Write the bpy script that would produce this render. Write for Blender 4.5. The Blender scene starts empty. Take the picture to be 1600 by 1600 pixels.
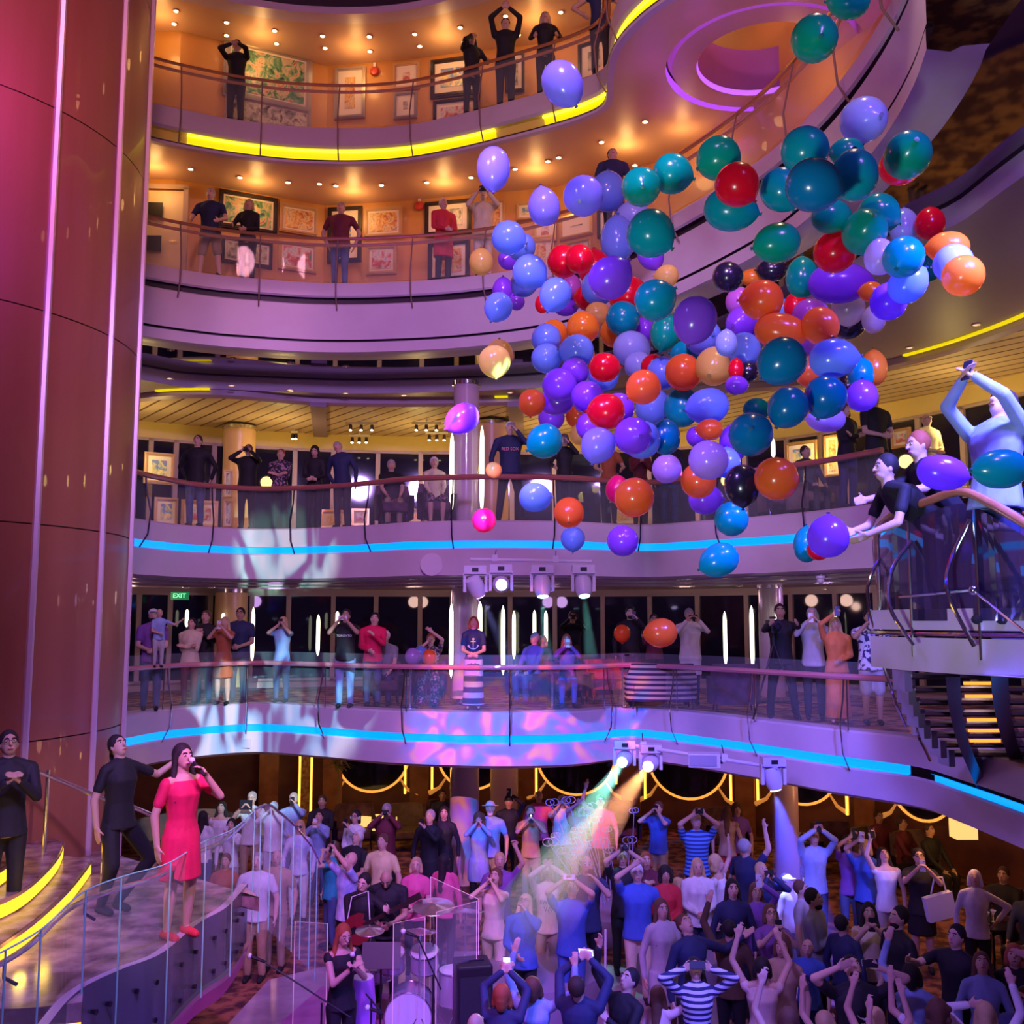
import bpy, bmesh, math, random
from mathutils import Vector, Matrix, geometry
random.seed(7)
PI = math.pi
C = bpy.context.scene.collection
FOC = 1550.0; PITCH = math.atan(170/FOC); EYE = Vector((0, 0, 5.0))
cp, sp = math.cos(PITCH), math.sin(PITCH)

def ray(px, py):
    u = (px-800)/FOC; v = (800-py)/FOC
    return Vector((u, cp - v*sp, sp + v*cp))
def PZ(px, py, z):                       # where the sight line meets a level
    d = ray(px, py); t = (z-5.0)/d.z
    return EYE + d*t
def PY(px, py, Y):
    d = ray(px, py); return EYE + d*(Y/d.y)
def proj(p):
    d = Vector(p)-EYE
    f = d.y*cp + d.z*sp; v = -d.y*sp + d.z*cp
    return (800+FOC*d.x/f, 800-FOC*v/f)

# ------------------------------------------------------------ materials
_m = {}
def mat(name, col=(.8,.8,.8), rough=.5, metal=0., emit=None, es=0., alpha=1., trans=0., coat=0., sub=0., spec=.5):
    if name in _m: return _m[name]
    m = bpy.data.materials.new(name); m.use_nodes = True
    b = m.node_tree.nodes['Principled BSDF']
    b.inputs['Base Color'].default_value = (*col, 1)
    b.inputs['Roughness'].default_value = rough
    b.inputs['Metallic'].default_value = metal
    b.inputs['Specular IOR Level'].default_value = spec
    if emit: b.inputs['Emission Color'].default_value = (*emit, 1); b.inputs['Emission Strength'].default_value = es
    b.inputs['Alpha'].default_value = alpha
    b.inputs['Transmission Weight'].default_value = trans
    b.inputs['Coat Weight'].default_value = coat
    if sub:
        b.inputs['Subsurface Weight'].default_value = sub
        b.inputs['Subsurface Radius'].default_value = (.1,.06,.05)
        b.inputs['Subsurface Scale'].default_value = .3
    _m[name] = m
    return m
def nodes(m): return m.node_tree.nodes, m.node_tree.links, m.node_tree.nodes['Principled BSDF']
def noisy(name, c1, c2, scale=5., rough=.6, stretch=(1,1,1), detail=4., bump=0., lo=.35, hi=.65, metal=0., coat=0., tex='noise', coord='Object'):
    if name in _m: return _m[name]
    m = mat(name, c1, rough, metal, coat=coat); n, l, b = nodes(m)
    tc = n.new('ShaderNodeTexCoord'); mp = n.new('ShaderNodeMapping')
    mp.inputs['Scale'].default_value = stretch
    l.new(tc.outputs[coord], mp.inputs['Vector'])
    if tex == 'noise':
        t = n.new('ShaderNodeTexNoise'); t.inputs['Scale'].default_value = scale; t.inputs['Detail'].default_value = detail; out = t.outputs['Fac']
    elif tex == 'voronoi':
        t = n.new('ShaderNodeTexVoronoi'); t.inputs['Scale'].default_value = scale; out = t.outputs['Distance']
    else:
        t = n.new('ShaderNodeTexWave'); t.inputs['Scale'].default_value = scale; t.inputs['Distortion'].default_value = detail; out = t.outputs['Fac']
    l.new(mp.outputs['Vector'], t.inputs['Vector'])
    r = n.new('ShaderNodeValToRGB'); r.color_ramp.elements[0].position = lo; r.color_ramp.elements[1].position = hi
    r.color_ramp.elements[0].color = (*c1, 1); r.color_ramp.elements[1].color = (*c2, 1)
    l.new(out, r.inputs['Fac']); l.new(r.outputs['Color'], b.inputs['Base Color'])
    if bump:
        bp = n.new('ShaderNodeBump'); bp.inputs['Strength'].default_value = bump; bp.inputs['Distance'].default_value = .02
        l.new(out, bp.inputs['Height']); l.new(bp.outputs['Normal'], b.inputs['Normal'])
    return m
def emis(name, col=(1,1,1), s=1.):
    return mat(name, tuple(min(1, c*.5) for c in col), .4, emit=col, es=s)

# ------------------------------------------------------------ mesh helpers
class MB:
    """collects shapes for one mesh object"""
    def __init__(s): s.v = []; s.f = []
    def add(s, vs, fs):
        o = len(s.v); s.v += [tuple(v) for v in vs]; s.f += [tuple(i+o for i in f) for f in fs]; return s
    def box(s, c, size, rz=0., rx=0., ry=0., M=None):
        x, y, z = size[0]/2, size[1]/2, size[2]/2
        vs = [Vector((a*x, b*y, d*z)) for a in (-1,1) for b in (-1,1) for d in (-1,1)]
        R = M or (Matrix.Rotation(rz,3,'Z') @ Matrix.Rotation(ry,3,'Y') @ Matrix.Rotation(rx,3,'X'))
        vs = [R @ v + Vector(c) for v in vs]
        return s.add(vs, [(0,1,3,2),(4,6,7,5),(0,4,5,1),(2,3,7,6),(0,2,6,4),(1,5,7,3)])
    def loft(s, rings, closed=True, cap=True):
        n = len(rings[0]); vs = [p for r in rings for p in r]; fs = []
        for i in range(len(rings)-1):
            for j in range(n if closed else n-1):
                k = (j+1) % n
                fs.append((i*n+j, i*n+k, (i+1)*n+k, (i+1)*n+j))
        if cap and closed:
            fs.append(tuple(range(n-1, -1, -1))); fs.append(tuple((len(rings)-1)*n+j for j in range(n)))
        return s.add(vs, fs)
    def tube(s, pts, r, seg=8, cap=True):
        pts = [Vector(p) for p in pts]; rs = r if isinstance(r, (list, tuple)) else [r]*len(pts)
        rings = []; prev = None
        for i, p in enumerate(pts):
            t = (pts[min(i+1, len(pts)-1)]-pts[max(i-1, 0)])
            t = t.normalized() if t.length > 1e-9 else Vector((0,0,1))
            if prev is None:
                a = Vector((0,0,1)) if abs(t.z) < .9 else Vector((1,0,0))
                u = t.cross(a).normalized()
            else:
                u = (prev - t*prev.dot(t)); u = u.normalized() if u.length > 1e-6 else t.orthogonal().normalized()
            prev = u; w = t.cross(u)
            rings.append([p + (u*math.cos(2*PI*k/seg) + w*math.sin(2*PI*k/seg))*rs[i] for k in range(seg)])
        return s.loft(rings, True, cap)
    def ball(s, c, r, seg=12, rg=8, M=None):
        r = r if isinstance(r, (tuple, list)) else (r, r, r)
        c = Vector(c); M = M or Matrix.Identity(3); vs = []; fs = []
        vs.append(c + M @ Vector((0,0,r[2])))
        for i in range(1, rg):
            a = PI*i/rg
            for j in range(seg):
                b = 2*PI*j/seg
                vs.append(c + M @ Vector((r[0]*math.sin(a)*math.cos(b), r[1]*math.sin(a)*math.sin(b), r[2]*math.cos(a))))
        vs.append(c + M @ Vector((0,0,-r[2])))
        for j in range(seg): fs.append((0, 1+j, 1+(j+1)%seg))
        for i in range(rg-2):
            for j in range(seg):
                a = 1+i*seg; fs.append((a+j, a+seg+j, a+seg+(j+1)%seg, a+(j+1)%seg))
        a = 1+(rg-2)*seg; e = len(vs)-1
        for j in range(seg): fs.append((a+j, e, a+(j+1)%seg))
        return s.add(vs, fs)
    def cap(s, p0, r0, p1, r1, seg=8):          # closed tapered limb with round ends
        p0, p1 = Vector(p0), Vector(p1); t = p1-p0; L = t.length
        if L < 1e-6: return s.ball(p0, max(r0, r1), seg, 6)
        t /= L; u = t.orthogonal().normalized(); w = t.cross(u); rings = []
        for a in (-80, -45): a = math.radians(a); rings.append((p0 + t*r0*math.sin(a), r0*math.cos(a)))
        rings += [(p0, r0), (p1, r1)]
        for a in (45, 80): a = math.radians(a); rings.append((p1 + t*r1*math.sin(a), r1*math.cos(a)))
        return s.loft([[c + (u*math.cos(2*PI*k/seg) + w*math.sin(2*PI*k/seg))*r for k in range(seg)] for c, r in rings])
    def cyl(s, c, r, h, seg=20, r2=None, M=None):
        r2 = r if r2 is None else r2; M = M or Matrix.Identity(3); c = Vector(c)
        return s.loft([[c + M @ Vector((q*math.cos(2*PI*k/seg), q*math.sin(2*PI*k/seg), z)) for k in range(seg)] for q, z in ((r, 0), (r2, h))])
    def lathe(s, c, prof, seg=20, M=None):
        M = M or Matrix.Identity(3); c = Vector(c)
        return s.loft([[c + M @ Vector((q*math.cos(2*PI*k/seg), q*math.sin(2*PI*k/seg), z)) for k in range(seg)] for q, z in prof])
    def strip(s, A, B):                          # quad strip between two polylines
        return s.loft([A, B], closed=False, cap=False)
    def build(s, name, m, parent=None, smooth=None, loc=None):
        me = bpy.data.meshes.new(name); me.from_pydata(s.v, [], s.f); me.update()
        bm = bmesh.new(); bm.from_mesh(me); bmesh.ops.recalc_face_normals(bm, faces=bm.faces)
        bm.to_mesh(me); bm.free()
        me.materials.append(m)
        if smooth is not None:
            try: me.shade_auto_smooth(angle=smooth)
            except Exception:
                for p in me.polygons: p.use_smooth = True
                try: me.set_sharp_from_angle(angle=smooth)
                except Exception: pass
        o = bpy.data.objects.new(name, me); C.objects.link(o)
        if parent: o.parent = parent
        if loc is not None: o.location = loc
        return o
SM = math.radians(40)
def tag(o, label=None, cat=None, group=None, kind=None):
    if label: o['label'] = label
    if cat: o['category'] = cat
    if group: o['group'] = group
    if kind: o['kind'] = kind
    return o
def empty(name, loc, rz=0., label=None, cat=None, group=None):
    o = bpy.data.objects.new(name, None); C.objects.link(o); o.location = loc; o.rotation_euler.z = rz
    o.empty_display_size = .1
    return tag(o, label, cat, group)
def S(o, label=None): return tag(o, label, kind='structure')
def crom(pts, n):                                # Catmull-Rom, evenly resampled
    P = [Vector(p) for p in pts]; out = []
    for i in range(len(P)-1):
        p0 = P[max(i-1,0)]; p1 = P[i]; p2 = P[i+1]; p3 = P[min(i+2,len(P)-1)]
        for k in range(12):
            t = k/12
            out.append(.5*((2*p1)+(-p0+p2)*t+(2*p0-5*p1+4*p2-p3)*t*t+(-p0+3*p1-3*p2+p3)*t**3))
    out.append(P[-1])
    L = [0]
    for a, b in zip(out, out[1:]): L.append(L[-1]+(b-a).length)
    res = []; j = 0
    for k in range(n):
        d = L[-1]*k/(n-1)
        while j < len(L)-2 and L[j+1] < d: j += 1
        t = (d-L[j])/max(1e-9, L[j+1]-L[j]); res.append(out[j].lerp(out[j+1], min(1,t)))
    return res
def norms(path):
    N = []
    for i in range(len(path)):
        t = path[min(i+1,len(path)-1)]-path[max(i-1,0)]; t.z = 0; t.normalize()
        N.append(Vector((t.y, -t.x, 0)))
    return N
def off(path, N, d, z): return [Vector((p.x+n.x*d, p.y+n.y*d, z)) for p, n in zip(path, N)]
def flat(outer, holes=()):                       # triangulated level polygon
    loops = [list(outer)]+[list(h) for h in holes]
    tr = geometry.tessellate_polygon(loops); vs = [p for l in loops for p in l]
    return vs, [tuple(t) for t in tr]
def extrude_poly(mb, pts, z0, z1):
    n = len(pts); vs, fs = flat([Vector((p[0], p[1], 0)) for p in pts])
    lo = [(p[0], p[1], z0) for p in pts]; hi = [(p[0], p[1], z1) for p in pts]
    F = [tuple(f) for f in fs] + [tuple(i+n for i in f) for f in fs] + [(i, (i+1)%n, (i+1)%n+n, i+n) for i in range(n)]
    mb.add(lo+hi, F); return mb
def text_obj(txt, size, m, parent, loc, rot, name='lettering', ext=.002, align='CENTER'):
    cu = bpy.data.curves.new(name, 'FONT'); cu.body = txt; cu.size = size; cu.extrude = ext
    cu.align_x = align; cu.align_y = 'CENTER'
    o = bpy.data.objects.new(name, cu); C.objects.link(o); bpy.context.view_layer.update()
    me = bpy.data.meshes.new_from_object(o.evaluated_get(bpy.context.evaluated_depsgraph_get()))
    bpy.data.objects.remove(o); bpy.data.curves.remove(cu); me.materials.clear(); me.materials.append(m)
    o = bpy.data.objects.new(name, me); C.objects.link(o)
    o.location = loc; o.rotation_euler = rot
    if parent: o.parent = parent
    return o

cam_d = bpy.data.cameras.new('camera'); cam = bpy.data.objects.new('camera', cam_d); C.objects.link(cam)
cam.location = EYE; cam.rotation_euler = (PI/2+PITCH, 0, 0)
cam_d.sensor_width = 36; cam_d.lens = 36*FOC/1600; cam_d.clip_start = .05
bpy.context.scene.camera = cam
# ============================================================ building
Z2, Z3, Z4, Z5 = 3.45, 6.77, 11.3, 14.35
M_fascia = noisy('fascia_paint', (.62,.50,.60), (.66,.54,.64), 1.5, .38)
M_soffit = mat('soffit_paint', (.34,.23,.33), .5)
M_dark = mat('shadow_gap', (.03,.015,.03), .5)
M_ceil = mat('gallery_ceiling', (.72,.46,.30), .4)
M_wallwood = noisy('gallery_panel', (.58,.27,.07), (.66,.34,.10), 1.2, .35, (1,1,.15), coat=.2)
M_rail = noisy('rail_wood', (.42,.14,.05), (.52,.20,.08), 6, .18, (1,1,1), coat=.6)
M_gold = mat('brass_rail', (.80,.42,.16), .22, .7)
M_chrome = mat('chrome', (.75,.75,.8), .12, 1.)
M_dsteel = mat('dark_steel', (.10,.08,.12), .25, .9)
M_mirror = mat('mirror_panel', (.30,.26,.30), .04, 1.)
M_yel = emis('yellow_cove', (1.,.80,.0), .72)
M_yel2 = emis('yellow_tube', (1.,.85,.05), 2.2)
M_yeld = mat('yellow_cove_tray', (.85,.72,.12), .5)
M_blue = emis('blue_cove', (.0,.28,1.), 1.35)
M_pur = emis('purple_cove', (.36,.06,1.), 1.25)
M_bulb = emis('lamp_glow', (1.,.78,.45), 9.)
M_bulbw = emis('tube_glow', (1.,.97,.72), 2.1)
M_trimring = mat('lamp_trim', (.8,.6,.4), .3, .8)
M_night = mat('night_pane', (.012,.010,.035), .04, spec=.6)
M_glass = mat('balustrade_glass', (.85,.95,.95), .02, alpha=.10, spec=.6)
M_black = mat('black_matt', (.012,.010,.014), .5)
M_mull = mat('window_frame_paint', (.50,.36,.30), .4)
M_white = mat('white_paint', (.8,.8,.8), .4)

def carpet(name, a, b, s):
    return noisy(name, a, b, s, .9, detail=3, lo=.42, hi=.58)
M_carp = carpet('lounge_carpet', (.10,.03,.05), (.45,.22,.10), 3.2)
M_carp0 = carpet('ground_carpet', (.07,.015,.02), (.34,.13,.06), 4.)

P5 = crom([PZ(x,y,Z5) for x,y in [(150,130),(238,160),(330,180),(400,191),(470,198),(560,200),(640,194),(720,178),(800,157),(880,134),(925,117),(945,104),(952,88),(953,70),(954,45),(962,10),(990,-30),(1050,-80),(1200,-170)]], 90)
P4 = crom([PZ(x,y,Z4) for x,y in [(150,390),(225,410),(330,428),(400,435),(480,441),(560,442),(640,439),(700,435),(770,427),(840,415),(920,395),(1000,362),(1060,330),(1130,288),(1200,240),(1250,195),(1300,142),(1350,75),(1395,0),(1430,-80),(1450,-150)]], 90)
P3 = crom([PZ(x,y,Z3) for x,y in [(150,792),(205,808),(250,815),(300,821),(400,826),(505,824),(580,820),(650,815),(760,813),(880,814),(960,818),(1020,819),(1100,813),(1200,805),(1300,795),(1392,783)]], 90)
P2 = crom([PZ(x,y,Z2) for x,y in [(140,1124),(195,1117),(240,1110),(300,1104),(400,1099),(500,1103),(600,1109),(700,1112),(800,1113),(900,1111),(980,1105),(1050,1110),(1100,1115),(1200,1126),(1300,1138),(1430,1152),(1500,1168),(1620,1200)]], 90)
N5, N4, N3, N2 = norms(P5), norms(P4), norms(P3), norms(P2)

def band(path, N, prof, name, m, label, a=0, b=None, n=None):
    b = b if b is not None else len(path)
    mb = MB(); P = path[a:b]; Q = N[a:b]
    mb.loft([off(P, Q, d, z) for d, z in prof], closed=False, cap=False)
    return S(mb.build(name, m, smooth=SM), label)
k = [0]
def trim(path, N, prof, m, label, a=0, b=None):
    k[0] += 1; return band(path, N, prof, 'trim_%d' % k[0], m, label, a, b)
def idx(path, px):                                # path index seen at a picture column
    return min(range(len(path)), key=lambda i: abs(proj(path[i])[0]-px) + (0 if path[i].y > 9 else 500))

# deck 5 (top gallery) edge
trim(P5, N5, [(-.35,Z5),(0,Z5),(.02,Z5-.05),(.02,13.98),(-.03,13.94)], M_fascia, 'rounded lilac parapet edge of the top gallery')
i0, i1, i2 = idx(P5,302), idx(P5,775), idx(P5,842)
cove5 = [(-.03,13.94),(-.10,13.93),(-.14,13.80),(-.06,13.70)]
iE = len(P5)
trim(P5, N5, cove5, M_yeld, 'unlit stretch of cove tray by the pillar', 0, i0+1)
trim(P5, N5, cove5, M_yeld, 'short unlit gap in the yellow cove', i1, i2+1)
def cove_light(path, N, a, b, z, d, r, m, label, grp=None, name='cove_light'):
    mb = MB(); mb.tube(off(path[a:b], N[a:b], d, z), r, 6)
    o = mb.build(name, m, smooth=SM); return tag(o, label, 'light strip', grp)
def coveface(path, N, prof, a, b, m, label):
    mb = MB(); mb.loft([off(path[a:b], N[a:b], d, z) for d, z in prof], closed=False, cap=False)
    return tag(mb.build('cove_light', m, smooth=SM), label, 'light strip')
coveface(P5, N5, cove5, i0, i1+1, M_yel, 'long yellow cove tray with painted glow under the top gallery edge, left of the gap')  # tray face emits by itself, standing for the tube's light on it
coveface(P5, N5, cove5, i2, iE, M_yel, 'yellow cove tray with painted glow curving round the corner beside the purple oval')
for a_, b_, lb_ in ((i0,i1+1,'thin bright tube along the left yellow cove'),(i2,iE,'thin bright tube along the yellow cove at the bulge')): cove_light(P5, N5, a_, b_, 13.905, -.055, .022, M_yel2, lb_)
trim(P5, N5, [(-.06,13.70),(.06,13.68),(.06,13.655)], M_dark, 'thin dark lip under the yellow cove')
trim(P5, N5, [(.06,13.655),(.05,13.61),(-.05,13.60)], M_fascia, 'lilac lower lip of the top gallery')
# deck 4 edge: long double fascia
trim(P4, N4, [(-.35,Z4),(0,Z4),(.03,Z4-.04),(.03,11.04),(.0,11.01)], M_fascia, 'lilac parapet edge of the middle gallery')
trim(P4, N4, [(.0,11.01),(-.07,11.0),(-.07,10.90),(.0,10.89)], M_dark, 'dark shadow gap below the middle gallery parapet')
trim(P4, N4, [(.0,10.89),(.05,10.86),(.06,10.19)], M_fascia, 'tall lilac fascia of the middle gallery')
trim(P4, N4, [(.06,10.19),(.0,10.18),(.0,10.15),(.07,10.14)], M_dark, 'thin dark groove near the bottom of the tall fascia')
trim(P4, N4, [(.07,10.14),(.07,9.95),(-.12,9.90),(-.22,9.94),(-.45,9.93)], M_fascia, 'lilac lower lip of the middle gallery fascia')
# deck 3 edge
trim(P3, N3, [(-.35,Z3),(0,Z3),(.03,Z3-.03),(.03,6.41)], M_fascia, 'lilac upper fascia of the third deck')
coveface(P3, N3, [(.03,6.41),(-.02,6.40),(-.02,6.29),(.03,6.28)], 0, len(P3), M_blue, 'long glowing blue strip in the upper balcony edge')
trim(P3, N3, [(.03,6.28),(.06,6.25),(.04,5.80),(-.1,5.76)], M_fascia, 'lilac lower fascia of the third deck')
# deck 2 edge
trim(P2, N2, [(-.35,Z2),(0,Z2),(.03,Z2-.03),(.03,3.07)], M_fascia, 'lilac upper fascia of the second deck')
c2 = idx(P2,1432)
coveface(P2, N2, [(.03,3.07),(-.02,3.06),(-.02,2.95),(.03,2.94)], 0, c2, M_blue, 'long glowing blue strip in the lower balcony edge')
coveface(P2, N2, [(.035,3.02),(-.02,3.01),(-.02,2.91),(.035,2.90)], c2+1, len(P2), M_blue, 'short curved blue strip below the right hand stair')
trim(P2, N2, [(.03,2.94),(.06,2.91),(.05,2.56),(-.1,2.5)], M_fascia, 'lilac lower fascia of the second deck')

# plan of the walls behind
WALL45 = [Vector(p+(0,)) for p in [(-9.5,17.2),(-7.1,18.6),(-6.6,18.62),(-3.9,19.85),(-2.1,19.6),(-.8,19.3),(.8,19.0),(2.7,17.9),(4.1,16.0),(5.2,13.6),(5.9,10.5),(6.1,7.5)]]
WIN = crom([Vector(p+(0,)) for p in [(-11,19.5),(-8.5,22.0),(-5,23.6),(-1,24.1),(3,23.8),(6,22.3),(8,20.),(9.6,17),(10.5,13),(10.8,9)]], 80)
GW = crom([Vector(p+(0,)) for p in [(-12,20),(-9,23.),(-4,25.),(0,25.2),(4,24.6),(7.5,22.5),(9.5,19),(10.6,15.),(11,10)]], 60)
def hitwall(px, py, W):
    d = ray(px, py); best = None
    for a, b in zip(W, W[1:]):
        ex, ey = b.x-a.x, b.y-a.y; den = d.x*ey - d.y*ex
        if abs(den) < 1e-9: continue
        t = (a.x*ey - a.y*ex)/den; s = (a.x*d.y - a.y*d.x)/den
        if t > 0 and -.001 <= s <= 1.001 and (best is None or t < best[0]): best = (t, math.atan2(ey, ex))
    t, ang = best
    p = EYE + d*t
    return p, ang
def poly_between(path, W, d, N, z):              # floor slab outline between edge and wall
    A = off(path, N, d, z); B = [Vector((w.x, w.y, z)) for w in W]
    return A + B[::-1]
def slab(name, path, N, W, z, m, label, d=-.3, holes=()):
    vs, fs = flat(poly_between(path, W, d, N, z), holes)
    return S(MB().add(vs, fs).build(name, m), label)
def wallstrip(name, W, z0, z1, m, label):
    mb = MB(); mb.strip([Vector((w.x,w.y,z0)) for w in W], [Vector((w.x,w.y,z1)) for w in W])
    return S(mb.build(name, m, smooth=math.radians(12)), label)
Wx = WALL45 + [Vector((6.2,5,0))]
oc = PZ(1193, 97, 13.6)
slab('floor', P5, N5, Wx, Z5-.02, M_carp, 'top gallery floor', holes=([Vector((oc.x+1.5*math.cos(2*PI*i/40), oc.y+1.5*math.sin(2*PI*i/40), Z5-.02)) for i in range(40)],))
slab('floor', P4, N4, Wx, Z4-.02, M_carp, 'middle gallery floor')
wallstrip('wall_gallery', WALL45, 11.2, 16.75, M_wallwood, 'curved warm wooden panelled wall of both picture galleries')
# ceiling of deck 4 with the round opening
oc = PZ(1193, 97, 13.6); RO = 1.5
circ = lambda r, z, n=48, c=oc: [Vector((c.x+r*math.cos(2*PI*i/n), c.y+r*math.sin(2*PI*i/n), z)) for i in range(n)]
Wc = WALL45[:7] + [Vector((2.9,18.2,0)), Vector((4.6,17.2,0)), Vector((6.5,15,0)), Vector((7.5,11,0)), Vector((7.5,7,0))]
endp = off(P5, N5, -.05, 13.6)
outl = [Vector((p.x,p.y,13.6)) for p in endp] + [Vector((6.5,10.6,13.6))] + [Vector((w.x,w.y,13.6)) for w in Wc[::-1]]
vs, fs = flat(outl, [circ(RO, 13.6)]); S(MB().add(vs, fs).build('ceiling', M_ceil), 'warm lilac ceiling of the middle gallery with the round opening')
# oval ring light
t = empty('ring_light', (oc.x, oc.y, 13.6), 0, 'large ring shaped ceiling coffer edged in glowing purple around a round opening', 'ring light')
z0 = Vector((0,0,0)); cr = lambda r, z, n=64: [Vector((r*math.cos(2*PI*i/n), r*math.sin(2*PI*i/n), z)) for i in range(n+1)]
MB().loft([cr(1.5,0),cr(1.5,.16)],closed=False,cap=False).build('outer_glow', M_pur, t, SM)
MB().loft([cr(1.47,.17),cr(1.40,.17),cr(1.40,.02),cr(1.04,.0),cr(1.02,.02)],closed=False,cap=False).build('ring_panel', mat('ring_panel',(.72,.42,.40),.4), t, SM)
MB().loft([cr(1.02,.02),cr(1.0,.10)],closed=False,cap=False).build('inner_glow', emis('inner_purple',(.42,.10,1.),1.4), t, SM)
MB().loft([cr(1.0,.10),cr(1.0,.8)],closed=False,cap=False).build('shaft', mat('shaft_purple',(.35,.12,.5),.3), t, SM)
# upper ceiling
vs, fs = flat([Vector((p.x,p.y,16.68)) for p in off(P5,N5,-.1,0)] + [Vector((8,9.5,16.68))] + [Vector((w.x,w.y,16.68)) for w in Wc[::-1]])
S(MB().add(vs, fs).build('ceiling', M_ceil), 'warm amber ceiling of the top gallery')
cut = idx(P5, 940)
trim(P5, N5, [(-.35,16.68),(.02,16.66),(.02,16.80),(-.12,16.84),(-.12,17.0),(.08,17.02),(.08,17.5),(0,17.55)], M_fascia, 'lilac edge above the top gallery ceiling', 0, cut)
trim(P5, N5, [(-.02,16.84),(-.02,17.0)], M_dark, 'dark groove in the topmost lilac edge', 0, cut)
# dark roof lobby seen through the opening
S(MB().box((4.0,15.2,16.2),(3.2,.3,.9)).build('trim_90', mat('beam_wood',(.35,.13,.05),.4)), 'reddish beam seen through the round opening')
S(MB().box((4.4,13.4,16.3),(.55,3.4,.7),-.3).build('trim_91', mat('beam_yellow',(.75,.45,.15),.4)), 'amber box beam crossing above the round opening')

# mirror soffit under deck 4
MR = crom([PZ(x,y,9.93) for x,y in [(150,560),(238,575),(300,585),(450,592),(560,595),(700,592),(850,584),(960,568),(1100,528),(1200,485),(1300,430),(1400,362),(1450,336),(1500,312),(1560,265),(1640,205)]], 80)
NR = norms(MR)
def soff(pathA, pathB, z, m, label, name='ceiling'):
    mb = MB(); n = 80
    A = crom([Vector((p.x,p.y,z)) for p in pathA], n); B = crom([Vector((p.x,p.y,z)) for p in pathB], n)
    return S(mb.strip(A, B).build(name, m), label)
m4 = off(P4,N4,-.44,9.93); m4 += [m4[-1]+Vector((-.1,-1.5,0))]
soff(m4, MR, 9.93, M_mirror, 'dark mirrored ceiling strip under the middle gallery')
trim(MR, NR, [(-.02,9.93),(.05,9.90),(.05,9.74),(0,9.66)], M_fascia, 'lilac band along the inner side of the mirror strip')
CV = crom([PZ(x,y,9.6) for x,y in [(120,640),(225,618),(340,613),(480,624),(600,627),(720,626),(860,622),(1000,612),(1150,604),(1260,596),(1370,572),(1480,543),(1600,500),(1700,450)]], 80)
NC = norms(CV)
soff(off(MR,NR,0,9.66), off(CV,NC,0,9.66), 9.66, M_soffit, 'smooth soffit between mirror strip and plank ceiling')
M_plank = noisy('plank_ceiling', (.16,.07,.03), (.74,.55,.38), .95, .45, (1,1,1), detail=0., lo=.02, hi=.10, tex='wave')
nn, ll, bb = nodes(M_plank)
for q in nn:
    if q.type == 'MAPPING': q.inputs['Rotation'].default_value = (0,0,math.radians(-38))
trim(CV, NC, [(0,9.66),(0,9.55),(-.1,9.5)], mat('plank_edge',(.5,.35,.4),.4), 'thin border of the plank ceiling')
cv = off(CV,NC,-.1,9.5)
vs, fs = flat(cv + [Vector((w.x,w.y,9.5)) for w in WIN[::-1]]); S(MB().add(vs,fs).build('ceiling', M_plank), 'diagonal plank ceiling of the third deck')
for a, b, lab in ((243,347,'short yellow light strip in the plank ceiling border beside the pillar'),(764,812,'short yellow light strip above the phone caller in the dark jersey'),(1425,1690,'long yellow light strip in the ceiling border at the right')):
    i, j = idx(CV,a), idx(CV,b)
    if b > 1600: j = len(CV)
    mb = MB(); mb.loft([off(CV[i:j], NC[i:j], d, z) for d, z in ((.03,9.63),(.14,9.62),(.14,9.655))], closed=False, cap=False)
    tag(mb.build('cove_light', M_yel, smooth=SM), lab, 'light strip')
# ceiling beams at deck 3
for px, nm in ((497,'pale boxed beam dividing the plank ceiling near the stooping man'),(805,'pale ceiling beam right of the round column')):
    a = PZ(px, 632, 9.47); b = PZ(px+4, 684, 9.47)
    mb = MB(); mid = (a+b)/2; d = b-a
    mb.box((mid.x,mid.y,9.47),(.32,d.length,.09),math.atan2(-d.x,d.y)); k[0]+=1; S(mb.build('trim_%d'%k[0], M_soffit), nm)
# decks 2/3 floors, ceilings
WW = WIN
slab('floor', P3, N3, WW, Z3-.02, M_carp, 'third deck floor')
vs, fs = flat(poly_between(P2, WW, -.3, N2, Z2-.02)); S(MB().add(vs,fs).build('floor', M_carp), 'patterned carpet of the second deck')
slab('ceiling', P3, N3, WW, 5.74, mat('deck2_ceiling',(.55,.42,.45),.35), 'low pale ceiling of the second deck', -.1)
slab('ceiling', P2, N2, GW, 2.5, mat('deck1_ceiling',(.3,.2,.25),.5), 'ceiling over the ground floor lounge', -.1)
for za, lab in ((5.68,'stepped ceiling rib behind the upper balcony edge'),):
    trim(P3, N3, [(-.5,5.74),(-.5,5.70),(-1.0,5.70),(-1.0,5.66),(-1.6,5.66),(-1.6,5.73)], mat('rib_paint',(.55,.42,.5),.4), lab)
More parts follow.
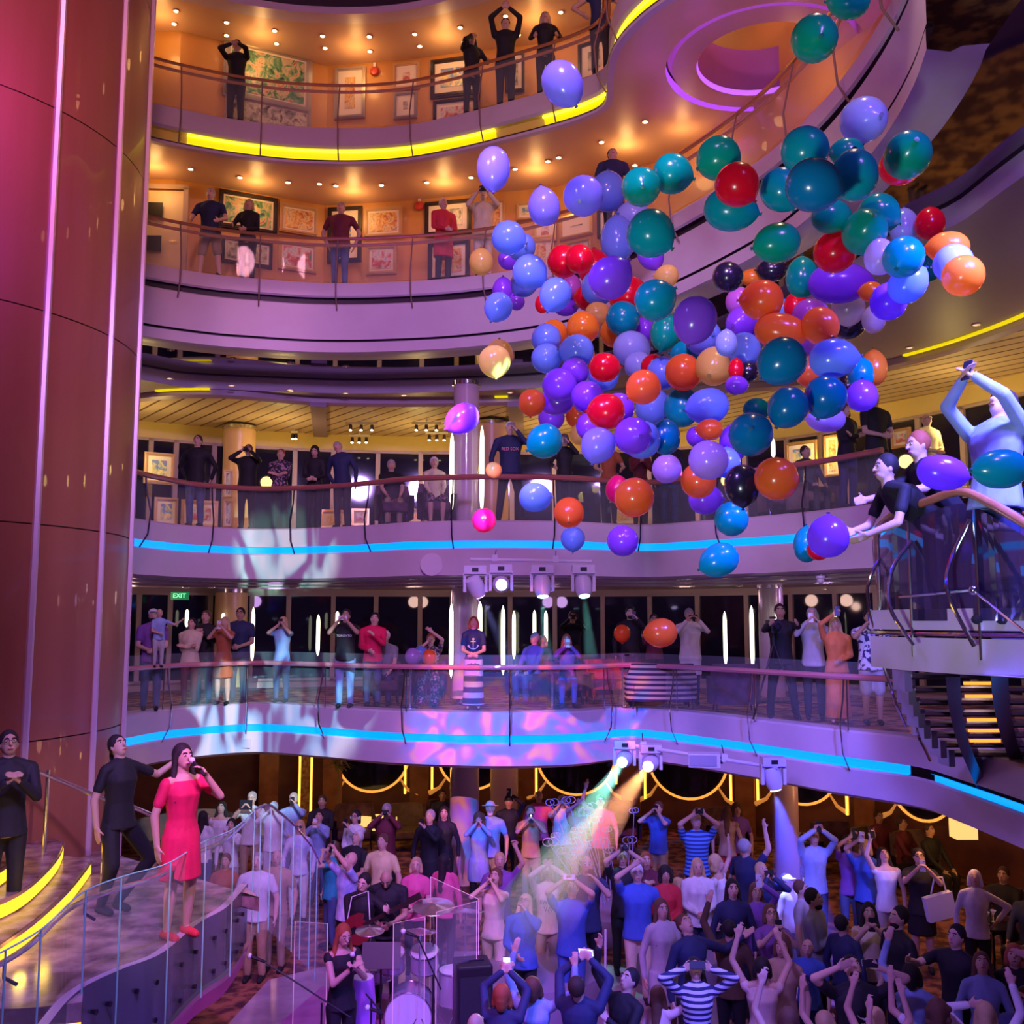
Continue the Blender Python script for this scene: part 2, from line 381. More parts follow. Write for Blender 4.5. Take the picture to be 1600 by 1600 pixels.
# window walls
M_headwall = mat('header_wall', (.80,.60,.22), .5)
wallstrip('wall_third_deck_header', WIN, 9.12, 9.5, M_headwall, 'yellow lit wall band above the third deck windows')
wallstrip('wall_third_deck_sill', WIN, Z3, Z3+.15, M_mull, 'low sill under the third deck windows')
wallstrip('wall_second_deck_sill', WIN, Z2, Z2+.16, M_mull, 'low sill under the second deck windows')
wallstrip('wall_second_deck_header', WIN, 5.64, 5.76, M_mull, 'narrow header over the second deck windows')
wi = [0]
def windows(pxs, py, z0, z1, deck):
    P = [hitwall(x, py, WIN) for x in pxs]
    for (a, _), (b, _) in zip(P, P[1:]):
        wi[0] += 1; d = Vector((b.x-a.x, b.y-a.y, 0)); L = d.length; an = math.atan2(d.y, d.x); c = Vector(((a.x+b.x)/2,(a.y+b.y)/2, 0))
        fr = MB(); n = Vector((math.sin(an), -math.cos(an), 0))
        for q, s in ((a, 1), (b, -1)):
            p = Vector((q.x,q.y,0)) + d.normalized()*.028*s
            fr.box((p.x,p.y,(z0+z1)/2), (.055,.12,z1-z0), an)
        fr.box((c.x,c.y,z1-.03),(L,.12,.06),an); fr.box((c.x,c.y,z0+.03),(L,.12,.06),an)
        f = S(fr.build('window_%d' % wi[0], M_mull), 'tall window of the %s deck' % deck)
        MB().box((c.x,c.y,(z0+z1)/2)+n*0, (L-.1,.02,z1-z0-.06), an).build('pane', M_night, f) if False else None
        g = MB().box((c.x-n.x*.02,c.y-n.y*.02,(z0+z1)/2), (L-.1,.02,z1-z0-.08), an).build('pane', M_night, f)
windows([190,233,273,333,392,460,520,590,657,712,800,866,942,1015,1090,1165,1232,1285,1330,1385,1440,1510,1580,1650], 760, Z3+.15, 9.12, 'third')
windows([190,215,264,327,392,450,520,587,656,706,797,867,942,1016,1091,1168,1238,1308,1372,1440,1520,1600], 990, Z2+.16, 5.64, 'second')
# night hull behind windows + ground walls
M_gwall = noisy('lounge_wall', (.10,.03,.05), (.22,.08,.07), 1.2, .5)
wallstrip('wall_ground', GW, 0, 2.55, M_gwall, 'dark maroon wall of the ground floor lounge')
vs, fs = flat([Vector((x,y,0)) for x,y in ((-12,1),(12,1),(12,26),(-12,26))]); S(MB().add(vs,fs).build('floor', M_carp0), 'ground floor with orange and maroon patterned carpet')
vs, fs = flat([Vector((x,y,.012)) for x,y in ((-3.2,1),(3.5,1),(4.1,9),(3.4,12.5),(2.4,14.5),(.3,15.8),(-2,15.6),(-3.4,14.5),(-3.8,10))]); S(MB().add(vs,fs).build('floor', noisy('marble_floor',(.28,.2,.26),(.5,.4,.46),1.4,.2)), 'pale polished dance floor of the ground deck')

# ------------------------------------------------------------ wooden pillar at the left
M_pil = noisy('pillar_wood', (.30,.095,.05), (.36,.125,.07), 2.2, .38, (1,1,.08), coat=.15)
pc = Vector((-7.96,12.71,0)); PR = 2.875
toCam = math.atan2(-pc.y, -pc.x)
t = empty('pillar', pc, 0, 'huge round pillar clad in reddish wood panels with pale metal strips at the far left', 'pillar')
del t['category']; del t['label']; t['kind'] = 'structure'; t['label'] = 'huge round pillar clad in reddish wood panels with pale metal strips'
t.name = 'wall_pillar'
al = [math.radians(a) for a in (-71.8+21.1*i for i in range(-4, 13))]
zs = [0,1.15,3.65,6.1,8.6,11.1,13.6,16.1,18.5]
for i in range(17):
    a0 = toCam+math.radians(28.6+21.18*(i-8)); a1 = a0+math.radians(21.18); mb = MB()
    for z0_, z1_ in zip(zs, zs[1:]):
        n = 5; e = math.radians(.35)
        rings = []
        for z in (z0_+.007, z1_-.007):
            rings.append([(PR*math.cos(a0+e+(a1-a0-2*e)*j/n), PR*math.sin(a0+e+(a1-a0-2*e)*j/n), z) for j in range(n+1)])
        mb.loft(rings, closed=False, cap=False)
    if math.cos(a0+.18-toCam) > -.2:
        mb.build('wood_panel', M_pil, t, math.radians(30))
        MB().tube([(PR*math.cos(a0)*1.003, PR*math.sin(a0)*1.003, z) for z in (0,18.5)], .045, 6).build('metal_strip', mat('strip_metal',(.72,.55,.62),.35,.5), t, SM)
MB().cyl((0,0,0), PR-.03, 18.5, 48).build('core', mat('pillar_joint',(.10,.03,.03),.6), t, SM)

# ------------------------------------------------------------ railings
def at_i(path, N, f, d, z):
    i = int(f); i = min(i, len(path)-2); p = path[i].lerp(path[i+1], f-i); n = N[i]
    return Vector((p.x+n.x*d, p.y+n.y*d, z)), n
def railing(label, path, N, z, hs, r, mrail, step, glass_top, a=0, b=None, brk=M_dsteel, low=-.55, posts=True):
    b = b or len(path)
    P, Q = path[a:b], N[a:b]
    t = empty('railing', (P[0].x,P[0].y,z), 0, label, 'railing'); o = Vector((P[0].x,P[0].y,z))
    L = lambda pts: [p-o for p in pts]
    for h, d in hs: MB().tube(L(off(P,Q,d,z+h)), r, 8).build('handrail', mrail, t, SM)
    acc = 0; last = None; marks = []
    for i in range(len(P)-1):
        d = (P[i+1]-P[i]).length
        if last is None or acc >= step: marks.append(i); last = i; acc = 0
        acc += d
    for i, j in zip(marks, marks[1:]+[len(P)-1]):
        if j-i < 1: continue
        g = MB(); A = L(off(P[i:j+1],Q[i:j+1],.05,z+.0)); B = L(off(P[i:j+1],Q[i:j+1],.05,z+glass_top)); g.strip(A, B)
        g.build('glass_panel', M_glass, t)
    for i in marks:
        p = P[i]; n = Q[i]; c = lambda d, h: Vector((p.x+n.x*d, p.y+n.y*d, z+h))-o
        h, d = hs[0]
        MB().tube([c(d,h-.03),c(.17,h*.6),c(.26,.1),c(.22,low*.55),c(.07,low)], .014, 6).build('bracket', brk, t, SM)
        if posts: MB().tube([c(.07,0),c(.07,h)], .012, 6).build('post', brk, t, SM)
    return t
railing('brass and wood double rail of the top gallery', P5, N5, Z5, [(.80,.10),(.72,.0)], .03, M_gold, 1.35, .78, 0, None, mat('rope_grey',(.25,.15,.13),.5), -.7, False)
railing('brass and wood double rail of the middle gallery', P4, N4, Z4, [(.82,.10),(.73,.0)], .032, M_gold, 1.35, .80, 0, None, mat('rope_grey'), -.55, False)
railing('thick reddish wooden rail of the third deck with glass panels', P3, N3, Z3, [(.76,.14)], .05, mat('rail_red',(.40,.13,.10),.3,coat=.5), 1.55, .74, 0, None, M_dsteel, -.5, False)
railing('reddish rail of the second deck with clear glass panels', P2, N2, Z2, [(.76,.14)], .045, mat('rail_rose',(.62,.24,.26),.25,coat=.5), 1.6, .97, 0, c2+1, M_chrome, -.55, True)

# ------------------------------------------------------------ downlights
def downlight(p, label, grp, r=.05, glow=M_bulb):
    t = empty('downlight', p, 0, label, 'ceiling lamp', grp)
    MB().lathe((0,0,0), [(r*1.35,.0),(r*1.3,-.015),(r*.95,-.012),(r*.9,.005)], 14).build('trim_ring', M_trimring, t, SM)
    MB().ball((0,0,-.006), (r*.85,r*.85,.012), 12, 6).build('lamp', glow, t, SM)
    return t
for x, y in [(275,17),(272,37),(354,35),(354,55),(429,48),(432,68),(504,56),(508,75),(577,57),(578,80),(648,53),(656,72),(719,43),(725,65),(790,25),(810,54),(876,19)]:
    downlight(PZ(x,y,16.67), 'small glowing downlight in the ceiling of the top gallery', 'downlights of the top gallery')
for x, y in [(298,264),(375,277),(450,285),(499,287),(525,290),(596,289),(667,285),(736,277),(805,264),(856,252),(873,246),(940,222),(1008,190),(992,258)]:
    downlight(PZ(x,y,13.59), 'small glowing downlight in the ceiling of the middle gallery', 'downlights of the middle gallery')
for x, y in [(265,591),(362,602),(453,609),(540,614),(632,617),(797,613),(1421,543),(1525,507)]:
    downlight(PZ(x,y,9.655), 'dim round downlight in the soffit below the mirror strip', 'soffit downlights', .055, emis('dim_lamp',(1,.7,.6),.8))
for x, y in [(1140,75),(1110,137),(1187,153),(1271,112)]:
    downlight(PZ(x,y,16.6), 'bright lamp seen up through the purple ringed opening', 'lamps above the ring opening', .045)
for x, y in [(235,925),(290,929),(330,926),(405,929),(465,930),(870,912),(1075,915),(1222,905),(1290,920),(1345,925),(1155,915)]:
    q = hitwall(x, 990, WIN)[0]; y_ = min(q.y-.6, .74*EYE.z/.04)
    p = PZ(x, y, 5.655) if 14 < PZ(x,y,5.655).y < 23 else PY(x, y, 19.5)
    p.z = 5.655
    downlight(p, 'small dim lamp in the second deck ceiling', 'downlights of the second deck', .05, emis('dim_lamp'))
# ============================================================ balloons
BC = {'blue':((.22,.36,.86),'light blue'),'lblue':((.42,.52,.86),'pale blue'),'teal':((.0,.40,.46),'teal'),'dteal':((.0,.21,.46),'deep teal blue'),
 'green':((.0,.44,.27),'green'),'purple':((.34,.08,.78),'purple'),'red':((.86,.005,.03),'red'),'orange':((.95,.30,.02),'orange'),'ored':((.92,.17,.03),'orange red'),
 'gold':((.90,.60,.13),'golden'),'black':((.012,.008,.02),'black'),'lav':((.55,.32,.74),'lavender'),'pearl':((.62,.48,.62),'pearly pale'),'pink':((.62,.16,.58),'pinkish purple'),'vio':((.36,.30,.86),'violet blue'),'pinkr':((.88,.01,.17),'pinkish red')}
def balmat(c):
    nm = 'latex_'+c
    if nm in _m: return _m[nm]
    col = BC[c][0]; m = mat(nm, col, .22, coat=.3); n, l, b = nodes(m)
    tr = n.new('ShaderNodeBsdfTranslucent'); tr.inputs['Color'].default_value = (*col, 1)
    mx = n.new('ShaderNodeMixShader'); mx.inputs[0].default_value = .0 if c == 'black' else .42
    out = n['Material Output']; l.new(b.outputs[0], mx.inputs[1]); l.new(tr.outputs[0], mx.inputs[2])
    if c in ('gold','lav','pearl','orange','ored'):
        ly = n.new('ShaderNodeLayerWeight'); ly.inputs['Blend'].default_value = .35
        tp = n.new('ShaderNodeBsdfTransparent'); tp.inputs['Color'].default_value = (1,1,1,1)
        mr = n.new('ShaderNodeMapRange'); mr.inputs['To Min'].default_value = .72 if c in ('gold','pearl') else .88; mr.inputs['To Max'].default_value = 1.
        m2 = n.new('ShaderNodeMixShader'); l.new(ly.outputs['Facing'], mr.inputs['Value']); l.new(mr.outputs[0], m2.inputs[0])
        l.new(tp.outputs[0], m2.inputs[1]); l.new(mx.outputs[0], m2.inputs[2]); l.new(m2.outputs[0], out.inputs['Surface'])
    else: l.new(mx.outputs[0], out.inputs['Surface'])
    return m
# x, y, width, height, knot offset, colour : listed back to front where they overlap
BL = """950 298 56 66 0 0 blue;988 338 54 48 0 0 lblue;880 133 62 78 22 36 vio;771 265 52 72 0 37 vio;850 322 50 60 -5 -29 vio;911 307 60 65 -6 8 vio
1052 272 62 62 26 6 green;1002 292 58 63 2 0 green;965 372 54 78 0 0 blue;1017 400 50 40 10 20 purple;1018 366 74 74 34 24 teal;1121 248 68 70 -27 14 green;1143 328 85 66 42 6 teal;1153 290 68 68 30 28 red
795 405 35 34 -8 0 purple;752 408 38 44 0 0 gold;815 386 38 52 8 0 blue;796 372 54 52 24 8 blue;786 452 34 42 0 0 purple;807 470 26 30 0 0 purple;847 474 22 32 0 0 red;778 481 44 48 -10 20 blue
818 444 42 44 -14 17 blue;829 426 54 54 26 20 blue;885 478 42 32 0 0 purple;893 446 30 38 0 0 pink;867 462 50 56 -12 27 blue;928 416 52 58 0 0 red;880 408 52 50 0 0 red;906 405 44 46 4 4 red
918 465 46 42 0 0 red;936 448 54 56 0 0 blue;983 462 60 62 0 0 red;1041 431 38 34 0 0 gold;955 433 72 66 33 -31 purple;935 490 42 36 0 0 gold;962 520 46 48 0 0 orange;912 512 50 50 0 0 orange
1009 512 32 44 0 0 purple;973 499 54 52 0 0 teal;1040 520 48 62 -8 27 green;1025 468 66 64 28 -16 teal;866 522 44 42 0 0 orange;853 530 46 46 0 0 blue;853 560 46 48 0 0 blue;905 556 48 50 0 0 orange
900 549 53 53 -23 -3 blue;988 545 60 56 0 0 lblue;998 570 42 44 0 0 lblue;897 582 44 44 0 0 purple;943 586 48 46 0 0 blue;946 574 50 46 0 0 red;1022 574 40 40 0 0 red;1035 582 50 54 0 0 blue
1075 552 56 44 0 0 teal;1100 527 60 52 13 -5 blue;1155 470 42 46 0 0 pink;1085 502 68 78 -10 38 purple;780 553 44 48 0 0 gold;773 566 50 50 2 25 gold;900 649 32 38 0 0 ored;905 678 30 34 0 0 gold
862 652 40 42 0 0 purple;867 628 58 42 0 0 purple;873 602 54 52 0 0 purple;831 630 42 42 -2 20 ored;917 620 50 52 0 0 purple;918 665 36 44 0 0 purple;965 640 50 50 0 0 purple;1020 634 56 60 0 0 blue
946 643 60 56 0 0 red;1004 606 56 54 -23 16 ored;1065 635 56 66 0 0 teal;1068 583 56 58 0 0 ored;1116 573 60 60 -8 14 gold;1040 682 46 58 0 0 dteal;1003 686 58 60 0 0 blue;934 697 54 58 -8 25 vio;990 681 58 60 10 0 purple
850 690 58 54 -25 13 teal;721 655 58 46 -26 16 purple;1104 635 70 56 -32 6 blue;1175 434 38 28 0 0 orange;1205 422 48 36 0 0 black;1138 433 48 46 0 0 black;1222 482 24 36 0 0 blue;1180 508 44 42 0 0 blue
1160 505 48 56 -17 3 purple;1163 548 54 52 6 18 blue;1135 535 34 44 0 0 lblue;1168 582 32 32 0 0 black;1150 576 24 36 0 0 red;1152 602 38 30 0 0 purple;1189 469 68 62 0 0 ored;1243 477 36 44 0 0 red;1253 432 50 68 0 0 green
1212 380 76 62 -36 8 green;1268 492 60 50 0 0 pink;1327 503 58 54 0 0 black;1325 484 54 52 1 24 pearl;1365 498 36 46 0 0 pearl;1314 442 98 64 48 -2 purple;1306 393 64 66 0 0 red;1270 545 40 46 0 0 purple
1222 518 84 56 40 6 ored;1283 510 58 56 16 16 ored;1265 580 44 50 0 0 ored;1220 566 80 74 -36 30 dteal;1365 574 42 60 0 0 orange;1323 602 30 46 0 0 black;1345 584 40 56 0 0 teal;1304 560 76 62 36 -3 blue;1347 617 48 52 0 0 purple
1290 655 60 42 0 0 lav;1289 622 66 68 -10 29 dteal;1183 640 44 36 0 0 teal;1230 638 62 68 -17 30 dteal;1147 690 46 60 0 0 purple;1173 678 72 66 0 -8 dteal;1088 682 32 32 0 0 purple;1108 671 42 34 0 0 ored
1135 722 44 50 0 0 blue;1104 780 56 48 0 0 purple;1092 750 56 54 0 0 ored;1106 718 60 62 0 0 lav;1041 733 44 46 0 0 lav;1143 812 54 52 0 0 teal;1160 760 56 68 1 34 black;1212 747 68 66 0 0 ored;965 764 38 46 0 0 pinkr;990 778 62 60 0 0 ored
895 843 38 38 0 20 blue;889 802 46 48 0 14 ored;972 845 48 48 0 0 purple;837 777 52 46 0 0 blue;756 814 38 38 0 0 pinkr;771 734 25 25 0 0 gold;1122 876 66 52 -30 14 teal
1260 850 40 58 0 0 teal;1278 858 34 36 0 0 red;1294 837 64 68 0 0 purple;1474 739 78 56 34 6 purple;1561 733 92 62 -40 2 teal;1031 989 54 45 -27 4 ored
1273 60 70 74 8 -3 green;1325 3 66 52 0 0 green;1351 187 70 70 20 -6 lblue;1408 260 68 58 0 0 red;1419 241 72 72 10 -17 green;1322 238 54 44 0 0 green;1300 338 66 52 0 0 green;1259 236 74 72 0 0 teal;1335 272 72 84 0 0 teal;1222 298 66 70 15 26 teal;1273 290 88 82 40 12 dteal
1412 352 44 58 0 0 lblue;1374 335 66 64 28 12 green;1352 361 70 68 11 -19 green;1453 348 46 52 0 0 red;1375 400 48 60 0 0 pearl;1453 418 34 44 0 0 green;1360 456 38 32 0 0 orange;1388 470 56 60 0 0 purple;1420 443 66 56 20 -18 blue
1411 403 64 62 -12 19 teal;1480 387 66 50 0 0 orange;1488 412 58 60 0 0 lblue;1506 430 62 64 0 0 orange"""
bals = []
for ln in BL.replace('\n', ';').split(';'):
    q = ln.split(); bals.append([float(v) for v in q[:6]]+[q[6]])
DB = []
rb = random.Random(3)
for b in bals:
    s = (b[2]*b[3])**.5; DB.append(.275*FOC/max(s,40)*rb.uniform(.97,1.03))
R_ = lambda i: (bals[i][2]*bals[i][3])**.5/2*DB[i]/FOC
for it in range(240):
    ch = False
    for i in range(len(bals)):
        for j in range(i+1, len(bals)):
            a, b = bals[i], bals[j]; d = math.hypot(a[0]-b[0], a[1]-b[1]); ra = (a[2]*a[3])**.5/2; rc = (b[2]*b[3])**.5/2
            if d < ra+rc:
                lat = d*(DB[i]+DB[j])/2/FOC; RR = (R_(i)+R_(j))*1.08
                need = math.sqrt(max(0, RR*RR-lat*lat))
                if DB[i]-DB[j] < need-1e-3:
                    e = (need-(DB[i]-DB[j]))/2*.6; DB[i] += e*1.3; DB[j] -= e*.7; ch = True
    if not ch: break
def zone(x, y):
    if y > 960: return 'floating before the second deck'
    if x < 830: v = 'left fringe'
    elif x > 1340: v = 'right side'
    elif x < 1010: v = 'left part'
    elif x > 1200: v = 'right part'
    else: v = 'middle'
    if y < 200: return 'high above the cluster'
    if y > 760: return 'falling below the cluster'
    h = 'upper' if y < 390 else ('mid' if y < 560 else 'lower')
    return 'at the %s %s of the cluster' % (h, v)
def dirn(dx, dy):
    a = math.degrees(math.atan2(dy, dx)) % 360
    return ['right of','below','left of','above'][int(((a+45)%360)//90)]
used_l = set()
def bal_label(i):
    b = bals[i]; s = (b[2]*b[3])**.5; sz = 'big ' if s > 70 else ('small ' if s < 40 else '')
    nb = sorted((j for j in range(len(bals)) if j != i), key=lambda j: math.hypot(bals[j][0]-b[0], bals[j][1]-b[1]))
    base = '%s%s balloon' % (sz, BC[b[6]][1])
    for na, nb2 in ((0,None),(0,1),(0,2),(1,2),(0,3),(1,3),(2,3),(1,4)):
        o = bals[nb[na]]; t = base+' %s a %s one' % (dirn(b[0]-o[0], b[1]-o[1]), BC[o[6]][1])
        if nb2 is not None:
            o = bals[nb[nb2]]; t = base+' %s a %s and %s a %s one' % (dirn(b[0]-bals[nb[na]][0], b[1]-bals[nb[na]][1]), BC[bals[nb[na]][6]][1], dirn(b[0]-o[0], b[1]-o[1]), BC[o[6]][1])
        full = t+', '+zone(b[0], b[1])
        if len(full.split()) > 16: full = t+', '+zone(b[0],b[1]).replace('at the ','').replace(' of the cluster',' of cluster')
        if len(full.split()) > 16: full = t
        if full not in used_l and len(full.split()) <= 16: used_l.add(full); return full
    return full
kmat = mat('balloon_knot', (.02,.04,.10), .5)
def balloon(i):
    x, y, w, h, kx, ky, c = bals[i]
    D = DB[i]; p = ray(x, y); p = EYE + p.normalized()*D/ (ray(x,y).normalized().dot(Vector((0,cp,sp)))) * 1.0
    fw = Vector((0,cp,sp)); up = Vector((0,-sp,cp)); rt = Vector((1,0,0)); vd = (p-EYE).normalized()
    kr = math.hypot(kx, ky); mn, mx = min(w,h), max(w,h)
    if kr > .3:
        ax = (rt*kx - up*ky).normalized(); rim = kr/(mx/2)
        tilt = 12 if rim > .8 else math.degrees(math.acos(min(.95, rim*.85)))
        A = (ax*math.cos(math.radians(tilt)) - vd*math.sin(math.radians(tilt))).normalized()
        if rim > .8: el = max(1.03, mx/mn)*1.02; dia = mn
        else: el = 1.15; dia = (w*h)**.5
    else:                                            # knot turned away from view
        g = rb.uniform(0, 2*PI); flatw = w > h*1.06; tall = h > w*1.06
        ax = rt*(1 if rb.random() < .5 else -1) if flatw else (up if tall else (rt*math.cos(g)+up*math.sin(g)))
        tl = math.radians(15 if (flatw or tall) else 62)
        A = (ax*math.cos(tl) + vd*math.sin(tl)).normalized(); el = mx/mn*1.01 if (flatw or tall) else 1.12; dia = mn if (flatw or tall) else (w*h)**.5
    R = dia/2*D/FOC; L = R*el
    A = A.normalized(); M = A.to_track_quat('Z','Y').to_matrix()
    prof = []
    for q in range(15):
        a = PI*q/15; xx = -math.cos(a); r = math.sin(a)*(1-.10*xx) if xx < 0 else math.sin(a)**(1+.35*xx)*(1-.06*xx)
        prof.append((max(.02, r)*R, xx*L))
    prof.append((.085*R, 1.0*L))
    mb = MB(); mb.lathe((0,0,0), prof, 20, M)
    o = mb.build('balloon', balmat(c), smooth=math.radians(60), loc=p)
    dk = tuple(v*.35 for v in BC[c][0])
    kb = MB().lathe((0,0,0), [(.08*R,.985*L),(.05*R,1.03*L),(.10*R,1.07*L),(.11*R,1.085*L),(.02*R,1.09*L)], 10, M)
    kb.build('knot', mat('latex_knot_'+c, dk, .4), o, SM)
    return tag(o, bal_label(i), 'balloon', 'balloons of the balloon drop')
for i in range(len(bals)): balloon(i)
print('balloon depth', min(DB), max(DB))
# ============================================================ people
SK = {'a':(.62,.38,.28),'b':(.72,.47,.36),'c':(.40,.22,.14),'d':(.50,.30,.20),'e':(.20,.10,.07)}
CL = dict(black=(.012,.011,.016),navy=(.02,.03,.10),blue=(.05,.12,.50),lblue=(.30,.42,.72),white=(.78,.78,.80),grey=(.25,.25,.28),lgrey=(.5,.5,.52),red=(.65,.03,.05),
 crim=(.80,.01,.10),pink=(.80,.12,.30),rust=(.45,.12,.05),maroon=(.16,.02,.04),cream=(.72,.62,.42),yellow=(.75,.65,.30),tan=(.45,.30,.18),khaki=(.38,.30,.20),
 teal=(.03,.35,.45),purple=(.22,.08,.35),orange=(.75,.25,.08),denim=(.08,.12,.25),green=(.05,.25,.15),brown=(.10,.05,.03),char=(.05,.05,.06),
 hb=(.015,.01,.01),hd=(.05,.025,.015),hbr=(.14,.06,.03),hg=(.40,.38,.38),hw=(.72,.70,.68),hy=(.60,.42,.20),hr=(.38,.09,.03),jump=(.78,.55,.50))
def cloth(c):
    nm = 'cloth_'+c
    if nm in _m: return _m[nm]
    a = CL[c]; return noisy(nm, tuple(v*.7 for v in a), a, 7, .75, (1,1,.6), 3., bump=.7, lo=.3, hi=.6)
def striped(nm, a, b, s, axis=2):
    if nm in _m: return _m[nm]
    m = mat(nm, a, .75); n, l, bs = nodes(m); tc = n.new('ShaderNodeTexCoord'); sx = n.new('ShaderNodeSeparateXYZ')
    ml = n.new('ShaderNodeMath'); ml.operation = 'MULTIPLY'; ml.inputs[1].default_value = s
    fr = n.new('ShaderNodeMath'); fr.operation = 'FRACT'; gt = n.new('ShaderNodeMath'); gt.operation = 'GREATER_THAN'; gt.inputs[1].default_value = .5
    mx = n.new('ShaderNodeMix'); mx.data_type = 'RGBA'; mx.inputs[6].default_value = (*a,1); mx.inputs[7].default_value = (*b,1)
    l.new(tc.outputs['Object'], sx.inputs[0]); l.new(sx.outputs[axis], ml.inputs[0]); l.new(ml.outputs[0], fr.inputs[0]); l.new(fr.outputs[0], gt.inputs[0])
    l.new(gt.outputs[0], mx.inputs[0]); l.new(mx.outputs[2], bs.inputs['Base Color']); return m
def skinm(t): return mat('skin_'+t, SK[t], .55, sub=.0)
ARM = dict(down=(.05,-.02,-.31), rail=(.02,-.20,-.20), phone=(-.065,-.20,.07), high=(-.08,-.13,.22), up=(.04,-.05,.29), upo=(.14,-.06,.24), cross=(-.15,-.105,-.13), front=(-.09,-.13,-.21),
 hips=(.055,-.01,-.185), clap=(-.085,-.17,-.04), out=(.27,-.04,.02), mic=(-.06,-.15,.045), face=(-.07,-.10,.10), head=(-.02,-.04,.15), lap=(-.04,-.20,-.24), ear=(.0,-.05,.09), reach=(.0,-.30,.02), drop=(.10,-.26,-.06), back=(.02,.08,-.28), fist=(.02,-.10,.27), gtr=(-.16,-.14,-.16), fret=(.16,-.16,-.02))
class Pose: pass
def rotx(a): return Matrix.Rotation(a, 3, 'X')
def figure(label, loc, yaw=0, h=1.72, f=0, skin='a', hair=('short','hd'), top=('black','long'), bot=('trousers','denim'), arms=('down','down'), look=10, lean=0, legs='stand', fine=1, shoe='black', turn=0, group=None, ex=(), tilt=0, roll=0, phone=None, cat='person'):
    t = empty('person', loc, math.radians(yaw), label, cat, group)
    Q = Pose(); hip = Vector((0,0,.50*h)); kn = .275*h
    if legs == 'sit': hip = Vector((0,.12,.29*h))
    R = Matrix.Rotation(math.radians(roll),3,'Y') @ rotx(math.radians(lean)) @ Matrix.Rotation(math.radians(turn),3,'Z')
    T = lambda x, y, z: hip + R @ Vector((x*h, y*h, (z-.50)*h))       # torso space
    sw = (.104 if f else .118)
    wf = .92 if f else 1.
    big = 1.12 if 'big' in ex else (.9 if 'kid' in ex else 1.)
    rings = [(.455,.080,.060),(.50,.097,.070),(.55,.090,.064),(.61,.076 if f else .084,.058),(.68,.086,.066),(.735,.098,.072 if not f else .078),(.775,sw-.012,.062),(.805,sw-.03,.048),(.83,.045,.038)]
    def torso(mb, z0, z1, infl, n=14, hem=None):
        out = []
        zz = [r for r in rings if z0 <= r[0] <= z1]
        if hem: zz = [hem]+[r for r in zz if r[0] > hem[0]+.01]
        for z, a, b in zz:
            a = a*wf*big*h+infl; b = b*big*h+infl
            out.append([T(0,0,z)+R@Vector((a*math.cos(2*PI*k/n), b*math.sin(2*PI*k/n)*1., 0)) for k in range(n)])
        return mb.loft(out)
    # head
    nb = T(0,.005,.83); hr = Matrix.Rotation(math.radians(tilt),3,'Y') @ rotx(math.radians(-look)); hr = R @ hr if abs(lean) < 20 else hr
    HC = nb + hr @ Vector((0,-.012*h,.092*h)); s = h/1.72*(1.08 if 'kid' in ex else 1.)
    Hd = lambda x, y, z: HC + hr @ Vector((x*s, y*s, z*s))
    body = MB(); body.ball(HC, (.072*s,.092*s,.105*s), 14, 10, hr)
    body.ball(Hd(0,-.028,-.055), (.052*s,.058*s,.058*s), 12, 8, hr)
    body.cap(Hd(0,-.088,.012), .010*s, Hd(0,-.110,-.022), .0155*s, 6)
    for sd in (-1,1): body.ball(Hd(.074*sd,.005,-.01), (.010*s,.018*s,.028*s), 8, 6, hr)
    body.ball(Hd(0,-.083,-.058), (.022*s,.012*s,.010*s), 8, 5, hr)
    body.cap(nb-Vector((0,0,.02*h)), .034*h, Hd(0,.012,-.07), .031*h, 10)
    torso(body, .45, .84, -.004)
    # arms
    up_l, fo_l = .172*h, .150*h; hands = []; AS = []
    for sd, pose in ((1, arms[0]), (-1, arms[1])):
        if isinstance(pose, str): ox, oy, oz = ARM[pose]
        else: ox, oy, oz = pose
        sh = T(sw*sd*big*.96, 0, .795)
        tg = sh + R @ Vector((ox*sd*h, oy*h, oz*h)); d = tg-sh; L = min(d.length, (up_l+fo_l)*.985); u = d.normalized(); tg = sh+u*L
        a = (up_l**2-fo_l**2+L*L)/(2*L); hh = math.sqrt(max(0, up_l**2-a*a))
        pole = Vector((.75*sd, .35, -.9)) if oz < .12 else Vector((1.0*sd, -.25, -.35))
        if pose == 'hips': pole = Vector((1.2*sd,.5,0))
        if pose in ('high','head'): pole = Vector((1.1*sd,-.3,-.1))
        pole = R @ pole; pole = (pole-u*pole.dot(u)).normalized(); el = sh+u*a+pole*hh
        body.cap(T(.01*sd,.004,.815), .030*h, sh, .028*h, 8); body.cap(sh, .029*h*(wf), el, .024*h*wf, 8); body.cap(el, .0245*h*wf, tg, .0165*h, 8)
        AS.append((sd, sh, el, tg))
        # hand
        fd = (tg-el).normalized(); hold = pose in ('phone','high','mic','ear','face','clap','front','fist','gtr','fret')
        if pose in ('high','head','up','upo','fist'): nrm = (Vector((0,-1,0)) - fd*fd.dot(Vector((0,-1,0)))).normalized()
        else: nrm = (Vector((-sd,0,0)) - fd*fd.dot(Vector((-sd,0,0)))).normalized()
        nrm = R @ nrm; sdv = fd.cross(nrm); g = h/1.72
        pal = tg+fd*.045*g
        body.box(pal, (.074*g,.026*g,.085*g), M=Matrix((sdv, nrm, fd)).transposed())
        curl = 70 if pose in ('fist',) else (42 if hold else 14)
